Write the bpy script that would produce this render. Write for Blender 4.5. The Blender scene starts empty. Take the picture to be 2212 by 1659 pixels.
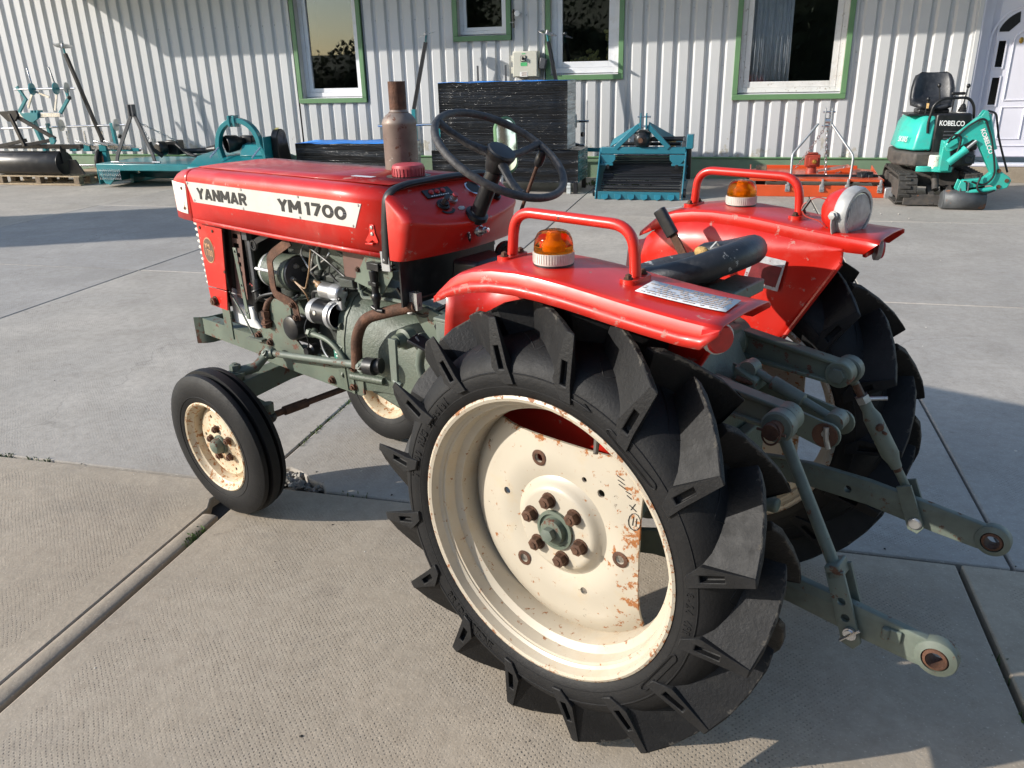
import bpy, bmesh, math, random
from mathutils import Vector, Matrix, Euler
R = math.radians
random.seed(7)
scene = bpy.context.scene
COL = scene.collection

# ------------------------------------------------------------------ camera
TH, RO = R(21.40), R(-1.39)
CAMH = 1.447
fw = Vector((0, math.cos(TH), -math.sin(TH))); upv = Vector((0, math.sin(TH), math.cos(TH))); rt = Vector((1, 0, 0))
cr_, sr_ = math.cos(RO), math.sin(RO)
c_r = cr_ * rt + sr_ * upv; c_u = -sr_ * rt + cr_ * upv
cam_d = bpy.data.cameras.new('camera'); cam = bpy.data.objects.new('camera', cam_d); COL.objects.link(cam)
cam.matrix_world = Matrix(((c_r.x, c_u.x, -fw.x, 0), (c_r.y, c_u.y, -fw.y, 0), (c_r.z, c_u.z, -fw.z, CAMH), (0, 0, 0, 1)))
cam_d.sensor_width = 36; cam_d.lens = 36 * 1739.5 / 2212; cam_d.clip_start = .05; cam_d.clip_end = 2000
scene.camera = cam

# ------------------------------------------------------------------ sky, sun, exposure
SUN_AZ, SUN_EL = R(11.0), R(23.0)         # shadows run towards +X, slightly away from the camera
world = bpy.data.worlds.new('World'); scene.world = world; world.use_nodes = True
wn = world.node_tree.nodes; wl = world.node_tree.links
for n in list(wn): wn.remove(n)
wo = wn.new('ShaderNodeOutputWorld'); wb = wn.new('ShaderNodeBackground'); sk = wn.new('ShaderNodeTexSky')
sk.sky_type = 'NISHITA'; sk.sun_disc = False; sk.sun_elevation = SUN_EL
to_sun = Vector((-math.cos(SUN_AZ) * math.cos(SUN_EL), -math.sin(SUN_AZ) * math.cos(SUN_EL), math.sin(SUN_EL)))
sk.sun_rotation = math.atan2(to_sun.x, to_sun.y)
sk.air_density = 1.0; sk.dust_density = .7; sk.ozone_density = 1.0
wb.inputs['Strength'].default_value = 0.15
wl.new(sk.outputs[0], wb.inputs['Color']); wl.new(wb.outputs[0], wo.inputs['Surface'])
sun_d = bpy.data.lights.new('sun', 'SUN'); sun_d.energy = 3.9; sun_d.angle = R(.6); sun_d.color = (1.0, .945, .865)
sun = bpy.data.objects.new('sun', sun_d); COL.objects.link(sun)
sun.rotation_euler = to_sun.to_track_quat('Z', 'Y').to_euler(); sun.location = (-6, -3, 6)
vs = scene.view_settings
vs.view_transform = 'Standard'; vs.look = 'None'; vs.gamma = 1; vs.use_curve_mapping = False; vs.exposure = 0.58
scene.cycles.max_bounces = 8; scene.cycles.transparent_max_bounces = 12; scene.cycles.sample_clamp_indirect = 6

# ------------------------------------------------------------------ materials
def _nodes(name):
    m = bpy.data.materials.new(name); m.use_nodes = True
    nt = m.node_tree
    return m, nt, nt.nodes['Principled BSDF'], nt.nodes['Material Output']
def N(nt, typ, **kw):
    n = nt.nodes.new(typ)
    for k, v in kw.items():
        if k.startswith('i_'):
            key = k[2:].replace('_', ' ')
            n.inputs[key].default_value = v
        else: setattr(n, k, v)
    return n
def lk(nt, a, b): nt.links.new(a, b)
def ramp(nt, src, p0, p1, c0=(0, 0, 0, 1), c1=(1, 1, 1, 1)):
    r = nt.nodes.new('ShaderNodeValToRGB'); e = r.color_ramp.elements
    e[0].position = p0; e[0].color = c0; e[1].position = p1; e[1].color = c1
    lk(nt, src, r.inputs[0]); return r.outputs[0]
def mixc(nt, fac, a, b, mode='MIX'):
    m = nt.nodes.new('ShaderNodeMix'); m.data_type = 'RGBA'; m.blend_type = mode
    for s, i in ((fac, 0), (a, 6), (b, 7)):
        if isinstance(s, (int, float)): m.inputs[i].default_value = s
        elif isinstance(s, (tuple, list)): m.inputs[i].default_value = (*s[:3], 1)
        else: lk(nt, s, m.inputs[i])
    return m.outputs[2]
def math_(nt, op, a, b=None, c=None):
    m = nt.nodes.new('ShaderNodeMath'); m.operation = op
    for i, s in enumerate((a, b, c)):
        if s is None: continue
        if isinstance(s, (int, float)): m.inputs[i].default_value = s
        else: lk(nt, s, m.inputs[i])
    return m.outputs[0]
def noise(nt, vec, scale, detail=4, rough=.55, dist=0):
    n = N(nt, 'ShaderNodeTexNoise'); n.inputs['Scale'].default_value = scale; n.inputs['Detail'].default_value = detail
    n.inputs['Roughness'].default_value = rough; n.inputs['Distortion'].default_value = dist
    if vec is not None: lk(nt, vec, n.inputs['Vector'])
    return n.outputs['Fac']
def P(name, col, rough=.5, metal=0., var=.15, vs=6., chips=None, rust=0., rs=14., rcol=(.16, .055, .02), rough_rust=.85,
      bump=0., bs=60., coat=0., dirt=0., dcol=(.25, .21, .16), spec=None, rvar=.1, zone=None):
    """painted or bare surface: tone variation, dirt film, chipped patches and rust"""
    m, nt, b, o = _nodes(name)
    tc = N(nt, 'ShaderNodeTexCoord'); v = tc.outputs['Object']
    n1 = noise(nt, v, vs, 5)
    lo = tuple(c * (1 - var) for c in col); hi = tuple(min(1, c * (1 + var)) for c in col)
    cc = mixc(nt, ramp(nt, n1, .3, .7), lo, hi)
    rr = math_(nt, 'MULTIPLY_ADD', noise(nt, v, vs * 3.1, 4), rvar * 2, rough - rvar)
    if dirt:
        d = ramp(nt, noise(nt, v, vs * 1.7, 8, .68), .62 - dirt * .3, .8)
        d = math_(nt, 'MULTIPLY', d, .55)
        cc = mixc(nt, d, cc, dcol); rr = math_(nt, 'ADD', rr, math_(nt, 'MULTIPLY', d, .35))
    if chips:
        amt, ccol, cs = chips
        d = ramp(nt, noise(nt, v, cs, 9, .72), .66 - amt * .22, .69 - amt * .22)
        cc = mixc(nt, d, cc, ccol); rr = math_(nt, 'ADD', rr, math_(nt, 'MULTIPLY', d, .3))
    mt = None
    if rust:
        nn = noise(nt, v, rs, 10, .7)
        if zone:     # places where the rust gathers: ('r', r0, r1, gain) from the wheel axis, ('x', x0, x1, gain) along x
            for (kind, q0, q1, gain) in zone:
                sp = N(nt, 'ShaderNodeSeparateXYZ'); lk(nt, v, sp.inputs[0])
                if kind == 'r': w_ = math_(nt, 'SQRT', math_(nt, 'ADD', math_(nt, 'MULTIPLY', sp.outputs[0], sp.outputs[0]), math_(nt, 'MULTIPLY', sp.outputs[2], sp.outputs[2])))
                else: w_ = sp.outputs['xyz'.index(kind)]
                mr = N(nt, 'ShaderNodeMapRange'); mr.inputs[1].default_value = q0; mr.inputs[2].default_value = q1; mr.inputs[3].default_value = 0; mr.inputs[4].default_value = gain; lk(nt, w_, mr.inputs[0])
                nn = math_(nt, 'ADD', nn, mr.outputs[0])
        d = ramp(nt, nn, .70 - rust * .34, .735 - rust * .34)
        rc = mixc(nt, noise(nt, v, rs * 5, 3), tuple(c * .5 for c in rcol), tuple(min(1, c * 1.9) for c in rcol))
        cc = mixc(nt, d, cc, rc)
        rr = math_(nt, 'MULTIPLY_ADD', d, rough_rust - rough, rr)
        if metal:
            mt = math_(nt, 'MULTIPLY', math_(nt, 'SUBTRACT', 1.0, d), metal)
    lk(nt, cc, b.inputs['Base Color']); lk(nt, rr, b.inputs['Roughness'])
    if mt is not None: lk(nt, mt, b.inputs['Metallic'])
    else: b.inputs['Metallic'].default_value = metal
    if coat: b.inputs['Coat Weight'].default_value = coat; b.inputs['Coat Roughness'].default_value = .12
    if spec is not None: b.inputs['Specular IOR Level'].default_value = spec
    if bump:
        bp = N(nt, 'ShaderNodeBump'); bp.inputs['Strength'].default_value = bump; bp.inputs['Distance'].default_value = .004
        lk(nt, noise(nt, v, bs, 6, .6), bp.inputs['Height']); lk(nt, bp.outputs[0], b.inputs['Normal'])
    return m
M = {}
M['red'] = P('red_paint', (.53, .014, .006), .36, var=.18, vs=4, chips=(.18, (.42, .17, .14), 30), coat=.18, dirt=.32, dcol=(.46, .10, .075), rvar=.14)
M['red_worn'] = P('chipped_red_edge', (.50, .016, .008), .40, var=.16, vs=9, chips=(.36, (.40, .15, .12), 60), coat=.1, dirt=.3, dcol=(.42, .15, .12))
M['red_top'] = P('faded_red_paint', (.46, .016, .008), .36, var=.15, vs=5, chips=(.33, (.46, .17, .14), 13), coat=.25, dirt=.45, dcol=(.42, .17, .13))
M['red_tube'] = P('red_tube_paint', (.53, .018, .008), .34, var=.1, chips=(.12, (.12, .03, .02), 40), coat=.2)
M['red_plastic'] = P('red_cap_plastic', (.42, .05, .06), .5, var=.12, vs=20, dirt=.3, dcol=(.5, .2, .18))
M['plate'] = P('plate_aluminium', (.56, .55, .51), .42, metal=.15, var=.08, vs=9, dirt=.3, dcol=(.42, .33, .22), chips=(.12, (.35, .28, .2), 18))
M['black_print'] = P('black_print', (.012, .012, .012), .5, var=.2, vs=30)
M['white_print'] = P('white_print', (.8, .8, .78), .5, var=.05)
M['gold_print'] = P('gold_print', (.55, .30, .16), .45, var=.1, vs=40)
M['badge'] = P('badge_brown', (.13, .075, .05), .5, var=.2, vs=40)
M['green'] = P('grey_green_paint', (.108, .132, .098), .5, var=.2, vs=7, dirt=.5, dcol=(.10, .09, .07), rust=.16, rs=22)
M['green_cast'] = P('grey_green_casting', (.100, .124, .094), .48, var=.22, vs=6, dirt=.5, dcol=(.09, .085, .065), bump=.5, bs=120)
M['green_rusty'] = P('chipped_green_paint', (.115, .142, .108), .5, var=.2, vs=8, dirt=.4, dcol=(.12, .10, .07), rust=.36, rs=26, rcol=(.10, .042, .026))
M['link'] = P('link_green_paint', (.125, .150, .122), .5, var=.25, vs=12, dirt=.6, dcol=(.085, .078, .062), rust=.30, rs=34, rcol=(.10, .05, .03))
M['cream'] = P('cream_wheel_paint', (.74, .63, .45), .38, var=.06, vs=7, rust=.30, rs=20, rcol=(.22, .08, .025), coat=.15, dirt=.25, dcol=(.45, .30, .15), chips=(.05, (.05, .03, .02), 30))
M['cream_rim'] = P('cream_rim_paint', (.47, .415, .325), .38, var=.07, vs=7, rust=.22, rs=55, rcol=(.22, .09, .035), coat=.15, dirt=.40, dcol=(.46, .32, .17), zone=[('r', .312, .329, .125), ('r', .30, .277, .02)])
M['cream_disc'] = P('cream_disc_paint', (.47, .42, .335), .36, var=.05, vs=7, rust=.22, rs=44, rcol=(.26, .10, .03), coat=.2, dirt=.2, dcol=(.5, .36, .18), chips=(.0, (.05, .03, .02), 26), zone=[('x', -.10, -.197, .115), ('z', .185, .203, .10), ('z', -.2, -.28, .06)])
M['cream_rusty'] = P('rusted_cream_paint', (.60, .52, .38), .45, var=.1, vs=12, rust=.44, rs=60, rcol=(.30, .13, .045), dirt=.75, dcol=(.50, .31, .13))
M['white_rusty'] = P('worn_white_paint', (.70, .68, .60), .5, var=.06, vs=9, rust=.3, rs=26, rcol=(.25, .10, .04), dirt=.3, dcol=(.5, .42, .3))
M['rubber'] = P('tyre_rubber', (.0075, .0075, .0080), .62, var=.3, vs=12, dirt=.3, dcol=(.018, .0175, .017), bump=.25, bs=160, spec=.32)
M['lug'] = P('lug_rubber', (.0080, .0080, .0085), .60, var=.3, vs=14, dirt=.35, dcol=(.020, .0195, .018), bump=.3, bs=140, spec=.34, rust=.12, rs=60, rcol=(.050, .046, .040), zone=[('r', .490, .503, .17)])
M['rubber_line'] = P('raised_rubber', (.022, .022, .022), .6, var=.3, vs=30)
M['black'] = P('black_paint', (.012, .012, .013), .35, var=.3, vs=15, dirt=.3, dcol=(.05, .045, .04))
M['black_matt'] = P('black_rubber_trim', (.014, .014, .015), .45, var=.3, vs=20, dirt=.4, dcol=(.06, .055, .05))
M['wheel_rubber'] = P('worn_steering_rubber', (.022, .022, .024), .55, var=.4, vs=30, dirt=.75, dcol=(.16, .155, .15), bump=.4, bs=200)
M['rust'] = P('rusted_steel', (.11, .05, .028), .75, metal=.2, var=.45, vs=25, dirt=.6, dcol=(.04, .03, .025), bump=.6, bs=180)
M['rust_bolt'] = P('rusted_bolt', (.095, .046, .026), .7, metal=.25, var=.4, vs=60, bump=.5, bs=220)
M['exhaust'] = P('weathered_exhaust', (.21, .168, .142), .55, metal=.35, var=.25, vs=12, rust=.35, rs=30, rcol=(.10, .04, .025), dirt=.5, dcol=(.16, .10, .075), chips=(.1, (.55, .53, .5), 18))
M['steel'] = P('bare_steel', (.45, .45, .44), .38, metal=.8, var=.2, vs=20, dirt=.4, dcol=(.12, .10, .08))
M['alu'] = P('cast_aluminium', (.55, .56, .57), .38, metal=.6, var=.12, vs=25)
M['zinc'] = P('zinc_plated', (.55, .56, .58), .28, metal=.9, var=.15, vs=25)
M['chrome'] = P('chrome_bar', (.72, .73, .76), .14, metal=1., var=.05, vs=8)
M['galv'] = P('galvanised_steel', (.40, .41, .42), .45, metal=.6, var=.2, vs=18)
M['lampshell'] = P('lamp_shell_grey', (.42, .42, .41), .5, metal=.25, var=.2, vs=24, dirt=.4, dcol=(.2, .19, .18))
M['beacon_base'] = P('beacon_base_plastic', (.60, .56, .50), .55, var=.12, vs=40, dirt=.45, dcol=(.3, .26, .2))
M['seat_vinyl'] = P('seat_vinyl', (.020, .022, .026), .42, var=.35, vs=16, chips=(.0, (.4, .4, .38), 14), dirt=.3, dcol=(.09, .09, .09), bump=.25, bs=90)
M['seat_worn'] = P('worn_seat_vinyl', (.045, .048, .052), .6, var=.4, vs=18, chips=(.45, (.42, .42, .40), 16), bump=.4, bs=80)
M['foam'] = P('yellow_foam', (.42, .27, .10), .95, var=.4, vs=60, bump=1., bs=120)
M['wire'] = P('tan_wire', (.30, .18, .09), .5, var=.3, vs=40)
M['wire_red'] = P('red_wire', (.5, .06, .04), .5)
M['wire_black'] = P('black_wire', (.012, .012, .012), .45)
M['white_plastic'] = P('white_canister', (.72, .73, .72), .4, var=.05, dirt=.3, dcol=(.4, .35, .3))
M['brown_panel'] = P('brown_primer_panel', (.13, .065, .05), .55, var=.25, vs=10, dirt=.5, dcol=(.06, .045, .04))
M['label'] = P('paper_label', (.60, .62, .64), .45, var=.08, vs=20, chips=(.1, (.5, .02, .02), 40))
M['print_dots'] = P('faded_print', (.30, .22, .17), .6, var=.4, vs=60)
M['green_plate'] = P('green_data_plate', (.05, .22, .16), .45, var=.3, vs=60)
M['wall'] = P('white_coated_steel', (.55, .555, .555), .42, var=.05, vs=1.3, dirt=.2, dcol=(.55, .54, .5), rust=.12, rs=3.5, rcol=(.36, .34, .29), rough_rust=.6, zone=[('z', .75, .28, .15)])
M['plinth'] = P('green_plinth', (.16, .24, .15), .6, var=.15, vs=3, dirt=.5, dcol=(.20, .20, .15))
M['trim'] = P('green_trim', (.125, .245, .115), .42, var=.1, vs=2.5, dirt=.2, dcol=(.2, .25, .17))
M['pvc'] = P('white_pvc', (.76, .765, .79), .35, var=.05, vs=4, dirt=.2, dcol=(.55, .5, .42))
M['pvc_worn'] = P('peeling_white_wood', (.72, .71, .69), .5, var=.06, vs=5, chips=(.3, (.38, .33, .28), 20), dirt=.4, dcol=(.45, .4, .33))
M['reveal'] = P('grey_reveal', (.50, .49, .46), .55, var=.08, vs=4, dirt=.35, dcol=(.3, .27, .22))
M['door'] = P('white_door', (.74, .73, .80), .35, var=.04, vs=3)
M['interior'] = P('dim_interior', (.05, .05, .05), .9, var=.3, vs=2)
M['curtain'] = P('net_curtain', (.80, .81, .83), .85, var=.06, vs=10)
M['teal'] = P('teal_paint', (.012, .19, .215), .34, var=.12, vs=6, coat=.25, dirt=.12, dcol=(.1, .2, .2))
M['teal_blue'] = P('blue_teal_paint', (.016, .150, .205), .38, var=.12, vs=6, coat=.2, dirt=.12, dcol=(.1, .18, .2))
M['block_dark'] = P('shaded_oily_casting', (.035, .042, .034), .6, var=.35, vs=14, dirt=.6, dcol=(.02, .018, .016), bump=.5, bs=100)  # grimy casting, with the engine bay's shade also put into its dark colour
M['teal_lt'] = P('mint_teal_paint', (.03, .42, .345), .36, var=.1, vs=5, coat=.2, rust=.22, rs=16, dirt=.45, dcol=(.12, .26, .22))
M['orange'] = P('orange_paint', (.56, .075, .018), .36, var=.1, vs=5, coat=.2, dirt=.15, dcol=(.4, .15, .08))
M['redbox'] = P('red_gearbox_paint', (.33, .05, .03), .45, var=.15, vs=14)
M['dkgrey'] = P('dark_grey_paint', (.065, .068, .075), .42, var=.15, vs=8)
M['blacksteel'] = P('black_steel', (.016, .016, .018), .36, metal=.2, var=.3, vs=6)
M['rollersteel'] = P('roller_steel', (.045, .043, .042), .36, metal=.35, var=.25, vs=5, dirt=.3, dcol=(.12, .11, .1))
M['track'] = P('dusty_track_rubber', (.035, .033, .030), .8, var=.35, vs=18, dirt=.6, dcol=(.13, .12, .10))
M['muddy'] = P('muddy_steel', (.055, .05, .046), .65, var=.4, vs=12, dirt=.6, dcol=(.15, .12, .09), rust=.2)
M['bucket'] = P('worn_bucket_steel', (.085, .09, .095), .55, metal=.3, var=.25, vs=10, rust=.3, rs=9, rcol=(.14, .06, .03))
M['blue_sheet'] = P('blue_sheet', (.03, .24, .75), .5, var=.2, vs=6)
M['pallet'] = P('pallet_wood', (.40, .31, .20), .8, var=.25, vs=20, dirt=.4, dcol=(.22, .17, .11), bump=.4, bs=60)
M['wood'] = P('old_wood', (.20, .15, .10), .8, var=.35, vs=25, bump=.4, bs=80)
M['boxgrey'] = P('switch_box', (.55, .54, .46), .45, var=.06, vs=5, dirt=.25, dcol=(.4, .36, .28))
M['greenlabel'] = P('green_sticker', (.08, .45, .16), .5)
M['brass'] = P('brass', (.45, .28, .06), .4, metal=.7, var=.2, vs=30)
M['cactus'] = P('yellowish_cactus', (.33, .30, .10), .8, var=.35, vs=14, bump=.8, bs=60)
M['terracotta'] = P('terracotta', (.35, .12, .06), .8)
M['stone'] = P('grey_stone', (.30, .28, .25), .85, var=.4, vs=30, bump=.6, bs=80)
M['chipstone'] = P('pale_chippings', (.52, .49, .43), .85, var=.4, vs=10)
M['dirt'] = P('joint_dirt', (.030, .027, .023), .95, var=.5, vs=20, bump=.8, bs=60)
M['weed'] = P('weed_leaf', (.07, .12, .03), .7, var=.4, vs=30)
M['leaf'] = P('leaf', (.045, .06, .025), .8, var=.5, vs=2)
M['bark'] = P('bark', (.09, .07, .05), .9, var=.4, vs=8, bump=.8, bs=20)
M['roof'] = P('roof_sheet', (.10, .17, .09), .5, var=.15, vs=2)
M['silver_edge'] = P('silver_label', (.5, .5, .52), .4, metal=.3, chips=(.35, (.2, .02, .03), 70), var=.2, vs=60)
M['dkred_print'] = P('dark_red_print', (.17, .015, .02), .45, var=.3, vs=40)

def glassy(name, col, ior=1.45, rough=.03, trans=1.0):
    m, nt, b, o = _nodes(name)
    b.inputs['Base Color'].default_value = (*col, 1); b.inputs['Roughness'].default_value = rough
    b.inputs['Transmission Weight'].default_value = trans; b.inputs['IOR'].default_value = ior
    return m
M['amber'] = glassy('amber_lens', (1.0, .52, .09), 1.2, .05)
M['amber_core'] = P('beacon_bulb_holder', (.75, .48, .20), .4, var=.2, vs=60)
M['red_lens'] = P('red_lens', (.40, .010, .010), .35, coat=.1, var=.2, vs=50)
M['lens'] = P('ribbed_lamp_glass', (.50, .52, .53), .16, metal=.35, var=.15, vs=40, rvar=.05)
def pane(name, tint, refl=.09):
    m, nt, b, o = _nodes(name)
    nt.nodes.remove(b)
    t = N(nt, 'ShaderNodeBsdfTransparent'); t.inputs[0].default_value = (*tint, 1)
    g = N(nt, 'ShaderNodeBsdfGlossy'); g.inputs['Roughness'].default_value = .015; g.inputs[0].default_value = (.9, .93, .95, 1)
    fr = N(nt, 'ShaderNodeFresnel'); fr.inputs[0].default_value = 1.5
    f = math_(nt, 'ADD', fr.outputs[0], refl)
    mx = N(nt, 'ShaderNodeMixShader'); lk(nt, f, mx.inputs[0]); lk(nt, t.outputs[0], mx.inputs[1]); lk(nt, g.outputs[0], mx.inputs[2])
    lk(nt, mx.outputs[0], o.inputs['Surface']); return m
M['pane'] = pane('window_glass', (.85, .87, .88), .045)
def mirror_mat():
    m, nt, b, o = _nodes('mirror_glass')
    b.inputs['Base Color'].default_value = (.85, .87, .88, 1); b.inputs['Metallic'].default_value = 1; b.inputs['Roughness'].default_value = .03
    return m
M['mirror'] = mirror_mat()
def wrap_mat(name, col, stripes=95., alpha_tint=None):
    m, nt, b, o = _nodes(name)
    tc = N(nt, 'ShaderNodeTexCoord'); v = tc.outputs['Object']
    mp = N(nt, 'ShaderNodeMapping'); mp.inputs['Scale'].default_value = (1.2, 1.2, stripes * .45); mp.inputs['Rotation'].default_value = (0.03, .02, 0)
    lk(nt, v, mp.inputs[0])
    n = noise(nt, mp.outputs[0], 1.0, 6, .62, .4)
    cc = mixc(nt, ramp(nt, n, .35, .7), tuple(c * .5 for c in col), tuple(min(1, c * 1.8) for c in col)); lk(nt, cc, b.inputs['Base Color'])
    b.inputs['Roughness'].default_value = .22
    bp = N(nt, 'ShaderNodeBump'); bp.inputs['Strength'].default_value = .9; bp.inputs['Distance'].default_value = .012
    lk(nt, n, bp.inputs['Height']); lk(nt, bp.outputs[0], b.inputs['Normal']); return m
M['wrap'] = wrap_mat('black_stretch_film', (.0032, .0032, .004))
M['wrap_clear'] = wrap_mat('clear_stretch_film', (.42, .44, .43), 60)
M['wrap_teal'] = wrap_mat('film_over_teal', (.10, .20, .20), 120)

def concrete(name, dimples, tone=1.0, tint=(.435, .365, .278)):
    m, nt, b, o = _nodes(name)
    tc = N(nt, 'ShaderNodeTexCoord'); v = tc.outputs['Object']; g = tc.outputs['Generated']
    base = tuple(c * tone for c in tint)
    big = noise(nt, v, .9, 6, .6, .5); mid = noise(nt, v, 5., 7, .62); fine = noise(nt, v, 90., 3)
    oi = N(nt, 'ShaderNodeObjectInfo')
    mot = noise(nt, v, 22., 7, .7)
    cc = mixc(nt, ramp(nt, big, .30, .70), tuple(c * .72 for c in base), tuple(c * 1.18 for c in base))
    cc = mixc(nt, math_(nt, 'MULTIPLY', ramp(nt, noise(nt, v, .35, 4, .6, .8), .45, .62), .5), cc, (base[0] * .82, base[1] * .84, base[2] * .88))
    cc = mixc(nt, math_(nt, 'MULTIPLY', ramp(nt, mid, .45, .8), .45), cc, (base[0] * .72, base[1] * .70, base[2] * .68))
    cc = mixc(nt, math_(nt, 'MULTIPLY', ramp(nt, noise(nt, v, 1.6, 6, .72, 1.4), .54, .74), .55), cc, (.22, .19, .155))      # old stains
    cc = mixc(nt, math_(nt, 'MULTIPLY', ramp(nt, noise(nt, v, 11., 4, .6), .69, .76), .6), cc, (.12, .105, .09))         # spots
    cc = mixc(nt, math_(nt, 'MULTIPLY', ramp(nt, fine, .3, .8), .25), cc, tuple(c * 1.25 for c in base))
    cc = mixc(nt, 1.0, cc, mixc(nt, oi.outputs['Random'], (.88, .90, .94), (1.08, 1.06, 1.02)), 'MULTIPLY')
    cc = mixc(nt, math_(nt, 'MULTIPLY', ramp(nt, mot, .42, .66), .45), cc, (base[0] * .62, base[1] * .60, base[2] * .58))      # fine grime
    cc = mixc(nt, math_(nt, 'MULTIPLY', ramp(nt, noise(nt, v, 130., 4, .6), .60, .70), .6), cc, tuple(min(1, c * 1.5) for c in base))      # pale grit
    mpc = N(nt, 'ShaderNodeMapping'); mpc.inputs['Scale'].default_value = (.45, .45, .45); lk(nt, v, mpc.inputs[0])
    wz = N(nt, 'ShaderNodeTexNoise'); wz.inputs['Scale'].default_value = 2.2; wz.inputs['Detail'].default_value = 5; lk(nt, v, wz.inputs['Vector'])
    wv = N(nt, 'ShaderNodeVectorMath'); wv.operation = 'MULTIPLY_ADD'; wv.inputs[1].default_value = (.35, .35, 0); lk(nt, wz.outputs['Color'], wv.inputs[0]); lk(nt, mpc.outputs[0], wv.inputs[2])
    vo = N(nt, 'ShaderNodeTexVoronoi'); vo.feature = 'DISTANCE_TO_EDGE'; vo.inputs['Scale'].default_value = .9; lk(nt, wv.outputs[0], vo.inputs['Vector'])
    ck = ramp(nt, vo.outputs['Distance'], .0005, .0028, (1, 1, 1, 1), (0, 0, 0, 1))
    ck = math_(nt, 'MULTIPLY', ck, ramp(nt, noise(nt, v, .8, 2), .50, .58))
    cc = mixc(nt, math_(nt, 'MULTIPLY', ck, .0 if dimples > .5 else .30), cc, (.12, .105, .09))       # hair cracks
    h = math_(nt, 'MULTIPLY', fine, .25); h = math_(nt, 'ADD', h, math_(nt, 'MULTIPLY', mid, .5)); h = math_(nt, 'ADD', h, math_(nt, 'MULTIPLY', mot, .35))
    if dimples:
        mp = N(nt, 'ShaderNodeMapping'); mp.inputs['Rotation'].default_value = (0, 0, R(45)); lk(nt, v, mp.inputs[0])
        nz = N(nt, 'ShaderNodeTexNoise'); nz.inputs['Scale'].default_value = 3.0; nz.inputs['Detail'].default_value = 2; lk(nt, v, nz.inputs['Vector'])
        off = N(nt, 'ShaderNodeVectorMath'); off.operation = 'SCALE'; off.inputs['Scale'].default_value = .030; lk(nt, nz.outputs['Color'], off.inputs[0])
        ad = N(nt, 'ShaderNodeVectorMath'); ad.operation = 'ADD'; lk(nt, mp.outputs[0], ad.inputs[0])
        n2 = N(nt, 'ShaderNodeTexNoise'); n2.inputs['Scale'].default_value = 45.0; n2.inputs['Detail'].default_value = 2; lk(nt, v, n2.inputs['Vector'])
        o2 = N(nt, 'ShaderNodeVectorMath'); o2.operation = 'SCALE'; o2.inputs['Scale'].default_value = .0075; lk(nt, n2.outputs['Color'], o2.inputs[0])
        o3 = N(nt, 'ShaderNodeVectorMath'); o3.operation = 'ADD'; lk(nt, off.outputs[0], o3.inputs[0]); lk(nt, o2.outputs[0], o3.inputs[1]); lk(nt, o3.outputs[0], ad.inputs[1])
        sp = N(nt, 'ShaderNodeSeparateXYZ'); lk(nt, ad.outputs[0], sp.inputs[0])
        k = 2 * math.pi / .0108
        sx = math_(nt, 'SINE', math_(nt, 'MULTIPLY', sp.outputs[0], k)); sy = math_(nt, 'SINE', math_(nt, 'MULTIPLY', sp.outputs[1], k))
        d = math_(nt, 'MULTIPLY', math_(nt, 'MULTIPLY_ADD', sx, .5, .5), math_(nt, 'MULTIPLY_ADD', sy, .5, .5))
        d = ramp(nt, d, .50, .80)
        wear = ramp(nt, noise(nt, v, 2.6, 7, .68), .40, .60)
        jit = ramp(nt, noise(nt, v, 55., 3), .34, .60)
        sg = N(nt, 'ShaderNodeSeparateXYZ'); lk(nt, g, sg.inputs[0])
        ex = ramp(nt, math_(nt, 'ABSOLUTE', math_(nt, 'SUBTRACT', sg.outputs[0], .5)), .462, .468, (1, 1, 1, 1), (0, 0, 0, 1))
        ey = ramp(nt, math_(nt, 'ABSOLUTE', math_(nt, 'SUBTRACT', sg.outputs[1], .5)), .474, .480, (1, 1, 1, 1), (0, 0, 0, 1))
        d = math_(nt, 'MULTIPLY', math_(nt, 'MULTIPLY', d, jit), math_(nt, 'MULTIPLY', math_(nt, 'MULTIPLY', wear, ex), ey))
        h = math_(nt, 'SUBTRACT', h, math_(nt, 'MULTIPLY', d, dimples * .55))
        cc = mixc(nt, math_(nt, 'MULTIPLY', d, .75), cc, (.12, .105, .09))     # darker colour in the dimples
    lk(nt, cc, b.inputs['Base Color']); b.inputs['Roughness'].default_value = .86
    bp = N(nt, 'ShaderNodeBump'); bp.inputs['Strength'].default_value = .8; bp.inputs['Distance'].default_value = .005
    lk(nt, h, bp.inputs['Height']); lk(nt, bp.outputs[0], b.inputs['Normal']); return m
M['slab'] = concrete('dimpled_concrete', 1.0)
M['slab_far'] = concrete('worn_concrete', .35, 1.0, (.425, .387, .336))
M['edge_strip'] = concrete('smooth_concrete_edge', 0, .80)
M['ground'] = concrete('yard_ground', 0, .9)

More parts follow.
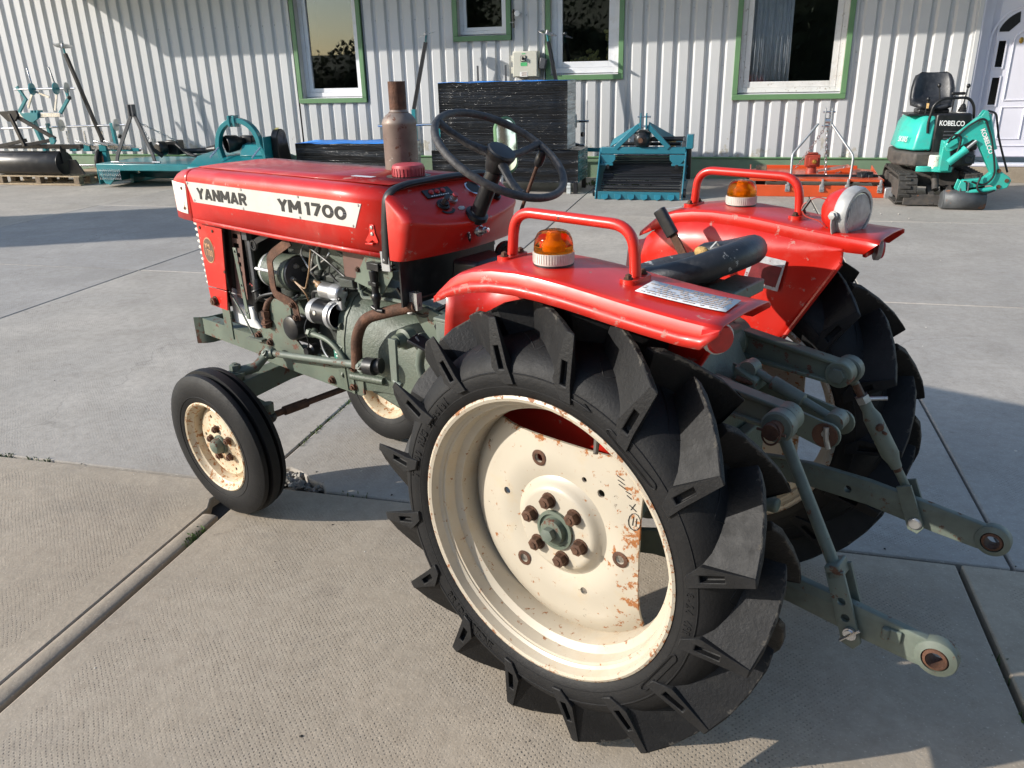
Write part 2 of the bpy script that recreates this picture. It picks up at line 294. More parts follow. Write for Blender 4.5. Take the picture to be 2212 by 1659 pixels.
# ------------------------------------------------------------------ mesh builder
AX = {'x': 0, 'y': 1, 'z': 2}
class MB:
    def __init__(s): s.v = []; s.f = []; s.mi = []; s.cur = 0
    def add(s, vs_, fs):
        o = len(s.v); s.v += [tuple(p) for p in vs_]
        for f in fs: s.f.append(tuple(i + o for i in f)); s.mi.append(s.cur)
        return s
    def box(s, c, d, rot=None):
        hx, hy, hz = d[0] / 2, d[1] / 2, d[2] / 2
        pts = [Vector((x, y, z)) for x in (-hx, hx) for y in (-hy, hy) for z in (-hz, hz)]
        if rot is not None:
            m = rot if isinstance(rot, Matrix) else Euler([R(a) for a in rot]).to_matrix()
            pts = [m @ p for p in pts]
        c = Vector(c)
        return s.add([p + c for p in pts], [(0, 1, 3, 2), (4, 6, 7, 5), (0, 4, 5, 1), (2, 3, 7, 6), (0, 2, 6, 4), (1, 5, 7, 3)])
    def bar(s, a, b, w, h, up=(0, 0, 1)):
        a = Vector(a); b = Vector(b); d = b - a; L_ = d.length; d.normalize(); up = Vector(up)
        if abs(d.dot(up)) > .98: up = Vector((1, 0, 0))
        sd = d.cross(up).normalized(); u2 = sd.cross(d)
        return s.box((a + b) / 2, (L_, w, h), Matrix((d, sd, u2)).transposed())
    def prism(s, poly, axis, t0, t1):
        k = AX[axis]; o = [i for i in range(3) if i != k]; n = len(poly); vs_ = []
        for t in (t0, t1):
            for p in poly:
                q = [0, 0, 0]; q[k] = t; q[o[0]] = p[0]; q[o[1]] = p[1]; vs_.append(q)
        fs = [tuple(range(n - 1, -1, -1)), tuple(range(n, 2 * n))] + [(i, (i + 1) % n, n + (i + 1) % n, n + i) for i in range(n)]
        return s.add(vs_, fs)
    def sweep(s, pts, sec, closed=False, cap=True, up=None, scale=None):
        pts = [Vector(p) for p in pts]; n = len(pts); m = len(sec)
        tang = []
        for i in range(n):
            a = pts[i - 1] if (i > 0 or closed) else pts[i]; b = pts[(i + 1) % n] if (i < n - 1 or closed) else pts[i]
            t = (b - a); tang.append(t.normalized() if t.length > 1e-9 else Vector((0, 0, 1)))
        if up is None:
            up = Vector((0, 0, 1)) if abs(tang[0].z) < .9 else Vector((1, 0, 0)); fixed = False
        else: up = Vector(up); fixed = True
        nrm = (up - tang[0] * up.dot(tang[0])).normalized(); vs_ = []
        for i in range(n):
            if i:
                if fixed: q = up - tang[i] * up.dot(tang[i]); nrm = q.normalized() if q.length > 1e-4 else nrm
                else:
                    ax = tang[i - 1].cross(tang[i])
                    if ax.length > 1e-7: nrm = Matrix.Rotation(tang[i - 1].angle(tang[i]), 3, ax.normalized()) @ nrm
            bi = tang[i].cross(nrm); k = 1 if scale is None else scale[i]
            vs_ += [pts[i] + bi * (a * k) + nrm * (b * k) for a, b in sec]
        fs = []
        for i in range(n if closed else n - 1):
            j = (i + 1) % n
            for q in range(m): fs.append((i * m + q, i * m + (q + 1) % m, j * m + (q + 1) % m, j * m + q))
        if cap and not closed: fs += [tuple(range(m - 1, -1, -1)), tuple((n - 1) * m + i for i in range(m))]
        return s.add(vs_, fs)
    def tube(s, pts, r, n=10, closed=False, cap=True):
        sec = [(math.cos(2 * math.pi * i / n), math.sin(2 * math.pi * i / n)) for i in range(n)]
        sc = list(r) if isinstance(r, (list, tuple)) else [r] * len(pts)
        return s.sweep(pts, sec, closed, cap, None, sc)
    def strip(s, pts, w, t, up=None): return s.sweep(pts, [(-w / 2, -t / 2), (w / 2, -t / 2), (w / 2, t / 2), (-w / 2, t / 2)], False, True, up)
    def lathe(s, prof, c=(0, 0, 0), axis=(0, 0, 1), n=32, closed=False, ref=None, cap=True):
        ax = Vector(axis).normalized(); rf = Vector(ref) if ref else (Vector((1, 0, 0)) if abs(ax.x) < .8 else Vector((0, 1, 0)))
        e1 = (rf - ax * rf.dot(ax)).normalized(); e2 = ax.cross(e1); c = Vector(c); m = len(prof); vs_ = []
        for i in range(n):
            a = 2 * math.pi * i / n; d = e1 * math.cos(a) + e2 * math.sin(a)
            vs_ += [c + d * r_ + ax * h for r_, h in prof]
        fs = []
        for i in range(n):
            j = (i + 1) % n
            for q in range(m if closed else m - 1):
                q2 = (q + 1) % m; fs.append((i * m + q, j * m + q, j * m + q2, i * m + q2))
        if not closed and cap:
            if prof[0][0] > 1e-6: fs.append(tuple(i * m for i in range(n - 1, -1, -1)))
            if prof[-1][0] > 1e-6: fs.append(tuple(i * m + m - 1 for i in range(n)))
        return s.add(vs_, fs)
    def cyl(s, a, b, r, n=16, r2=None):
        a = Vector(a); b = Vector(b); d = b - a; return s.lathe([(r, 0), (r if r2 is None else r2, d.length)], a, d, n)
    def ball(s, c, r, n=12, sc=(1, 1, 1)):
        k = max(4, n // 2); o = len(s.v); s.lathe([(r * math.sin(math.pi * i / k), -r * math.cos(math.pi * i / k)) for i in range(k + 1)], (0, 0, 0), (0, 0, 1), n)
        for i in range(o, len(s.v)): p = s.v[i]; s.v[i] = (p[0] * sc[0] + c[0], p[1] * sc[1] + c[1], p[2] * sc[2] + c[2])
        return s
    def torus(s, c, axis, R_, r, n=40, m=10):
        return s.lathe([(R_ + r * math.cos(2 * math.pi * i / m), r * math.sin(2 * math.pi * i / m)) for i in range(m)], c, axis, n, closed=True)
    def hexbolt(s, c, axis, r=.012, h=.01, stem=.006, washer=True):
        ax = Vector(axis).normalized(); c = Vector(c)
        if washer: s.lathe([(r * 1.25, 0), (r * 1.25, .0025), (0, .0025)], c, ax, 14)
        s.lathe([(r, 0), (r, h), (r * .55, h * 1.12), (0, h * 1.12)], c + ax * .002, ax, 6)
        if stem: s.lathe([(r * .5, 0), (r * .5, stem), (0, stem)], c + ax * (h + .002), ax, 8)
        return s
    def build(s, name, m, parent=None, bevel=0, ang=38, org=None, mats=None, seg=2, solid=0):
        me = bpy.data.meshes.new(name); vs_ = s.v if org is None else [(p[0] - org[0], p[1] - org[1], p[2] - org[2]) for p in s.v]
        me.from_pydata(vs_, [], s.f)
        bm = bmesh.new(); bm.from_mesh(me); bmesh.ops.remove_doubles(bm, verts=bm.verts, dist=1e-6) if solid == 0 else None
        bmesh.ops.recalc_face_normals(bm, faces=bm.faces); bm.to_mesh(me); bm.free()
        me.materials.append(M[m] if isinstance(m, str) else m)
        for mm in (mats or []): me.materials.append(M[mm])
        if mats and len(me.polygons) == len(s.mi):
            for p, i in zip(me.polygons, s.mi): p.material_index = i
        me.shade_smooth()
        me.set_sharp_from_angle(angle=R(ang))
        o = bpy.data.objects.new(name, me); COL.objects.link(o)
        if parent is not None: o.parent = parent
        if solid: q = o.modifiers.new('thickness', 'SOLIDIFY'); q.thickness = solid; q.offset = 0
        if bevel:
            b = o.modifiers.new('bevel', 'BEVEL'); b.width = bevel; b.segments = seg; b.limit_method = 'ANGLE'; b.angle_limit = R(40); b.harden_normals = False
        return o
def tag(o, label=None, cat=None, group=None, kind=None):
    if label: o['label'] = label
    if cat: o['category'] = cat
    if group: o['group'] = group
    if kind: o['kind'] = kind
    return o
def empty(name, loc, rz=0):
    o = bpy.data.objects.new(name, None); COL.objects.link(o); o.location = loc; o.rotation_euler = (0, 0, rz); o.empty_display_size = .1; return o
def at(o, loc=None, rot=None):
    if loc is not None: o.location = loc
    if rot is not None: o.rotation_euler = rot
    return o
def dup(o, parent, mat=None):
    c = o.copy(); COL.objects.link(c); c.parent = parent
    if mat is not None: c.matrix_local = mat
    return c
def arc(c, r, a0, a1, n, plane='xz'):
    out = []
    for i in range(n + 1):
        a = R(a0 + (a1 - a0) * i / n); x, y = r * math.cos(a), r * math.sin(a)
        out.append({'xz': (c[0] + x, c[1], c[2] + y), 'xy': (c[0] + x, c[1] + y, c[2]), 'yz': (c[0], c[1] + x, c[2] + y)}[plane])
    return out
def fillet(pts, r, n=6):
    pts = [Vector(p) for p in pts]; out = [pts[0]]
    for i in range(1, len(pts) - 1):
        a, b, c = pts[i - 1], pts[i], pts[i + 1]; d1 = (a - b); d2 = (c - b); rr = min(r, d1.length * .48, d2.length * .48)
        p1 = b + d1.normalized() * rr; p2 = b + d2.normalized() * rr
        for k in range(n + 1):
            t = k / n; out.append(p1 * (1 - t) ** 2 + b * 2 * t * (1 - t) + p2 * t * t)
    out.append(pts[-1]); return out
def text_mesh(body, bold=.0, ext=.0008, spacing=1.0):
    cu = bpy.data.curves.new('t', 'FONT'); cu.body = body; cu.size = 1; cu.offset = bold; cu.extrude = 0; cu.space_character = spacing; cu.resolution_u = 4
    o = bpy.data.objects.new('t', cu); COL.objects.link(o); bpy.context.view_layer.update()
    dg = bpy.context.evaluated_depsgraph_get(); me = bpy.data.meshes.new_from_object(o.evaluated_get(dg))
    vs_ = [v.co.copy() for v in me.vertices]; fs = [tuple(p.vertices) for p in me.polygons]
    bpy.data.objects.remove(o); bpy.data.curves.remove(cu); bpy.data.meshes.remove(me)
    return vs_, fs
def lettering(name, body, org, X, Y, w, h, m, parent, bold=.02, thick=.0012, italic=0., spacing=1.0):
    """flat lettering fitted into w x h: org = lower left corner, X/Y = unit axes of the face"""
    vs_, fs = text_mesh(body, bold, spacing=spacing)
    x0 = min(v.x for v in vs_); x1 = max(v.x for v in vs_); y0 = min(v.y for v in vs_); y1 = max(v.y for v in vs_)
    X = Vector(X); Y = Vector(Y); Z_ = X.cross(Y); org = Vector(org); k = MB(); n = len(vs_)
    P_ = []
    for v in vs_:
        b = (v.y - y0) / (y1 - y0); a = (v.x - x0) / (x1 - x0) * (1 - italic) + italic * b
        P_.append(org + X * (a * w) + Y * (b * h))
    edges = {}
    for f in fs:
        for i in range(len(f)):
            e = (f[i], f[(i + 1) % len(f)]); edges[e] = edges.get(e, 0) + 1
    k.add([p + Z_ * thick for p in P_] + P_, list(fs) + [(a, b, b + n, a + n) for (a, b) in edges if (b, a) not in edges])
    return k.build(name, m, parent, ang=30)
def cut(o, cutter):
    """real holes: subtract the shapes collected in cutter from object o"""
    c = cutter.build('cutter', 'black'); md = o.modifiers.new('b', 'BOOLEAN'); md.operation = 'DIFFERENCE'; md.object = c; md.solver = 'EXACT'
    c.matrix_world = o.matrix_world.copy() if o.parent is None else Matrix()
    par = o.parent; o.parent = None; bpy.context.view_layer.update()
    dg = bpy.context.evaluated_depsgraph_get(); me = bpy.data.meshes.new_from_object(o.evaluated_get(dg))
    o.modifiers.remove(md); old = o.data; o.data = me; me.name = old.name; o.parent = par
    bpy.data.objects.remove(c)
    me.shade_smooth(); me.set_sharp_from_angle(angle=R(38))
    return o
M['blackglass'] = P('dark_door_glass', (.012, .013, .014), .12, rvar=.04, var=.2)

# heavy block letters drawn as strokes (width, list of polylines) in a box one unit high
BLK = {'Y': (.86, [[(.12, 1), (.43, .46)], [(.74, 1), (.43, .46)], [(.43, .5), (.43, 0)]]), 'A': (.92, [[(.12, 0), (.46, 1)], [(.80, 0), (.46, 1)], [(.26, .28), (.66, .28)]]),
       'N': (.86, [[(.13, 0), (.13, 1)], [(.73, 0), (.73, 1)], [(.15, .92), (.71, .08)]]), 'M': (1.05, [[(.13, 0), (.13, 1)], [(.92, 0), (.92, 1)], [(.16, .93), (.525, .30)], [(.89, .93), (.525, .30)]]),
       'R': (.86, [[(.13, 0), (.13, 1)], [(.13, .89), (.52, .89), (.66, .83), (.70, .72), (.66, .58), (.52, .50), (.13, .50)], [(.42, .48), (.72, .0)]]), '1': (.50, [[(.30, 0), (.30, 1)], [(.30, .90), (.06, .80)]]),
       '7': (.80, [[(.04, .88), (.72, .88)], [(.70, .90), (.28, 0)]]), '0': (.92, [[(.46 + .33 * math.cos(2 * math.pi * i / 24), .5 + .385 * math.sin(2 * math.pi * i / 24)) for i in range(25)]])}
def block_text(name, body, org, X, Y, w, h, m, parent, sw=.25):
    X = Vector(X); Y = Vector(Y); Z_ = X.cross(Y); org = Vector(org); tot = sum(BLK[c][0] for c in body) + .06 * (len(body) - 1); kx = w / tot; x = 0; k = MB(); lay = 0
    for c in body:
        for line in BLK[c][1]:
            lay += 1; hw = sw / 2; top = .0009 + .00012 * (lay % 5); n = len(line); L_, R_ = [], []
            for i in range(n):
                a = line[max(0, i - 1)]; b = line[min(n - 1, i + 1)]
                if c == '0' and i in (0, n - 1): a, b = line[-2], line[1]
                dx, dy = b[0] - a[0], b[1] - a[1]; l_ = math.hypot(dx, dy); nx_, ny_ = -dy / l_ * hw, dx / l_ * hw
                L_.append((line[i][0] + nx_, line[i][1] + ny_)); R_.append((line[i][0] - nx_, line[i][1] - ny_))
            P_ = []
            for z in (top, 0):
                for q in L_ + R_: P_.append(org + X * ((x + q[0]) * kx) + Y * (min(1, max(0, q[1])) * h) + Z_ * z)
            fs = []
            for i in range(n - 1):
                fs += [(i, i + 1, n + i + 1, n + i), (i, 2 * n + i, 2 * n + i + 1, i + 1), (n + i, n + i + 1, 3 * n + i + 1, 3 * n + i)]
            fs += [(0, n, 3 * n, 2 * n), (n - 1, 2 * n - 1, 4 * n - 1, 3 * n - 1)]
            k.add(P_, fs)
        x += BLK[c][0] + .06
    return k.build(name, m, parent, ang=30)
# ================================================================== THE YARD
SY = R(15.0)
sv = Vector((math.sin(SY), math.cos(SY), 0)); cv = Vector((math.cos(SY), -math.sin(SY), 0))
m = MB(); m.add([(-300, -300, -.05), (300, -300, -.05), (300, 300, -.05), (-300, 300, -.05)], [(0, 1, 2, 3)])
yard = tag(m.build('ground', 'ground'), 'grey concrete yard under the slabs', kind='structure')
pav = tag(MB().add([(-16, -2, -.035), (10, -2, -.035), (10, 15, -.035), (-16, 15, -.035)], [(0, 1, 2, 3)]).build('pavement', 'dirt'), kind='structure')
pav.rotation_euler = (0, 0, -SY)
# slab grid in pavement coordinates: x = across, y = away
rows = [(-1.9, 2.37), (2.37, 5.42), (5.42, 8.4), (8.4, 11.5), (11.5, 14.5)]
cols = [-13.3, -10.3, -7.42, -4.54, -1.655, .84, 3.62, 6.6, 9.6]
rnd = random.Random(3)
for ri, (y0, y1) in enumerate(rows):
    for ci in range(len(cols) - 1):
        x0, x1 = cols[ci], cols[ci + 1]
        if x0 == .84: x0 = .765 if ri == 0 else .92
        if x1 == .84: x1 = .765 if ri == 0 else .92
        g = .006 if ri else .008
        j = lambda: rnd.uniform(-.004, .004)
        a, b, c, d = [x0 + g + j(), y0 + g + j()], [x1 - g + j(), y0 + g + j()], [x1 - g + j(), y1 - g + j()], [x0 + g + j(), y1 - g + j()]
        poly = [a, b, c, d]
        if ci == 3 and ri == 0:      # slab left of the long joint: leaves room for the rounded edge strip, corner broken off under the wheel
            b[0] -= .062; c[0] -= .062
            poly = [a, b, (c[0], c[1] - .19), (c[0] - .03, c[1] - .13), (c[0] - .02, c[1] - .06), (c[0] - .05, c[1] - .02), (c[0] - .12, c[1]), d]
        if ci == 4 and ri == 0: a[0] += .005; d[0] += .005
        if ci == 4 and ri == 1:      # broken corner filled with stones
            poly = [(a[0] + .29, a[1]), b, c, d, (a[0], a[1] + .13), (a[0] + .06, a[1] + .15), (a[0] + .13, a[1] + .12), (a[0] + .19, a[1] + .07), (a[0] + .25, a[1] + .05)]
        mx, my = (x0 + x1) / 2, (y0 + y1) / 2
        k = MB(); k.prism([(p[0] - mx, p[1] - my) for p in poly], 'z', -.12, 0)
        o = k.build('slab', 'slab' if ri == 0 else 'slab_far', pav, bevel=.006 if ri < 2 else .004, seg=2)
        o.location = (mx, my, rnd.uniform(-.0015, .0015))
# rounded concrete edge strip along the long joint
xs = cols[4] - .066
k = MB(); sec = [(xs - .003 + .0, -.03)] + [(xs + .031 - .031 * math.cos(t) , .008 * math.sin(t) - .005) for t in [math.pi * i / 8 for i in range(9)]] + [(xs + .062, -.03)]
k.prism([(p[0], p[1]) for p in sec], 'y', -1.9, 2.13); k.build('edge_strip', 'edge_strip', pav)
# stones in the broken corner, weeds, loose chippings
def stones(name, n, fn, mtl, label, kind='stuff', parent=None):
    k = MB(); rr = random.Random(11)
    for i in range(n):
        x, y, z, r_ = fn(rr, i)
        base = [(0, 0, 1), (1, 0, .1), (.2, .95, 0), (-.85, .5, .1), (-.8, -.6, 0), (.3, -.95, .1), (0, 0, -.7)]
        a = rr.uniform(0, 6.28); ca, sa = math.cos(a), math.sin(a); sx, sy, sz = rr.uniform(.7, 1.3), rr.uniform(.7, 1.2), rr.uniform(.5, .9)
        pts = [((p[0] * sx * ca - p[1] * sy * sa) * r_ + x, (p[0] * sx * sa + p[1] * sy * ca) * r_ + y, p[2] * sz * r_ * rr.uniform(.8, 1.2) + z) for p in base]
        k.add(pts, [(0, 1, 2), (0, 2, 3), (0, 3, 4), (0, 4, 5), (0, 5, 1), (6, 2, 1), (6, 3, 2), (6, 4, 3), (6, 5, 4), (6, 1, 5)])
    o = k.build(name, mtl, parent, ang=25); tag(o, label, kind=kind); return o
def P2W(x, y): v = cv * x + sv * y; return v.x, v.y
def f1(rr, i):
    x, y = P2W(cols[4] + .02 + rr.random() ** 1.3 * .24, 2.40 + rr.random() * .13 * (1 - .5 * rr.random())); return x, y, rr.uniform(-.028, -.008), rr.uniform(.008, .022)
tag(stones('corner_stones', 90, f1, 'stone', 'grey stones filling the broken slab corner behind the front wheel'), cat='stones')
def f2(rr, i):
    x, y = P2W(rr.uniform(-9, 5.5), rr.uniform(.3, 3.0) if i < 130 else rr.uniform(1, 10.5)); r_ = rr.choice([.0016, .002, .0026, .0035, .005 if i % 9 == 0 else .002]); return x, y, r_ * .3, r_ if i < 130 else r_ * 1.7
tag(stones('chippings', 330, f2, 'chipstone', 'loose pale chippings scattered over the slabs'), cat='chippings')
def f3(rr, i):
    x, y = P2W(rr.uniform(-9, 5.5), rr.uniform(.3, 4.0) if i < 70 else rr.uniform(1, 10)); r_ = rr.uniform(.0018, .005); return x, y, r_ * .2, r_
tag(stones('dirt_crumbs', 130, f3, 'dirt', 'dark dirt crumbs lying on the slabs'), cat='dirt')
def f4(rr, i):
    a = rr.uniform(0, 6.28); q = rr.random() ** .5 * .9; r_ = rr.uniform(.006, .013); return 3.05 + q * math.cos(a), 8.0 + .8 * q * math.sin(a), r_ * .4, r_
tag(stones('white_pebbles', 40, f4, 'chipstone', 'white pebbles on the yard in front of the mini excavator bucket'), cat='pebbles')
k = MB(); rr = random.Random(5)
def tuft(x, y, n, h):
    for i in range(n):
        a = rr.uniform(0, 6.28); l = rr.uniform(.5, 1) * h; bx, by = x + rr.uniform(-.012, .012), y + rr.uniform(-.012, .012); lean = rr.uniform(.2, .9)
        dx, dy = math.cos(a), math.sin(a); w_ = .0022
        k.add([(bx - dy * w_, by + dx * w_, -.02), (bx + dy * w_, by - dx * w_, -.02), (bx + dx * l * lean * .5 + dy * w_, by + dy * l * lean * .5 - dx * w_, l * .6 - .005), (bx + dx * l * lean, by + dy * l * lean, l * .75 - .005)], [(0, 1, 2), (0, 2, 3)])
for i in range(34):
    t = rr.random(); x, y = P2W(cols[4] - .9 - t * 1.0, 2.37 + rr.uniform(-.008, .008)); tuft(x, y, 5, .02)
for i in range(46):
    x, y = P2W(cols[4] + rr.uniform(-.006, .01), 2.7 + rr.random() ** 1.2 * .9); tuft(x, y, 4, .016)
for i in range(10): x, y = P2W(cols[4] + .3 + rr.random() * .6, 2.37 + rr.uniform(-.006, .006)); tuft(x, y, 4, .022)
for i in range(10): x, y = P2W(cols[4] - .004, 1.95 + rr.random() * .12); tuft(x, y, 6, .02)
for i in range(60): x, y = P2W(-1.2 + rr.random() * .9 - .6, 10.6 + rr.random() * .3); tuft(x, y, 7, .08)
for i in range(12): x, y = P2W(.765 + rr.uniform(-.006, .006), 1.2 + rr.random() * .9); tuft(x, y, 4, .016)
tag(k.build('joint_weeds', 'weed'), 'small green weeds growing in the slab joints', 'weeds', kind='stuff')

# ================================================================== THE BUILDING
WY = R(16.0)
U = Vector((math.cos(WY), -math.sin(WY), 0)); V = Vector((-math.sin(WY), -math.cos(WY), 0))
WO = Vector((3.1528, 10.9951, 0))
def W(u, v, z=0): return WO + U * u + V * v + Vector((0, 0, z))
bld = empty('workshop_building', WO, -WY)
tag(bld, 'white corrugated steel workshop with green trimmed windows and green plinth', 'building')
# mesh coordinates of the building and of everything along it: (u, -v, z)
WIN = [(-6.47, -5.37, 1.03, 2.75), (-3.995, -3.17, 1.805, 2.62), (-2.69, -1.64, 1.28, 2.62), (-.222, 1.155, .998, 2.55)]
ZT = 3.36; Z0 = .275
def profile(u0, u1):
    """trapezoid sheet: broad pans outwards, narrow grooves, 0.2 m pitch"""
    out = []; k0 = math.floor(u0 / .2) - 1
    for i in range(k0, math.ceil(u1 / .2) + 2):
        b = i * .2 + .036
        out += [(b - .046, 0), (b - .022, .034), (b + .016, .034), (b + .044, 0)]
    res = []
    for (a, ya), (b, yb) in zip(out, out[1:]):
        if b <= u0 or a >= u1: continue
        lo, hi = max(a, u0), min(b, u1); f = lambda x: ya + (yb - ya) * (x - a) / (b - a)
        if not res: res.append((lo, f(lo)))
        res.append((hi, f(hi)))
    return res
cuts = sorted(set([-16.0, 2.545] + [c for w_ in WIN for c in w_[:2]]))
k = MB()
def sheet(u0, u1, z0, z1):
    pr = profile(u0, u1); n = len(pr)
    k.add([(a, b, z0) for a, b in pr] + [(a, b, z1) for a, b in pr], [(i, i + 1, n + i + 1, n + i) for i in range(n - 1)])
for a, b in zip(cuts, cuts[1:]):
    w_ = [q for q in WIN if q[0] <= a and b <= q[1]]
    if w_: sheet(a, b, Z0, w_[0][2]); sheet(a, b, w_[0][3], ZT)
    else: sheet(a, b, Z0, ZT)
k.build('wall', 'wall', bld, ang=15)
k = MB(); k.box((-6.73, .05, .13), (18.55, .10, .285)); k.build('plinth', 'plinth', bld)
k = MB(); k.prism([(-.012, .262), (-.018, .275), (-.001, .285), (.06, .285), (.06, .262)], 'x', -16, 2.545); k.build('drip_rail', 'trim', bld)
k = MB(); k.box((2.53, -.004, 1.7), (.05, .03, 2.86)); k.build('corner_trim', 'wall', bld, bevel=.004)
# screws on the groove bottoms
for zz in (.66, 1.42, 2.11, .305):
    k = MB()
    for i in range(-80, 13):
        u = i * .2 + .036
        if any(q[0] - .06 < u < q[1] + .06 and q[2] - .08 < zz < q[3] for q in WIN): continue
        if zz == 1.42 and u < -.5: continue
        k.lathe([(.0085, 0), (.0085, .003), (.006, .003), (.0055, .008), (0, .009)], (u, .033, zz + .004 * math.sin(i * 3.1)), (0, -1, 0), 7)
    tag(k.build('screw_row', 'galv', bld), kind='stuff')
# windows
def window(u0, u1, z0, z1, depth, fr, mtl, sash=None, frame_w=.055):
    tw = .066
    t = MB(); t.box(((u0 + u1) / 2, -.012, z0 + tw / 2), (u1 - u0, .03, tw)); t.box((u0 + tw / 2, -.0125, (z0 + z1) / 2 + tw / 2), (tw, .031, z1 - z0 - tw)); t.box((u1 - tw / 2, -.0125, (z0 + z1) / 2 + tw / 2), (tw, .031, z1 - z0 - tw)); t.box(((u0 + u1) / 2, -.012, z1 + .02), (u1 - u0, .03, .04))
    wdw = t.build('window', 'trim', bld, bevel=.004)
    a, b, c, d = u0 + tw, u1 - tw, z0 + tw, z1
    r_ = MB()
    for q in (((a - .01, (c + d) / 2), (.02, d - c + .04)), ((b + .01, (c + d) / 2), (.02, d - c + .04))): r_.box((q[0][0], depth / 2, q[0][1]), (q[1][0], depth + .01, q[1][1]))
    r_.box(((a + b) / 2, depth / 2, d + .01), (b - a, depth + .01, .02)); r_.build('reveal', 'reveal', wdw)
    s_ = MB(); s_.prism([(-.004, c - .02), (-.004, c - .002), (depth, c + .018), (depth, c - .02)], 'x', a + .0005, b - .0005); s_.build('sill', 'pvc', wdw)
    f_ = MB(); y = depth - .03
    for (x0, x1, zz0, zz1, yy, th) in ((a, a + fr, c + .02, d, y, .05), (b - fr, b, c + .02, d, y, .05), (a + fr, b - fr, c + .02, c + .02 + fr, y, .05), (a + fr, b - fr, d - fr, d, y, .05)):
        f_.box(((x0 + x1) / 2, yy, (zz0 + zz1) / 2), (x1 - x0, th, zz1 - zz0))
    f_.build('frame', mtl, wdw, bevel=.004)
    s2 = MB(); a2, b2, c2, d2 = a + fr + .001, b - fr - .001, c + .021 + fr, d - fr - .001; sw = frame_w
    for (x0, x1, zz0, zz1) in ((a2, a2 + sw, c2, d2), (b2 - sw, b2, c2, d2), (a2 + sw, b2 - sw, c2, c2 + sw), (a2 + sw, b2 - sw, d2 - sw, d2)):
        s2.box(((x0 + x1) / 2, y + .012, (zz0 + zz1) / 2), (x1 - x0, .045, zz1 - zz0))
    s2.build('sash', mtl, wdw, bevel=.005)
    g = MB(); g.box(((a2 + b2) / 2, y + .018, (c2 + d2) / 2), (b2 - a2 - 2 * sw + .012, .006, d2 - c2 - 2 * sw + .012)); g.build('pane', 'pane', wdw)
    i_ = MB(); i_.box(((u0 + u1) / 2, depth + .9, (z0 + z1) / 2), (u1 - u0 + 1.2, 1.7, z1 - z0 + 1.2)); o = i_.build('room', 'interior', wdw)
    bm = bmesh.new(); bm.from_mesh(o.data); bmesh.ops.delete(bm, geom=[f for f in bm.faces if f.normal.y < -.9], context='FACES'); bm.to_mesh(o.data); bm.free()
    return wdw
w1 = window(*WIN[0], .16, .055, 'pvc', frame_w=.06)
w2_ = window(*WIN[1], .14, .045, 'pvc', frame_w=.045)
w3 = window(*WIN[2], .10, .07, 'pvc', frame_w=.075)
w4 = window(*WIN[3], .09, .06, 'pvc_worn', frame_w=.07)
k = MB(); pts = []
n = 90
for i in range(n + 1):
    t = i / n; pts.append((-.02 + t * .48, .135 + .018 * math.sin(t * 62) + .01 * math.sin(t * 23 + 1)))
vv = [(p[0], p[1], 1.19 + .012 * math.sin(i * 1.3)) for i, p in enumerate(pts)] + [(p[0] + .012 * math.sin(p[0] * 9), p[1] - .004, 2.5) for p in pts]
k.add(vv, [(i, i + 1, n + 2 + i, n + 1 + i) for i in range(n)]); k.build('curtain', 'curtain', w4, solid=.002)
# cacti on the sill of the square window
for (u, hgt, sp, nm, lab) in ((-2.30, .10, .10, 'potted_cactus', 'low cactus in a terracotta tray behind the square window, leftmost'), (-2.09, .20, .085, 'potted_cactus', 'branching yellowish cactus in the middle of the square window'), (-1.86, .42, .065, 'potted_cactus', 'tall columnar yellowish cactus at the right of the square window')):
    ro = empty(nm, W(u, -.20, 1.42), -WY); tag(ro, lab, 'cactus', 'cacti behind the square window')
    kk = MB(); kk.lathe([(.05, -.06), (.062, .0), (.055, .0), (.05, -.01)], (0, 0, .03), (0, 0, 1), 16); kk.build('pot', 'terracotta', ro)
    kk = MB(); r2 = random.Random(int(hgt * 100))
    for i in range(int(16 + hgt * 70)):
        z = r2.random() * hgt; kk.ball((r2.gauss(0, sp * (.55 if hgt < .3 else .33)), r2.gauss(0, .02), .04 + z), r2.uniform(.016, .034), 8)
    kk.build('stem', 'cactus', ro)
# fittings on the wall
eb = empty('switch_box', W(-2.945, .0, 1.33), -WY); tag(eb, 'beige electrical switch box with rotary switch mounted beside the square window', 'switch box')
k = MB(); k.box((0, -.075, .165), (.345, .15, .325)); k.build('case', 'boxgrey', eb, bevel=.008)
k = MB(); k.box((0, -.154, .165), (.325, .008, .305)); k.build('door', 'boxgrey', eb, bevel=.003)
k = MB(); k.box((-.02, -.163, .235), (.075, .012, .075)); k.build('switch_plate', 'black', eb, bevel=.003)
k = MB(); k.box((-.02, -.1695, .235), (.06, .002, .06)); k.build('switch_face', 'boxgrey', eb)
k = MB(); k.lathe([(.018, 0), (.016, .02), (0, .02)], (-.02, -.17, .235), (0, -1, 0), 14); k.box((-.02, -.196, .238), (.012, .018, .045)); k.build('knob', 'black', eb)
k = MB(); k.box((-.015, -.1595, .165), (.09, .003, .045)); k.build('green_sticker', 'greenlabel', eb)
k = MB(); k.box((-.02, -.1595, .04), (.105, .003, .06)); k.build('label_card', 'white_print', eb)
k = MB(); 
for zz in (.055, .03): k.box((-.012, -.1615, zz), (.07, .0015, .014))
tag(k.build('label_print', 'print_dots', eb), kind='stuff')
k = MB(); k.box((-.018, -.1595, .295), (.05, .002, .012)); k.build('sticker', 'greenlabel', eb)
for zz in (.24, .09): k = MB(); k.box((-.188, -.1, zz), (.03, .05, .08)); k.build('hinge', 'boxgrey', eb, bevel=.004)
k = MB(); k.box((.235, -.09, .17), (.09, .1, .14), (0, 12, 0)); k.build('socket', 'dkgrey', eb, bevel=.012)
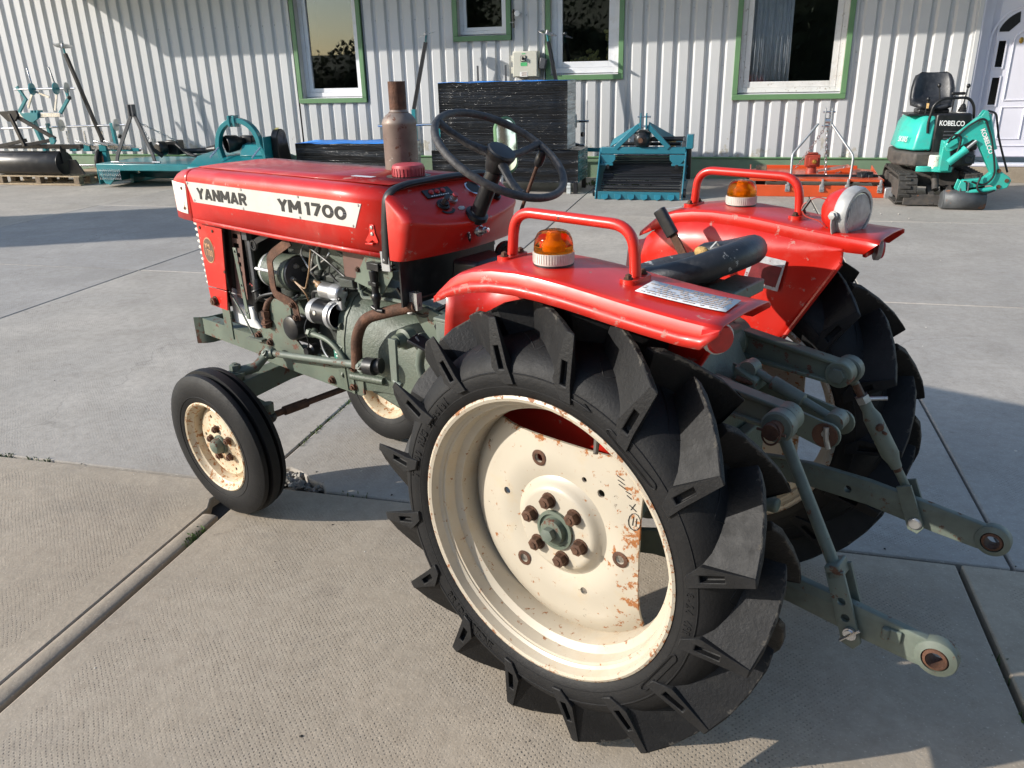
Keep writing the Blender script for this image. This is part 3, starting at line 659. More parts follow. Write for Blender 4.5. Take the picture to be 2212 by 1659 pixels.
vg = empty('pressure_gauge', W(-3.12, .02, 1.98), -WY); tag(vg, 'pipe valve with a round white gauge right of the small window', 'gauge')
k = MB(); k.tube([(0, -.03, -.03), (0, -.03, .20)], .011, 8); k.lathe([(.02, 0), (.02, .03), (.012, .03)], (0, -.03, .15), (0, 0, 1), 8); k.lathe([(.018, 0), (.018, .025), (.012, .025)], (0, -.03, .06), (0, 0, 1), 8); k.tube([(0, -.03, .12), (.05, -.05, .13)], .008, 8); k.build('pipe', 'black', vg)
k = MB(); k.lathe([(.038, 0), (.038, .022), (.034, .024), (0, .021)], (.055, -.04, .145), (0, -1, 0), 20); k.build('dial', 'white_print', vg)
k = MB(); k.box((-.02, -.05, .04), (.06, .008, .012)); k.build('handle', 'steel', vg, bevel=.003)
# white front door in its recess, right of the corner
dr = empty('front_door', W(2.56, -.10, 0), -WY); tag(dr, 'white panelled front door with arched top and narrow dark panes, cut off at right', 'door')
k = MB(); k.box((-.002, .0, 1.72), (.03, .22, 2.88)); k.build('side_reveal', 'door', dr)
k = MB(); k.box((1.4, .12, 1.72), (2.79, .06, 2.88)); k.build('surround', 'door', dr)
k = MB(); k.box((.09, .078, 1.72), (.13, .03, 2.86)); k.build('frame_post', 'door', dr, bevel=.004)
k = MB(); k.box((.82, .078, 1.39), (1.2, .03, 2.2)); k.build('leaf', 'door', dr, bevel=.004)
def moulding(pts, r_=.012): kk = MB(); kk.tube(pts, r_, 8); kk.build('moulding', 'door', dr)
cu_ = .54
arch_ = [(cu_ - .38, .06, .42)] + arc((cu_, .06, 1.62), .38, 180, 0, 16) + [(cu_ + .38, .06, .42), (cu_ - .38, .06, .42)]
moulding(arch_, .014)
arch2 = [(cu_ - .125, .06, .95)] + arc((cu_, .06, 1.60), .125, 180, 0, 12) + [(cu_ + .125, .06, .95), (cu_ - .125, .06, .95)]
moulding(arch2, .011)
moulding([(cu_ - .125, .06, .5), (cu_ - .125, .06, .87), (cu_ + .125, .06, .87), (cu_ + .125, .06, .5), (cu_ - .125, .06, .5)], .011)
for s_ in (-1, 1):
    for (z0, z1) in ((1.33, 1.62), (.90, 1.21), (.55, .80)):
        f_ = MB(); x = cu_ + s_ * .25
        for (aa, bb, cc_, dd) in ((x - .06, x - .042, z0 - .02, z1 + .02), (x + .042, x + .06, z0 - .02, z1 + .02), (x - .042, x + .042, z0 - .02, z0), (x - .042, x + .042, z1, z1 + .02)): f_.box(((aa + bb) / 2, .057, (cc_ + dd) / 2), (bb - aa, .014, dd - cc_))
        pf = f_.build('pane_frame', 'door', dr, bevel=.004)
        g = MB(); g.box((x, .061, (z0 + z1) / 2), (.086, .004, z1 - z0 + .002)); g.build('pane', M['blackglass'] if 'blackglass' in M else 'black', pf)
    q = [(cu_ + s_ * (.17 + .005), 1.71), (cu_ + s_ * .315, 1.71)]
    poly = [(cu_ + s_ * .20, 1.72), (cu_ + s_ * .30, 1.72)] + [(cu_ + s_ * .325 * math.cos(R(a)), 1.63 + .325 * math.sin(R(a))) for a in range(22, 71, 8)] + [(cu_ + s_ * .10, 1.82)]
    g = MB(); g.prism(poly, 'y', .056, .064); g.build('arched_pane', 'black', dr)
k = MB(); k.ball((cu_ - .05, .058, 1.62), .03, 12, (.8, .3, 1.2)); k.build('emblem', 'brass', dr)
k = MB(); k.box((1.4, .02, .09), (2.79, .34, .19)); k.build('threshold', 'edge_strip', dr, bevel=.01)
k = MB(); k.box((1.4, -.06, .205), (2.79, .2, .03)); k.build('sill', 'door', dr, bevel=.006)
# roof overhang above the frame (its shadow lies along the top of the wall)
rf = MB(); rf.prism([(-1.2, 2.95), (-1.2, 3.02), (.3, 3.45), (4.5, 4.75), (4.5, 4.65), (.2, 3.3)], 'x', -11.1, 6.2); ro_ = rf.build('roof', 'roof', bld)
k = MB(); k.lathe([(.06, 0), (.065, .005)], (0, 0, 0), (1, 0, 0), 8, cap=False); 
k = MB(); k.sweep([(-11.1, -1.24, 2.96), (6.2, -1.24, 2.96)], [(.06 * math.cos(R(a)), .06 * math.sin(R(a))) for a in range(180, 361, 20)] + [(.055 * math.cos(R(a)), .055 * math.sin(R(a))) for a in range(360, 179, -20)]); k.build('gutter', 'wall', ro_)
k = MB(); k.box((-6.8, 4.3, 2.2), (18.3, .1, 4.4)); k.build('rear_wall', 'wall', bld)
# ---- trees behind the photographer, and a hedge added to darken the window reflections
def leaf_mesh(seed, r_, h, n):
    k = MB(); q = random.Random(seed)
    clumps = [(q.gauss(0, r_ * .42), q.gauss(0, r_ * .42), h * q.uniform(.38, .98), q.uniform(.25, .5) * r_) for _ in range(26)]
    for i in range(n):
        cx, cy, cz, cr2 = q.choice(clumps); x, y, z = cx + q.gauss(0, cr2 * .55), cy + q.gauss(0, cr2 * .55), cz + q.gauss(0, cr2 * .5)
        s_ = q.uniform(.08, .16); d1 = Vector((q.gauss(0, 1), q.gauss(0, 1), q.gauss(0, 1))).normalized(); d2 = d1.orthogonal().normalized()
        c = Vector((x, y, z)); k.add([c + d1 * s_, c + d2 * s_ * .6, c - d1 * s_, c - d2 * s_ * .6], [(0, 1, 2, 3)])
    return k
def tree(loc, seed, r_, h, lab):
    t = empty('garden_tree', loc); tag(t, lab, 'tree', 'trees behind the photographer')
    k = MB(); q = random.Random(seed); k.tube([(0, 0, -.05), (.05, 0, h * .3), (0, .1, h * .6), (.1, .1, h * .85)], [.16, .12, .08, .03], 8)
    for i in range(7):
        a = q.uniform(0, 6.28); z = h * q.uniform(.3, .65); k.tube([(0, 0, z), (math.cos(a) * r_ * .5, math.sin(a) * r_ * .5, z + h * .18), (math.cos(a) * r_ * .8, math.sin(a) * r_ * .8, z + h * .3)], [.06, .035, .012], 6)
    k.build('trunk', 'bark', t); leaf_mesh(seed, r_, h, 9000).build('crown', 'leaf', t, ang=180)
tree((-20, -14, 0), 1, 2.6, 5.0, 'bare topped tree standing alone behind the photographer on the left')
tree((1.5, -14, 0), 2, 3.8, 9.0, 'tall dense tree directly behind the photographer')
tree((8.5, -12, 0), 3, 4.0, 9.5, 'tallest dense tree behind the photographer on the right')
tree((15, -8, 0), 4, 3.8, 8.8, 'dense tree at the right edge of the yard')
hd = MB(); q = random.Random(8)
for i in range(14000):
    x = q.uniform(-34, 26); c = Vector((x, -19 + q.gauss(0, .5) , q.uniform(0, (3.0 if x < -21 else 6.5) + .6 * math.sin(x * .6)))); s_ = q.uniform(.1, .2); d1 = Vector((q.gauss(0, 1), q.gauss(0, 1), q.gauss(0, 1))).normalized(); d2 = d1.orthogonal()
    hd.add([c + d1 * s_, c + d2 * s_ * .7, c - d1 * s_, c - d2 * s_ * .7], [(0, 1, 2, 3)])
hd.box((-1, -19.3, 2.7), (46, .6, 5.6)); hd.box((-30, -19.3, 1.2), (14, .6, 2.6))
tag(hd.build('hedge', 'leaf', ang=180), 'unseen hedge added behind the photographer to darken the window reflections', 'hedge')
# ================================================================== THE TRACTOR   x forward, y to its left, z up, origin under the rear axle
TR = empty('tractor', (.387, 1.879, 0), R(140)); tag(TR, 'red vintage compact tractor with grey green engine and tall lugged rear tyres', 'tractor')
def B(mb, name, mtl, bevel=0, par=TR, **kw): return mb.build(name, mtl, par, bevel=bevel, **kw)
# ---------------------------------------------------------------- rear wheels
AZ = .5065
def rear_wheel(side):
    yc = .435 * side; ky = .86
    th = [(.322, .098), (.33, .109), (.345, .116), (.362, .1205), (.378, .119), (.393, .112), (.408, .099), (.421, .080), (.431, .056), (.437, .028), (.4385, 0)]; tp = [(r_, -y) for r_, y in th] + [(r_, y) for r_, y in th[::-1][1:]]
    tp = [(r_, y * ky) for r_, y in tp]
    k = MB(); k.lathe(tp, (0, 0, 0), (0, 1, 0), 96, cap=False)
    for s_ in (-1, 1):
        k.torus((0, s_ * .1145 * ky, 0), (0, 1, 0), .349, .0028, 96, 6); k.torus((0, s_ * .1185 * ky, 0), (0, 1, 0), .3785, .002, 96, 6)
    ty = B(k, 'rear_tyre', 'rubber'); ty.location = (0, yc, AZ)
    if side > 0: ty['label'] = 'near rear tyre with tall black lugs'
    else: ty['label'] = 'far rear tyre with tall black lugs'
    # one lug for each half of the tread
    def lug(h):
        D = .30          # lead of the centre end, radians
        def pt(r_, y, a): return (r_ * math.sin(a), y * h * ky, r_ * math.cos(a))
        secs = []        # (y, r_base, r_top, base half angle, top half angle, angle)
        for (y, rb, rt_, hb, ht, a) in ((.114, .372, .4935, .060, .018, .0), (.085, .402, .500, .066, .019, .085), (.045, .424, .504, .066, .020, .19), (.008, .431, .505, .062, .021, D - .01), (-.016, .431, .499, .050, .018, D + .04)):
            secs.append([pt(rb, y, a - hb), pt(rb, y, a + hb * .8), pt(rt_, y, a + ht), pt(rt_, y, a - ht)])
        k = MB(); vs_ = [p for s_ in secs for p in s_]; fs = []
        for i in range(len(secs) - 1):
            for q in range(1, 4): fs.append((i * 4 + q, i * 4 + (q + 1) % 4, i * 4 + 4 + (q + 1) % 4, i * 4 + 4 + q))
        e = (len(secs) - 1) * 4; fs.append((e, e + 1, e + 2, e + 3)); k.add(vs_, fs)
        # outer end running down the side wall, with its slot
        yo = lambda r_: .127 - max(0, (r_ - .39)) * .10
        ring = [(.356, -.058), (.356, .010), (.392, .048), (.4935, .018), (.4935, -.018), (.392, -.060)]
        outer = [pt(r_, yo(r_), a - (.03 if r_ < .38 else 0)) for r_, a in ring]
        inner = [pt(r_, .105 if r_ < .45 else .114, a - (.03 if r_ < .38 else 0)) for r_, a in ring]
        sl = [(.388, -.036), (.388, .002), (.436, .014), (.436, -.016)]
        so = [pt(r_, yo(r_) + .0003, a) for r_, a in sl]; si = [pt(r_, yo(r_) - .016, a) for r_, a in sl]
        o = len(k.v)
        k.add(outer + inner + so + si, [(0, 6, 7, 1), (1, 7, 8, 2), (2, 8, 9, 3), (3, 9, 10, 4), (4, 10, 11, 5), (5, 11, 6, 0),
              (0, 1, 13, 12), (1, 2, 14, 13), (2, 3, 14), (3, 4, 15, 14), (4, 5, 15), (5, 0, 12, 15), (12, 13, 17, 16), (13, 14, 18, 17), (14, 15, 19, 18), (15, 12, 16, 19), (16, 17, 18, 19)])
        # mould seam down the lug flanks
        return k
    for h in (1, -1):
        first = None
        for i in range(16):
            a = 2 * math.pi * (i / 16) + R(90 - 10.2) + (R(11.25) if h * side < 0 else 0)
            if first is None:
                first = lug(h).build('lug', 'lug', ty, bevel=.0035, ang=32); o = first
            else: o = dup(first, ty)
            o.rotation_euler = (0, a, 0)
    # moulding lines between the lugs
    k = MB()
    for i in range(16):
        for h in (1, -1):
            a0 = 2 * math.pi * (i / 16) + R(90 - 10.2) + (R(11.25) if h * side < 0 else 0)
            for (y0, da0, y1, da1) in ((.105, .16, .0, .43), (.02, .10, .108, .30), (.108, .30, .06, .40)):
                pts = []
                for t in range(7):
                    u = t / 6; y = y0 + (y1 - y0) * u; a = a0 + da0 + (da1 - da0) * u; r_ = .4395 - abs(y * 10.2) ** 2.6 * .034
                    pts.append((r_ * math.sin(a), y * h * ky, r_ * math.cos(a)))
                k.tube(pts, .0011, 4)
    tag(k.build('mould_lines', 'rubber', ty), kind='stuff')
    # raised side-wall lettering
    k = MB()
    def arc_text(s_, r_, a_mid, h_, flip=1):
        adv = h_ * .82; tot = (len(s_) - 1) * adv / r_
        for i, ch in enumerate(s_):
            if ch == ' ': continue
            a = a_mid + flip * (i * adv / r_ - tot / 2)       # angle from top, positive towards the rear as seen from the left
            vs_, fs = text_mesh(ch, .015); w_ = max(v.x for v in vs_) - min(v.x for v in vs_); mx = (max(v.x for v in vs_) + min(v.x for v in vs_)) / 2
            tx = Vector((-math.cos(a), 0, -math.sin(a))) * flip; ry = Vector((-math.sin(a), 0, math.cos(a))) * flip; c = Vector((-math.sin(a) * r_, .1190 * ky, math.cos(a) * r_))
            P_ = [c + tx * ((v.x - mx) * h_ * 1.15) + ry * ((v.y - .35) * h_ * 1.4) + Vector((0, (.0 if True else 0), 0)) for v in vs_]
            n = len(P_); edges = set()
            for f in fs:
                for q in range(len(f)): edges.add((f[q], f[(q + 1) % len(f)]))
            k.add([p + Vector((0, .0022, 0)) for p in P_] + P_, list(fs) + [(x, y, y + n, x + n) for x, y in edges if (y, x) not in edges])
    if side > 0:
        arc_text('T-700 RUG Special', .3625, R(-62), .019); arc_text('BRIDGESTONE', .3625, R(215), .019, -1); arc_text('8-24 4PR', .3625, R(92), .015)
        tag(k.build('side_wall_lettering', 'rubber', ty), kind='stuff')
        k = MB(); k.tube([(-.09, .1225 * ky, .357), (-.112, .1225 * ky, .351), (-.135, .1225 * ky, .342)], .0015, 5); k.tube([(-.122, .1225 * ky, .354), (-.137, .1225 * ky, .341), (-.121, .1225 * ky, .340)], .0015, 5)
        for a0 in (30, 110):
            loop = []
            for (aa, rr_) in [(a0, .352), (a0 + 20, .352), (a0 + 21.5, .359), (a0 + 20, .366), (a0, .366), (a0 - 1.5, .359)]: loop.append((-math.sin(R(aa)) * rr_, .122 * ky, math.cos(R(aa)) * rr_))
            k.tube(fillet(loop + [loop[0]], .008, 3), .0013, 5)
        tag(k.build('side_wall_marks', 'rubber', ty), kind='stuff')
    # rim
    rp = [(.327, .103), (.3285, .111), (.323, .114), (.316, .111), (.313, .098), (.309, .082), (.299, .078), (.2965, .06), (.295, .045), (.279, .034), (.276, .0), (.279, -.034), (.296, -.05), (.299, -.078), (.313, -.098), (.316, -.111), (.323, -.114), (.3285, -.111), (.327, -.103), (.318, -.095), (.304, -.083), (.303, -.05), (.285, -.03), (.283, 0), (.285, .030), (.302, .044), (.304, .083), (.318, .095)]
    rp = [(r_, y * .86) for r_, y in rp]
    k = MB(); k.lathe(rp, (0, 0, 0), (0, 1, 0), 96, closed=True); rim = B(k, 'rear_rim', 'cream_rim'); rim.location = (0, yc, AZ)
    # pressed disc with two straight cut edges and real holes
    def yr(r_):
        if r_ < .092: return .030
        if r_ < .118: t = (r_ - .092) / .026; return .030 - .022 * (3 * t * t - 2 * t ** 3)
        if r_ < .2: return .008 + .008 * math.sin((r_ - .118) / .082 * math.pi)
        t = (r_ - .2) / .08; return .008 - .034 * t * t
    k = MB(); n = 96; rs_ = [.03, .055, .088, .094, .1, .105, .11, .118, .128, .15, .175, .2, .22, .24, .26, .281]
    for lay in (0, 1):
        vs_ = []
        for i in range(n):
            a = 2 * math.pi * i / n; dx, dz = math.sin(a), math.cos(a); lim = .281
            if dz > .3: lim = min(lim, .202 / dz)
            if dx < -.3: lim = min(lim, .196 / -dx)
            for r_ in rs_:
                q = min(r_, lim - (.281 - r_) * .02); vs_.append((dx * q, yr(q) - lay * .006, dz * q))
        m_ = len(rs_); k.add(vs_, [(i * m_ + q, ((i + 1) % n) * m_ + q, ((i + 1) % n) * m_ + q + 1, i * m_ + q + 1) for i in range(n) for q in range(m_ - 1)])
    m_ = len(rs_); o1 = n * m_
    k.add([], []); 
    for i in range(n):
        j = (i + 1) % n
        k.f.append((i * m_ + m_ - 1, j * m_ + m_ - 1, o1 + j * m_ + m_ - 1, o1 + i * m_ + m_ - 1)); k.mi.append(0)
        k.f.append((i * m_, j * m_, o1 + j * m_, o1 + i * m_)); k.mi.append(0)
    disc = B(k, 'wheel_disc', 'cream_disc', par=rim)
    ch = MB()
    for (a, r_, q) in ((20, .162, .010), (75, .155, .009), (140, .158, .0095), (205, .155, .009), (262, .158, .0095), (318, .158, .009), (335, .150, .0065)):
        ch.cyl((math.sin(R(a)) * r_, -.06, math.cos(R(a)) * r_), (math.sin(R(a)) * r_, .08, math.cos(R(a)) * r_), q, 14)
    if side > 0: cut(disc, ch)
    for (a, r_) in ((20, .162), (140, .158), (262, .158)): k = MB(); k.lathe([(.0105, 0), (.019, 0), (.017, .0012), (.0105, .0012)], (math.sin(R(a)) * r_, yr(r_) + .0002, math.cos(R(a)) * r_), (0, 1, 0), 16, closed=True); k.build('rust_ring', 'rust', rim)
    if side > 0:     # pen marks on the disc
        k = MB()
        def pen(pts): k.tube([(-p[0], yr(math.hypot(*p)) + .0006, p[1]) for p in pts], .0009, 4)
        ox, oz = .150, .112
        for dz_ in (0, .009, .018): pen([(ox - .012 + dz_ * .3, oz + .055 - dz_), (ox + .004 + dz_ * .3, oz + .048 - dz_)])
        pen([(ox + .010, oz + .026), (ox + .022, oz + .022)]); pen([(ox + .013, oz + .018), (ox + .024, oz + .012)])
        pen([(ox + .020, oz - .002), (ox + .036, oz - .012)]); pen([(ox + .033, oz + .004), (ox + .024, oz - .012)])
        pen([(ox + .034 + .013 * math.cos(R(a)) , oz - .036 + .019 * math.sin(R(a))) for a in range(0, 361, 30)])
        pen([(ox + .031, oz - .026), (ox + .030, oz - .045)]); pen([(ox + .038, oz - .027), (ox + .037, oz - .046)])
        tag(k.build('pen_marks', 'black_print', rim), kind='stuff')
    for i in range(6):
        a = R(15 + 60 * i); k = MB(); k.hexbolt((math.sin(a) * .069, .030, math.cos(a) * .069), (0, 1, 0), .0148, .017, .004, True); k.build('wheel_bolt', 'rust_bolt', rim)
    k = MB(); k.lathe([(.047, .022), (.046, .037), (.039, .038), (.038, .033), (.031, .033), (.029, .048), (.024, .0495), (0, .0495)], (0, 0, 0), (0, 1, 0), 32); k.build('hub_cap', 'green_rusty', rim)
    k = MB(); k.hexbolt((0, .0495, 0), (0, 1, 0), .0165, .014, 0, False); k.build('hub_bolt', 'link', rim)
    k = MB(); k.tube([(-.095, .01, .270), (-.107, .035, .252), (-.115, .052, .226)], [.0065, .0065, .005], 8); k.build('valve', 'muddy', rim)
    if side < 0: disc.scale = (1, -1, 1); disc.location = (0, 0, 0)
rear_wheel(1); rear_wheel(-1)
# ---------------------------------------------------------------- front wheels
def front_wheel(side):
    k = MB(); half = [(.160, .046), (.172, .053), (.20, .058), (.226, .057), (.246, .051), (.2575, .044), (.2600, .037), (.2600, .0295), (.243, .0265), (.243, .0175), (.2655, .0145), (.2665, .0)]
    k.lathe([(r_, -y) for r_, y in half] + [(r_, y) for r_, y in half[::-1][1:]], (0, 0, 0), (0, 1, 0), 72, cap=False)
    for s_ in (-1, 1): k.torus((0, s_ * .0560, 0), (0, 1, 0), .187, .0016, 72, 5)
    ty = B(k, 'front_tyre', 'rubber'); ty['label'] = 'near front tyre with circumferential ribs' if side > 0 else 'far front tyre with circumferential ribs'
    mat = Matrix.Translation((1.475, .385 * side, .268)) @ Matrix.Rotation(R(2.0), 4, 'Z') @ Matrix.Rotation(R(-4) * side, 4, 'X')
    ty.matrix_local = mat
    k = MB(); k.lathe([(.163, .046), (.166, .052), (.162, .055), (.156, .052), (.150, .038), (.142, .033), (.138, .012), (.140, -.03), (.156, -.05), (.166, -.05), (.158, -.045), (.145, -.028), (.144, .012), (.147, .028), (.156, .035)], (0, 0, 0), (0, 1, 0), 64, closed=True)
    rim = B(k, 'front_rim', 'cream_rusty'); rim.matrix_local = mat
    k = MB(); k.lathe([(.03, .022), (.058, .022), (.066, .016), (.10, .014), (.118, .016), (.141, -.004), (.141, -.010), (.116, .010), (.06, .010), (.03, .014)], (0, 0, 0), (0, 1, 0), 48, closed=True); d_ = B(k, 'wheel_disc', 'cream_rusty', par=rim)
    if side > 0:
        ch = MB()
        for i in range(6): a = R(25 + 60 * i); ch.cyl((math.sin(a) * .10, -.03, math.cos(a) * .10), (math.sin(a) * .10, .05, math.cos(a) * .10), .0065, 10)
        cut(d_, ch)
    for i in range(5): a = R(10 + 72 * i); k = MB(); k.hexbolt((math.sin(a) * .056, .022, math.cos(a) * .056), (0, 1, 0), .0115, .012, .004); k.build('wheel_bolt', 'rust', rim)
    k = MB(); k.lathe([(.034, .018), (.034, .026), (.027, .030), (.027, .044), (.022, .055), (.010, .060), (0, .060)], (0, 0, 0), (0, 1, 0), 24); k.torus((0, .028, 0), (0, 1, 0), .031, .003, 24, 6); k.build('hub_cap', 'green_rusty', rim)
    if side < 0:
        for o in (ty, rim): o.matrix_local = mat @ Matrix.Scale(-1, 4, (0, 1, 0)) if o is rim else mat
front_wheel(1); front_wheel(-1)
# ---------------------------------------------------------------- hood
def hood_sec(hw, zt, zb, r_=.034):
    right = [(hw, zb), (hw + .001, (zb + zt) / 2)] + [(hw - r_ + r_ * math.cos(R(a)), zt - r_ + r_ * math.sin(R(a)) * .97) for a in (0, 18, 36, 54, 72, 90)] + [(hw * .35, zt + .004)]
    return right + [(0, zt + .005)] + [(-y, z) for y, z in right[::-1]]
def loft(secs, xs_):
    k = MB(); m_ = len(secs[0]); vs_ = [(x, y, z) for x, sc in zip(xs_, secs) for y, z in sc]
    k.add(vs_, [(i * m_ + q, i * m_ + q + 1, (i + 1) * m_ + q + 1, (i + 1) * m_ + q) for i in range(len(xs_) - 1) for q in range(m_ - 1)]); return k
xs_ = [.758, 1.0, 1.3, 1.6, 1.782]
for s_ in (1, -1):
    k = MB(); k.add([(x, s_ * .2078, z) for x in (.78, 1.0, 1.3, 1.6, 1.78) for z in (.960 + max(0, x - 1.2) * .012, .974 + max(0, x - 1.2) * .012)], [(i * 2, i * 2 + 1, i * 2 + 3, i * 2 + 2) for i in range(4)]); B(k, 'hood_lower_edge', 'red_worn', solid=.0012)
hood = B(loft([hood_sec(.205, 1.1485, .961), hood_sec(.205, 1.150, .961), hood_sec(.205, 1.150, .963), hood_sec(.2045, 1.148, .966), hood_sec(.203, 1.146, .969)], xs_), 'hood', 'red', solid=.003, ang=30)
tp = MB(); tp.add([(x, y, 1.1525 + (.004 if abs(y) < .1 else .0015) + (0 if x < 1.5 else -.002)) for x in (.80, 1.2, 1.5, 1.775) for y in (-.155, -.08, 0, .08, .155)], [(i * 5 + q, i * 5 + q + 1, i * 5 + 6 + q, i * 5 + 5 + q) for i in range(3) for q in range(4)])
B(tp, 'hood_top', 'red_top', par=hood, solid=.002)
nose = B(loft([hood_sec(.203, 1.146, .969), hood_sec(.200, 1.1445, .969), hood_sec(.190, 1.138, .967), hood_sec(.176, 1.126, .966, .04), hood_sec(.170, 1.112, .966, .03)], [1.785, 1.81, 1.87, 1.925, 1.945]), 'hood_nose', 'red', solid=.003, ang=30)
k = MB(); k.prism([(-.168, .967), (.168, .967), (.168, 1.085), (.14, 1.112), (-.14, 1.112), (-.168, 1.085)], 'x', 1.938, 1.944); B(k, 'nose_front', 'white_rusty', par=nose)
for s_ in (1, -1):
    k = MB(); nx = 9; vs_ = []
    def nw(x):
        T_ = [(1.785, .203), (1.81, .200), (1.87, .190), (1.925, .176), (1.945, .170)]
        for (a, ya), (b, yb) in zip(T_, T_[1:]):
            if a <= x <= b: return ya + (yb - ya) * (x - a) / (b - a)
        return .17
    for off in (.0045, .0015):
        for i in range(nx):
            t = i / (nx - 1); xt_, xb_ = 1.798 + .145 * t, 1.812 + .118 * t
            for j in range(4): u = j / 3; x = xt_ + (xb_ - xt_) * u; vs_.append((x, s_ * (nw(x) + off), 1.098 - .106 * u))
    k.add(vs_, [(i * 4 + j, i * 4 + j + 1, i * 4 + 5 + j, i * 4 + 4 + j) for i in range(nx - 1) for j in range(3)] + [(nx * 4 + i * 4 + j, nx * 4 + i * 4 + j + 1, nx * 4 + i * 4 + 5 + j, nx * 4 + i * 4 + 4 + j) for i in range(nx - 1) for j in range(3)] + [(i * 4, i * 4 + 4, nx * 4 + i * 4 + 4, nx * 4 + i * 4) for i in range(nx - 1)] + [(i * 4 + 3, i * 4 + 7, nx * 4 + i * 4 + 7, nx * 4 + i * 4 + 3) for i in range(nx - 1)] + [(j, j + 1, nx * 4 + j + 1, nx * 4 + j) for j in range(3)] + [(nx * 4 - 4 + j, nx * 4 - 3 + j, nx * 8 - 3 + j, nx * 8 - 4 + j) for j in range(3)])
    B(k, 'nose_side_panel', 'white_rusty', bevel=.0015, par=nose)
    k = MB()
    for (x, z) in ((1.835, 1.08), (1.835, 1.01)): k.lathe([(.006, 0), (.005, .003), (0, .003)], (x, s_ * (nw(x) + .0045), z), (0, s_, 0), 8)
    tag(B(k, 'panel_rivets', 'rust', par=nose), kind='stuff')
    k = MB(); yo = .2075 * s_
    k.prism([(1.785, 1.1075), (.863, 1.1050), (.897, 1.0350), (1.753, 1.0395)], 'y', yo - .002 * s_, yo + .0015 * s_)
    pl = B(k, 'side_plate', 'plate', par=hood)
    k = MB()
    for (x, z) in ((1.775, 1.102), (1.745, 1.046), (1.45, 1.103), (1.45, 1.0425), (1.15, 1.1025), (1.15, 1.041), (.875, 1.10), (.905, 1.04)): k.lathe([(.0045, 0), (.0035, .002), (0, .0022)], (x, yo + .0015 * s_, z), (0, s_, 0), 8)
    tag(B(k, 'plate_rivets', 'steel', par=hood), kind='stuff')
X_ = (-1, 0, 0); Y_ = (0, 0, 1)
block_text('name_lettering', 'YANMAR', (1.722, .2092, 1.053), X_, Y_, .298, .0385, 'black_print', hood)
block_text('model_lettering', 'YM', (1.258, .2092, 1.0525), X_, Y_, .118, .0385, 'black_print', hood)
block_text('model_lettering', '1700', (1.123, .2092, 1.0525), X_, Y_, .193, .0385, 'black_print', hood)
# hood latch
k = MB(); k.prism([(.832, 1.052), (.815, 1.052), (.812, 1.030), (.800, 1.006), (.806, .999), (.824, 1.008), (.842, .999), (.856, 1.003), (.836, 1.028)], 'y', .208, .2115); k.prism([(.81, 1.004), (.845, 1.0), (.842, .996), (.81, .997)], 'y', .2115, .224); la = B(k, 'hood_latch', 'red', bevel=.0015, par=hood)
k = MB()
for z in (1.044, 1.026): k.lathe([(.006, 0), (.005, .003), (0, .004)], (.823, .2115, z), (0, 1, 0), 10)
tag(B(k, 'latch_rivets', 'steel', par=hood), kind='stuff')
# fuel cap in its recess
k = MB(); k.lathe([(.066, .0), (.066, .0025), (.050, .0025), (.050, .0)], (.885, 0, 1.156), (0, 0, 1), 32, closed=True); B(k, 'cap_seat', 'black', par=hood)
k = MB(); pr_ = [(.047, 0), (.0475, .024), (.045, .031), (.038, .034), (.0, .034)]; k.lathe(pr_, (.885, 0, 1.159), (0, 0, 1), 40)
for i in range(28): a = 2 * math.pi * i / 28; k.box((.885 + math.cos(a) * .0475, math.sin(a) * .0475, 1.171), (.003, .0045, .022), (0, 0, math.degrees(a)))
B(k, 'fuel_cap', 'red_plastic')
k = MB(); k.box((1.0, .075, 1.1575), (.085, .02, .001), (0, 0, 4)); B(k, 'hood_sticker', 'label', par=hood)
# exhaust muffler on the far side
mx, my = 1.045, -.125
k = MB(); k.lathe([(.030, 1.12), (.052, 1.135), (.053, 1.14), (.053, 1.290), (.055, 1.295), (.053, 1.301), (.0505, 1.308), (.041, 1.320), (.029, 1.328), (.027, 1.334), (.0262, 1.335), (.0262, 1.418), (.0235, 1.418), (.0235, 1.35)], (mx, my, 0), (0, 0, 1), 36, cap=False); mf = B(k, 'exhaust_muffler', 'exhaust', ang=50)
k = MB(); k.lathe([(.0268, 1.336), (.0268, 1.4175), (.0262, 1.418), (.0262, 1.336)], (mx, my, 0), (0, 0, 1), 32, closed=True); B(k, 'tail_pipe', 'rust', par=mf)
k = MB(); k.torus((mx, my, 1.326), (0, 0, 1), .0285, .003, 32, 6); B(k, 'clamp_ring', 'rust', par=mf)
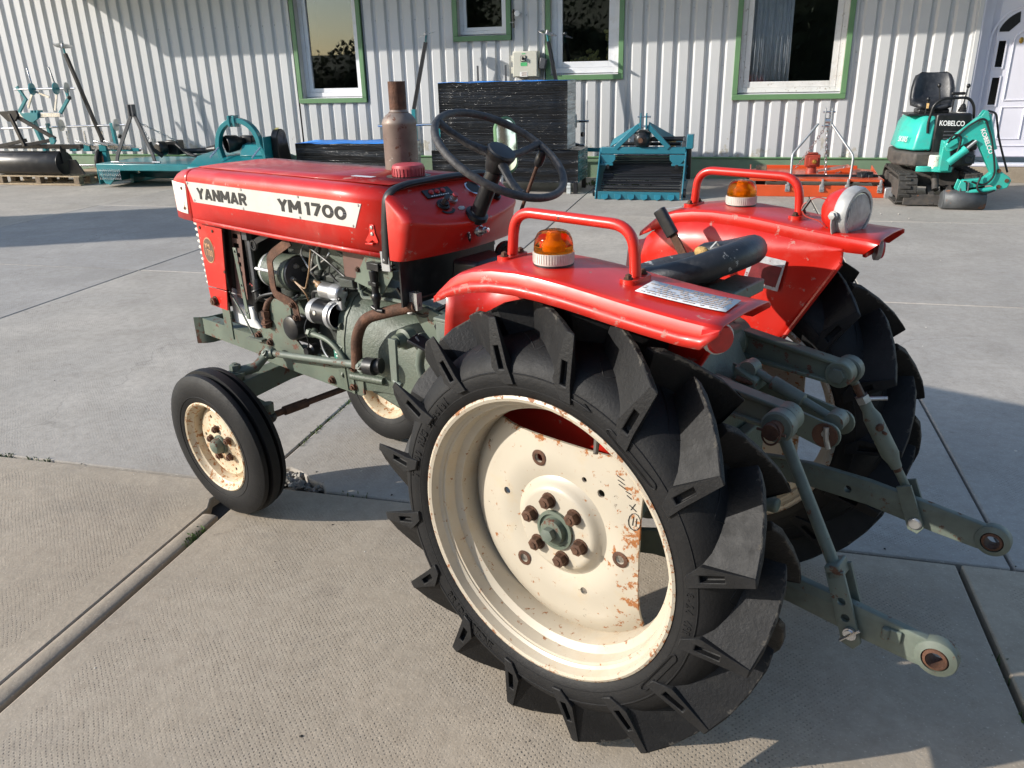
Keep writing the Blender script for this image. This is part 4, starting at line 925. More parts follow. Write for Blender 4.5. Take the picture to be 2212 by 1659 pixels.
# ---------------------------------------------------------------- dash cowl
def dash():
    k = MB(); ny = 25; vs_ = []; npf = None
    for i in range(ny):
        y = .232 * math.sin(math.pi * (i / (ny - 1) - .5)); q = min(1, abs(y) / .232)
        e = max(0, (q - .92) / .08); rr_ = 1 - math.sqrt(max(0, 1 - e * e)) if e > 0 else 0     # end rounding
        xc = .612 + .050 * q ** 1.8 + .022 * rr_; zc = 1.060 + .026 * q ** 2 - .006 * rr_
        xb = .650 + .032 * q ** 1.8 + .022 * rr_; xt = .735; zt = 1.148 - .012 * rr_ - .010 * q ** 6
        zb = .966
        prof = [(xt, zt)]
        prof += [(xt + (xc - xt) * t, zt + (zc - zt) * t) for t in (.25, .5, .75, .9)]
        for t in (0, .25, .5, .75, 1): prof.append((xc + .002 + (xb - xc) * .16 * t - .006 * math.sin(t * math.pi), zc - .004 - .030 * t + .006 * math.sin(t * math.pi)))
        prof += [(xc + (xb - xc) * t, (zc - .02) + (zb + .012 - zc + .02) * t) for t in (.45, .75, 1)]
        prof += [(xb + .010, zb), (xb + .03, zb), (xt, zb)]
        npf = len(prof); vs_ += [(x, y * (1 - .0 * rr_), z) for x, z in prof]
    k.add(vs_, [(i * npf + q, i * npf + q + 1, (i + 1) * npf + q + 1, (i + 1) * npf + q) for i in range(ny - 1) for q in range(npf - 1)])
    k.f.append(tuple(range(npf))); k.mi.append(0); k.f.append(tuple((ny - 1) * npf + q for q in range(npf))); k.mi.append(0)
    return B(k, 'dash_cowl', 'red', ang=50)
da = dash()
pn = Vector((-.58, 0, .815)).normalized(); px_ = Vector((0, -1, 0)); py_ = Vector((.815, 0, .58))
def dp(x, y): q = min(1, abs(y) / .238); xt, zt = .735, 1.148; xc = .612 + .055 * q ** 2.2; zc = 1.060 + .030 * q ** 2; t = (xt - x) / (xt - xc); return Vector((x, y, zt + (zc - zt) * t))
def dbox(c, w_, h_, t, off=0): k_ = MB(); k_.box(Vector(c) + pn * (off + t / 2), (w_, h_, t), Matrix((px_, py_, pn)).transposed()); return k_
wl_ = B(dbox(dp(.707, .062), .104, .032, .004), 'warning_light_panel', 'black', bevel=.001, par=da)
for i in range(3):
    k = MB(); k.lathe([(.0085, 0), (.0085, .002), (.006, .005), (0, .006)], dp(.709, .088 - i * .023) + pn * .004, pn, 14); B(k, 'warning_lamp', 'red_lens', par=da)
k = MB()
for i in range(8): k.box(dp(.6975, .095 - i * .009) + pn * .0042, (.006, .0025, .0006), Matrix((px_, py_, pn)).transposed())
tag(B(k, 'panel_print', 'white_print', par=da), kind='stuff')
k = MB(); c = dp(.668, .083); k.lathe([(.02, 0), (.019, .006), (.013, .007), (.013, .014), (.0, .014)], c, pn, 24); k.box(c + pn * .022, (.03, .011, .02), Matrix((px_, py_, pn)).transposed() @ Matrix.Rotation(R(25), 3, 'Z')); B(k, 'key_switch', 'black', bevel=.001, par=da)
k = MB(); c = dp(.648, .080); 
k.sweep([c + pn * .0008 + px_ * (.024 * math.cos(R(a))) + py_ * (.018 * math.sin(R(a)) + .012) for a in range(200, 341, 10)], [(-.004, -.0004), (.004, -.0004), (.004, .0004), (-.004, .0004)], up=pn); B(k, 'switch_scale', 'black_print', par=da)
k = MB(); c = dp(.676, .036); k.lathe([(.0125, 0), (.0125, .008), (.009, .009), (.009, .014), (.008, .022), (0, .023)], c, pn, 20); B(k, 'push_button', 'steel', par=da)
k = MB(); k.lathe([(.0085, .014), (.0085, .024), (0, .025)], c, pn, 14); B(k, 'button_cap', 'red_plastic', par=da)
k = MB(); c = dp(.650, .028); k.add([c + pn * .0006 + px_ * a + py_ * b for a, b in ((-.014, -.005), (-.002, -.009), (.012, -.004), (.013, .005), (-.001, .008), (-.013, .003))], [(0, 1, 2, 3, 4, 5)]); B(k, 'symbol_sticker', 'plate', par=da, solid=.0004)
k = MB(); c = dp(.70, -.075); k.lathe([(.028, 0), (.028, .006), (.024, .007), (.024, .004), (0, .004)], c, pn, 32); B(k, 'gauge_bezel', 'chrome', par=da)
k = MB(); k.lathe([(.0235, .0046), (0, .0048)], c, pn, 32); B(k, 'gauge_face', 'black_print', par=da)
k = MB(); c = dp(.662, -.135); k.lathe([(.013, 0), (.013, .008), (.008, .009), (.008, .022)], c, pn, 18); k.tube([c + pn * .018, c + pn * .024 + Vector((.0, .02, .003)), c + pn * .02 + Vector((.01, .045, .006))], [.009, .008, .010], 10); B(k, 'throttle_lever', 'black', par=da)
k = MB(); k.sweep([dp(.675, -.135) + pn * .001 + px_ * (.045 * math.cos(R(a))) + py_ * (.03 * math.sin(R(a))) for a in range(20, 161, 14)], [(-.0055, -.0005), (.0055, -.0005), (.0055, .0005), (-.0055, .0005)], up=pn); B(k, 'throttle_scale', 'steel', par=da)
k = MB(); kn = Vector((-.97, 0, .12)).normalized(); c = Vector((.621, -.008, 1.022)); k.lathe([(.018, 0), (.017, .005), (.012, .008), (.0095, .016), (.0095, .024), (.0065, .026), (.0065, .036), (0, .037)], c, kn, 20); B(k, 'starter_knob', 'zinc', par=da)
k = MB(); c = Vector((.6285, .030, 1.025)); k.prism([(-.007, -.028), (.007, -.028), (.007, .02), (-.007, .02)], 'x', 0, .0)
k = MB(); k.add([c + Vector((0, a, b)) + Vector((-.0035 - (1.025 - (1.025 + b)) * .12, 0, 0)) for a, b in ((-.0065, -.022), (0, -.032), (.0065, -.022), (.0065, .024), (-.0065, .024))], [(0, 1, 2, 3, 4)]); B(k, 'starter_decal', 'black_print', par=da, solid=.0006)
k = MB()
for i in range(6): k.box(c + Vector((-.0052 - .0009 * (i - 1.2), (.0016 if i % 2 else -.0016), .017 - i * .0068)), (.0005, .0036, .0042))
tag(B(k, 'decal_print', 'white_print', par=da), kind='stuff')
# black trim strap over the joint of hood and cowl
path = fillet([(.764, .2195, .952), (.757, .2195, 1.06), (.744, .2175, 1.1445), (.738, .16, 1.1605), (.737, 0, 1.164), (.738, -.16, 1.1605), (.744, -.2175, 1.1445), (.757, -.2195, 1.06), (.764, -.2195, .952)], .03, 5)
k = MB(); sec = [(.0145 * math.cos(2 * math.pi * i / 12), .0085 * math.sin(2 * math.pi * i / 12)) for i in range(12)]
k2 = MB(); n_ = len(path)
vs_ = []
for i, p in enumerate(path):
    t = (path[min(i + 1, n_ - 1)] - path[max(i - 1, 0)]).normalized(); a = Vector((1, 0, 0)); a = (a - t * a.dot(t)).normalized(); b = t.cross(a)
    vs_ += [p + a * s0 + b * s1 for s0, s1 in sec]
k2.add(vs_, [(i * 12 + q, i * 12 + (q + 1) % 12, (i + 1) * 12 + (q + 1) % 12, (i + 1) * 12 + q) for i in range(n_ - 1) for q in range(12)]); B(k2, 'cowl_trim', 'black_matt')
for s_ in (1, -1):
    k = MB(); k.box((.7655, s_ * .2215, .957), (.034, .004, .055), (0, 4, 0)); k.lathe([(.006, 0), (.005, .004), (0, .005)], (.765, s_ * .2235, .962), (0, s_, 0), 10); B(k, 'trim_end_plate', 'galv', bevel=.001)
# ---------------------------------------------------------------- steering
sn = Vector((-math.sin(R(33)), 0, math.cos(R(33)))); hubp = Vector((.525, 0, 1.236))
k = MB(); k.lathe([(.034, 0), (.033, .012), (.024, .016), (.0225, .02)], Vector((.622, 0, 1.062)), Vector((-.075, 0, .13)), 24, cap=False); k.tube([(.625, 0, 1.05), (.548, 0, 1.19)], .0225, 20); B(k, 'steering_column', 'black')
e1 = Vector((math.cos(R(33)), 0, math.sin(R(33)))); e2 = Vector((0, 1, 0))
k = MB(); k.torus(hubp, sn, .186, .0105, 72, 14); sw = B(k, 'steering_wheel', 'wheel_rubber')
for a in (33, 155, -84):
    d = e1 * math.cos(R(a)) + e2 * math.sin(R(a)); k = MB(); k.tube([hubp - sn * .012 + d * .02, hubp - sn * .016 + d * .09, hubp - sn * .008 + d * .15, hubp + d * .18], [.0135, .0105, .010, .0115], 12); B(k, 'spoke', 'wheel_rubber', par=sw)
k = MB(); k.lathe([(.020, -.058), (.026, -.045), (.036, -.012), (.040, .0), (.041, .006), (.037, .012), (.0, .015)], hubp, sn, 28); B(k, 'hub', 'black_matt', par=sw)
# gear lever right of the column, lift lever left of the seat
k = MB(); k.tube([(.62, -.16, .92), (.60, -.17, 1.05), (.535, -.178, 1.20)], .0055, 10); gl = B(k, 'gear_lever', 'rust')
k = MB(); k.lathe([(.008, 0), (.013, .008), (.0145, .03), (.0115, .046), (.0, .05)], (.540, -.1775, 1.185), (-.065, -.008, .15), 16); B(k, 'knob', 'black', par=gl)
k = MB(); k.strip([(.02, -.20, .90), (.05, -.20, .94), (.118, -.20, 1.045)], .022, .006, up=(0, 1, 0)); ll = B(k, 'lift_lever', 'rust')
k = MB(); k.sweep([(.110, -.20, 1.030), (.155, -.20, 1.093)], [(.010 * math.copysign(abs(math.cos(a)) ** .5, math.cos(a)), .0165 * math.copysign(abs(math.sin(a)) ** .5, math.sin(a))) for a in [2 * math.pi * i / 16 for i in range(16)]], up=(0, 0, 1)); B(k, 'grip', 'black', par=ll, bevel=.003)
# ---------------------------------------------------------------- fenders
FX = [(.280, 1.004), (.270, 1.013), (.257, 1.024), (.237, 1.041), (.210, 1.057), (.170, 1.070), (.12, 1.078), (.06, 1.081), (0, 1.079), (-.06, 1.0745), (-.12, 1.068), (-.18, 1.061), (-.24, 1.055), (-.30, 1.050), (-.34, 1.048), (-.372, 1.047)]
def fz(x):
    for (a, za), (b, zb) in zip(FX, FX[1:]):
        if b <= x <= a: return za + (zb - za) * (x - a) / (b - a)
    return FX[0][1] if x > .2 else FX[-1][1]
def fender(side):
    s_ = side; k = MB(); rowsn = None; vs_ = []
    for i, (x, z) in enumerate(FX):
        fr_ = max(0, (x - .2) / .08); rc = max(0, (-.33 - x) / .042)
        lo = .038 * (1 - .85 * rc ** 2) * (1 - .72 * fr_ ** 1.5)
        sec = [(.520, z - lo - .006), (.518, z - lo * .5), (.5155, z - .009), (.5135, z - .004), (.509, z - .0005), (.502, z + .001), (.46, z + .003), (.42, z + .004), (.37, z + .003), (.329, z + .001), (.3225, z - .0008), (.3185, z - .005), (.317, z - .011), (.314, z - lo * .98)]
        rowsn = len(sec); vs_ += [(x, y * s_, zz) for y, zz in sec]
    k.add(vs_, [(i * rowsn + q, i * rowsn + q + 1, (i + 1) * rowsn + q + 1, (i + 1) * rowsn + q) for i in range(len(FX) - 1) for q in range(rowsn - 1)])
    fe = B(k, 'fender', 'red', solid=.003, ang=22); fe['label'] = 'near red fender' if s_ > 0 else 'far red fender'
    k = MB(); vs_ = []
    for i, (x, z) in enumerate(FX[1:]):
        fr_ = max(0, (x - .2) / .08); rc = max(0, (-.33 - x) / .042); lo = .038 * (1 - .85 * rc ** 2) * (1 - .72 * fr_ ** 1.5)
        vs_ += [(x, .5225 * s_, z - lo - .0065), (x, .5212 * s_, z - lo * .62)]
    k.add(vs_, [(i * 2, i * 2 + 1, i * 2 + 3, i * 2 + 2) for i in range(len(FX) - 2)]); B(k, 'worn_lip', 'red_worn', par=fe, solid=.0012)
    # inner shield curving outwards at the front
    k = MB(); xs2 = [-.292, -.285, -.25, -.2, -.15, -.1, -.05, 0, .05, .1, .15, .2, .24, .27, .30, .325, .345, .36]
    cols_ = []
    for x in xs2:
        zt = fz(min(x, .29)) - .030
        zb = .985 - (x + .292) / .165 * .285 if x < -.127 else (.70 - (x + .127) * .95 if x < .05 else .53)
        zb = max(zb, .50); zb = min(zb, zt - .01)
        y = .313 + (.085 * ((x - .2) / .16) ** 2 if x > .2 else 0)
        cols_.append([(x + (.02 * math.sin(t * math.pi) if x > .25 else 0), y * s_ + s_ * .004 * math.sin(t * 3.1), zt + (zb - zt) * t) for t in [j / 7 for j in range(8)]])
    k.add([p for c_ in cols_ for p in c_], [(i * 8 + q, i * 8 + q + 1, i * 8 + 9 + q, i * 8 + 8 + q) for i in range(len(xs2) - 1) for q in range(7)])
    B(k, 'fender_shield', 'red', par=fe, solid=.003)
    k = MB(); k.tube([(-.29, s_ * .313, .985), (-.127, s_ * .313, .70), (.05, s_ * .315, .535)], .006, 8); B(k, 'shield_rim', 'red', par=fe)
    # grab rail with bolted feet
    hy = .402 * s_
    rail = [(.158, hy, fz(.158) + .004), (.150, hy, 1.175), (-.134, hy, 1.171), (-.142, hy, fz(-.142) + .004)]
    k = MB(); k.tube(fillet(rail, .05, 8), .0110, 16); hr = B(k, 'grab_rail', 'red_tube', par=TR); hr['label'] = 'grab rail on the near fender' if s_ > 0 else 'grab rail on the far fender'
    for x in (.158, -.142):
        z = fz(x) + .0065; k = MB(); k.prism([(x + .017 * math.cos(R(a)) , hy + (.026 if math.sin(R(a)) > 0 else -.026) + .012 * math.sin(R(a))) for a in range(0, 360, 24)], 'z', z - .004, z + .006); B(k, 'rail_foot', 'red_tube', par=hr)
        for d in (-.026, .026): k = MB(); k.hexbolt((x, hy + d, z + .006), (0, 0, 1), .007, .006, .002); B(k, 'foot_bolt', 'rust', par=hr)
    # amber beacon
    bx, by = .031, .428 * s_; bz = fz(.031) + .003; bs_ = .90
    k = MB(); k.lathe([(.040, 0), (.040, .005), (.036, .005)], (bx, by, bz), (0, 0, 1), 40, cap=False); k.lathe([(.0, .001), (.039, .001)], (bx, by, bz), (0, 0, 1), 30); be = B(k, 'beacon', 'black_matt', par=TR); be['label'] = 'amber beacon on the near fender' if s_ > 0 else 'amber beacon on the far fender'
    k = MB(); k.lathe([(.0395, .005), (.0405, .008), (.0405, .027), (.038, .027), (.0, .0275)], (bx, by, bz), (0, 0, 1), 48)
    for i in range(48): a = 2 * math.pi * i / 48; k.box((bx + math.cos(a) * .0407, by + math.sin(a) * .0407, bz + .0175), (.0014, .0020, .018), (0, 0, math.degrees(a)))
    B(k, 'beacon_base', 'beacon_base', par=be)
    k = MB(); k.lathe([(.0392, .0275), (.0388, .040), (.0368, .052), (.0325, .0615), (.027, .0665), (.0215, .0685), (.0, .0695), (.0, .067), (.0205, .066), (.0255, .064), (.0305, .0595), (.0345, .051), (.0363, .040), (.0368, .0275)], (bx, by, bz), (0, 0, 1), 40, cap=False); B(k, 'beacon_lens', 'amber', par=be)
    k = MB(); k.lathe([(.015, .028), (.017, .040), (.011, .047), (.011, .056), (.006, .060), (0, .060)], (bx, by, bz), (0, 0, 1), 16); B(k, 'beacon_bulb', 'amber_core', par=be)
    return fe
fl = fender(1); fr__ = fender(-1)
# printed label on the near fender
k = MB(); N1, N2 = 9, 4; vs_ = []
for i in range(N1):
    x = -.172 - .170 * i / (N1 - 1)
    for j in range(N2):
        y = .382 + .082 * j / (N2 - 1) - .012 * i / (N1 - 1) + .0; vs_.append((x + .01 * j / (N2 - 1) * (-1), y + .006, fz(x) + .0095 - max(0, (y - .45)) * .03))
k.add(vs_, [(i * N2 + q, i * N2 + q + 1, (i + 1) * N2 + q + 1, (i + 1) * N2 + q) for i in range(N1 - 1) for q in range(N2 - 1)]); B(k, 'warning_label', 'label', par=fl, solid=.0006)
k = MB(); q = random.Random(4)
for row in range(7):
    x = -.180
    while x > -.335:
        l_ = q.uniform(.004, .011)
        if q.random() < .8 and not (row == 0 and q.random() < .5): y = .395 + row * .0105 - .012 * (-.172 - x) / .17; k.box((x - l_ / 2, y + .004, fz(x) + .0104 - max(0, (y - .445)) * .03), (l_, .0042, .0004))
        x -= l_ + .0022
tag(B(k, 'label_print', 'print_dots', par=fl), kind='stuff')
# round red reflector under the near fender end
for s_ in (1, -1):
    k = MB(); k.box((-.322, s_ * .415, 1.012), (.012, .06, .045)); fb = B(k, 'reflector_bracket', 'red', par=TR, bevel=.004)
    k = MB(); k.lathe([(.029, 0), (.029, .010), (.026, .012)], (-.330, s_ * .440, 1.004), (-.86, .5 * s_, -.05), 28); B(k, 'reflector_bezel', 'lampshell', par=fb)
    k = MB(); k.lathe([(.0262, .012), (.023, .018), (.0, .020)], (-.330, s_ * .440, 1.004), (-.86, .5 * s_, -.05), 28); B(k, 'reflector_lens', 'red_lens', par=fb)
# instruction plate on the far shield
def shp(pts, y0, y1): kk = MB(); kk.prism(pts, 'y', y0, y1); return kk
sp_ = B(shp([(-.062, .985), (-.156, .975), (-.141, .893), (-.044, .905)], -.3085, -.3075), 'instruction_plate', 'silver_edge', par=fr__)
B(shp([(-.070, .965), (-.148, .957), (-.135, .903), (-.055, .913)], -.3075, -.3070), 'plate_print', 'dkred_print', par=fr__)
k = MB(); k.box((.20, -.34, 1.0735), (.085, .018, .001), (0, 12, 0)); B(k, 'small_plate', 'galv', par=fr__)
# ---------------------------------------------------------------- work lamp on the far fender
lc = Vector((-.268, -.385, 1.098)); la_ = Vector((-.97, .22, -.05)).normalized()
k = MB(); k.lathe([(.0, -.062), (.02, -.060), (.042, -.045), (.056, -.020), (.0605, 0)], lc, la_, 36, cap=False); wlp = B(k, 'work_lamp', 'red'); wlp['label'] = 'round work lamp on the far fender'
k = MB(); k.lathe([(.0615, -.002), (.0645, .004), (.0645, .022), (.060, .030), (.053, .030), (.0525, .022), (.060, .018), (.060, -.002)], lc, la_, 40, closed=True); B(k, 'lamp_ring', 'lampshell', par=wlp)
k = MB(); k.lathe([(.053, .022), (.050, .027), (.03, .031), (0, .032), (0, .029), (.03, .028), (.049, .024)], lc, la_, 36, cap=False)
ex = la_.cross(Vector((0, 0, 1))).normalized(); ez = ex.cross(la_)
B(k, 'lamp_glass', 'lens', par=wlp)
k = MB()
for i in range(-7, 8): h_ = math.sqrt(max(0, .047 ** 2 - (i * .0062) ** 2)); k.tube([lc + la_ * .0275 + ex * (i * .0062) - ez * h_, lc + la_ * (.0335 - abs(i) * .0003) + ex * (i * .0062), lc + la_ * .0275 + ex * (i * .0062) + ez * h_], .0026, 6)
tag(B(k, 'glass_ribs', 'lens', par=wlp), kind='stuff')
k = MB(); k.lathe([(.0, -.045), (.03, -.035), (.045, -.01), (.051, .015)], lc, la_, 30, cap=False); B(k, 'lamp_reflector', 'chrome', par=wlp)
k = MB(); yk = [lc + ex * .069 * math.cos(R(a)) + ez * .072 * math.sin(R(a)) + la_ * .006 for a in range(180, 361, 15)]; k.strip(yk, .022, .004, up=la_)
k.strip([lc - ex * .069 + la_ * .006 + ez * .015, lc - ex * .069 + la_ * .006 - ez * .002], .022, .004, up=la_); B(k, 'lamp_bracket', 'lampshell', par=wlp, bevel=.001)
for s_ in (-1, 1): k = MB(); k.hexbolt(lc + ex * s_ * .071 + la_ * .006, ex * s_, .009, .008, .0); B(k, 'pivot_bolt', 'lampshell', par=wlp)
k = MB(); k.tube(fillet([(-.232, -.36, 1.055), (-.215, -.352, 1.075), (-.175, -.345, 1.085), (-.165, -.345, 1.11), (-.200, -.352, 1.135), (-.225, -.365, 1.125)], .02, 5), .0016, 6); B(k, 'lamp_wire', 'wire_red', par=wlp)
k = MB(); k.tube([(-.170, -.345, 1.098), (-.186, -.349, 1.127)], .004, 8); B(k, 'wire_connector', 'wire_black', par=wlp)
k = MB(); k.lathe([(.008, 0), (.007, .004), (0, .004)], (-.234, -.36, 1.056), (0, 0, 1), 12); B(k, 'grommet', 'black_matt', par=wlp)
# ---------------------------------------------------------------- seat
st = MB(); ns, nr = 40, 9; vs_ = []
def rimc(a):   # horseshoe rim: a=0 towards the rear
    ca, sa = math.cos(a), math.sin(a); x = -.035 - .145 * ca if ca > 0 else -.035 - .12 * ca; y = .165 * sa
    return Vector((x, y, 1.010 + .045 * max(0, ca) ** 1.3 - .018 * max(0, -ca)))
for i in range(ns):
    p = rimc(2 * math.pi * i / ns); c = Vector((-.05, 0, .975))
    for j in range(nr):
        t = j / (nr - 1); q = p.lerp(c, t); q.z = p.z + (.972 - p.z) * (1 - (1 - t) ** 2.2); vs_.append(q)
st.add(vs_, [(i * nr + q, ((i + 1) % ns) * nr + q, ((i + 1) % ns) * nr + q + 1, i * nr + q + 1) for i in range(ns) for q in range(nr - 1)])
seat = B(st, 'seat', 'seat_worn', solid=.012, ang=60)
k = MB(); pts = [rimc(R(a)) for a in range(-112, 113, 7)]; k.tube(pts, [.018] + [.027 + .006 * math.cos(R(a)) for a in range(-105, 106, 7)] + [.018], 16); B(k, 'seat_roll', 'seat_vinyl', par=seat)
k = MB(); k.ball((.065, .10, .992), .022, 12, (1.3, .9, .5)); B(k, 'foam_patch', 'foam', par=seat); k = MB(); k.ball((-.015, -.118, 1.016), .020, 12, (1.0, .6, .7)); B(k, 'foam_patch', 'foam', par=seat)
k = MB(); k.strip([(-.048, -.155, 1.02), (-.046, -.132, 1.042), (-.043, -.108, 1.030)], .004, .002); B(k, 'torn_edge', 'plate', par=seat)
k = MB(); k.box((-.16, .0, .968), (.075, .16, .03)); k.box((-.05, 0, .955), (.16, .14, .03)); k.tube([(-.05, 0, .95), (-.02, 0, .85), (.02, 0, .74)], [.04, .05, .06], 12); B(k, 'seat_bracket', 'link', bevel=.004)
# ---------------------------------------------------------------- rear: transmission, axle, three point linkage
k = MB(); k.sweep([(.62, 0, .60), (.45, 0, .59), (.25, 0, .57), (.05, 0, .56), (-.12, 0, .56), (-.19, 0, .56)], [(a, b) for a, b in ((-.13, -.17), (-.05, -.20), (.05, -.20), (.13, -.17), (.15, 0), (.13, .15), (.06, .19), (-.06, .19), (-.13, .15), (-.15, 0))], up=(0, 0, 1), scale=[.82, .88, .95, 1.0, .98, .9]); B(k, 'transmission_case', 'green_cast', ang=50, bevel=.008)
k = MB(); k.lathe([(.11, -.33), (.10, -.25), (.085, -.20), (.10, -.14), (.13, -.12), (.13, .12), (.10, .14), (.085, .20), (.10, .25), (.11, .33), (.06, .335), (.06, .45), (0, .45)], (0, 0, AZ), (0, 1, 0), 28); k.cyl((0, -.45, AZ), (0, -.33, AZ), .06, 20); B(k, 'rear_axle', 'green_cast')
k = MB(); k.prism([(.10, .74), (.12, .80), (.05, .845), (-.06, .85), (-.13, .82), (-.17, .745)], 'y', -.115, .115); k.box((-.075, 0, .80), (.10, .30, .085)); k.lathe([(.052, -.17), (.052, .17), (0, .17)], (-.085, 0, .795), (0, 1, 0), 24); B(k, 'lift_cover', 'green_cast', bevel=.008)
k = MB(); k.lathe([(.012, 0), (.012, .02), (.007, .024), (0, .03)], (-.10, .07, .845), (0, 0, 1), 10); k.lathe([(.012, 0), (.012, .012), (0, .014)], (-.12, -.04, .845), (0, 0, 1), 6); B(k, 'breather_plug', 'steel')
def lift_arm(s_):
    y = .165 * s_; a = Vector((-.085, y, .795)); b = Vector((-.368, y + .006 * s_, .762)); d = (b - a).normalized(); n = Vector((-d.z, 0, d.x)) * (1 if d.x > 0 else -1)
    if n.z < 0: n = -n
    def q(t, h): p = a.lerp(b, t) + n * h; return (p.x, p.z)
    k = MB(); k.prism([q(0, -.030), q(0, .030), q(1, .022), q(1, -.022)], 'y', y - .008, y + .008)
    for sg in (1, -1): k.prism([q(0, sg * .026), q(0, sg * .038), q(1, sg * .029), q(1, sg * .019)], 'y', y - .019, y + .019)
    k.lathe([(.054, -.024), (.054, .024), (0, .024)], (a.x, y, a.z), (0, 1, 0), 24); k.lathe([(.032, -.021), (.032, .021), (0, .021)], (b.x, y, b.z), (0, 1, 0), 24)
    arm = B(k, 'lift_arm', 'green_rusty', bevel=.003)
    k = MB(); k.hexbolt((b.x, y + (.021 if s_ < 0 else -.021), b.z), (0, 1 if s_ < 0 else -1, 0), .018, .01, .0); B(k, 'arm_bolt', 'link', par=arm)
lift_arm(1); lift_arm(-1)
# fixed left lift rod
def rod_eye(k, c, r_, w_): k.lathe([(r_, -w_), (r_ + .004, -w_ * .8), (r_ + .004, w_ * .8), (r_, w_), (0, w_)], c, (0, 1, 0), 22)
k = MB(); t0 = Vector((-.372, .208, .763)); t1 = Vector((-.530, .252, .512)); k.tube([t0.lerp(t1, .08), t1], .0125, 14); rod_eye(k, t0, .030, .016); lr = B(k, 'lift_rod', 'link')
k = MB(); k.lathe([(.017, 0), (.017, .035), (0, .035)], t0 + Vector((0, .012, 0)), (0, 1, 0), 16); k.torus(t0 + Vector((.0, .04, -.004)), (.3, .8, .3), .022, .0022, 24, 6); k.tube([t0 + Vector((.03, .04, .0)), t0 + Vector((-.03, .042, .0))], .003, 6); B(k, 'rod_pin', 'rust', par=lr)
dv = Vector((-.545, .252, .49)); de = Vector((-.582, .252, .385))
for o in (-.021, .021):
    k = MB(); d = (de - dv).normalized(); n = Vector((-d.z, 0, d.x)); pl = [dv - d * .03 + n * .018, dv - d * .03 - n * .018, de + d * .012 - n * .019, de + d * .026, de + d * .012 + n * .019]
    k.prism([(p.x, p.z) for p in pl], 'y', .252 + o - .004, .252 + o + .004); c_ = B(k, 'rod_clevis', 'link', par=lr, bevel=.001)
    if o > 0:
        ch = MB()
        for t in (.30, .62): p = dv.lerp(de, t); ch.cyl((p.x, .2, p.z), (p.x, .3, p.z), .0085, 14)
        cut(c_, ch)
k = MB(); k.cyl(de + Vector((0, -.04, .012)), de + Vector((0, .036, .012)), .010, 14); k.lathe([(.013, 0), (.013, .006), (0, .007)], de + Vector((0, .027, .012)), (0, 1, 0), 16); k.tube([de + Vector((-.018, .034, .03)), de + Vector((0, .036, .012)), de + Vector((.016, .034, -.008))], .003, 6); B(k, 'clevis_pin', 'zinc', par=lr)
k = MB(); k.box((-.533, .252, .515), (.03, .05, .03), (0, 25, 0)); B(k, 'clevis_block', 'link', par=lr, bevel=.004)
# adjustable right lift rod
k = MB(); r0 = Vector((-.372, -.208, .758)); r1 = Vector((-.532, -.25, .475)); f_ = lambda t: r0.lerp(r1, t)
k.tube([f_(.05), f_(.3)], .0095, 12); rod_eye(k, r0, .030, .016); rr_ = B(k, 'lift_rod', 'link'); k = MB(); k.tube([f_(.80), f_(1.0)], .0105, 12); B(k, 'rod_end', 'link', par=rr_)
k = MB(); k.tube([f_(.24), f_(.26), f_(.34), f_(.40), f_(.72), f_(.78), f_(.83)], [.014, .0145, .0145, .021, .021, .015, .013], 18); B(k, 'turnbuckle', 'link', par=rr_)
k = MB(); k.lathe([(.017, 0), (.017, .018), (0, .018)], f_(.22), r1 - r0, 6); k.tube([f_(.245), f_(.245) + Vector((-.052, -.012, .010))], .005, 8); B(k, 'lock_nut', 'steel', par=rr_)
k = MB(); k.tube([f_(.12), f_(.22)], .0098, 10); B(k, 'rod_thread', 'rust', par=rr_); k = MB(); k.tube([f_(.80), f_(.86)], .0108, 10); B(k, 'rod_thread', 'rust', par=rr_)
k = MB(); k.lathe([(.004, 0), (.004, .012), (0, .013)], f_(.5) + Vector((-.015, .012, .0)), (-.7, .5, 0), 8); k.lathe([(.011, 0), (.008, .006), (0, .006)], f_(.46) + Vector((-.014, .014, 0)), (-.7, .7, 0), 10); B(k, 'grease_nipple', 'rust', par=rr_)
for o in (-.021, .021):
    k = MB(); dv2 = Vector((-.538, -.25, .468)); de2 = Vector((-.570, -.25, .392)); d = (de2 - dv2).normalized(); n = Vector((-d.z, 0, d.x)); k.prism([(p.x, p.z) for p in (dv2 - d * .02 + n * .017, dv2 - d * .02 - n * .017, de2 + d * .008 - n * .019, de2 + d * .022, de2 + d * .008 + n * .019)], 'y', -.25 + o - .004, -.25 + o + .004); B(k, 'rod_clevis', 'link', par=rr_, bevel=.001)
k = MB(); k.lathe([(.0155, 0), (.0155, .004), (.012, .007), (0, .007)], (-.570, -.226, .398), (0, 1, 0), 18); k.cyl((-.570, -.29, .398), (-.570, -.22, .398), .009, 12); B(k, 'clevis_pin', 'steel', par=rr_)
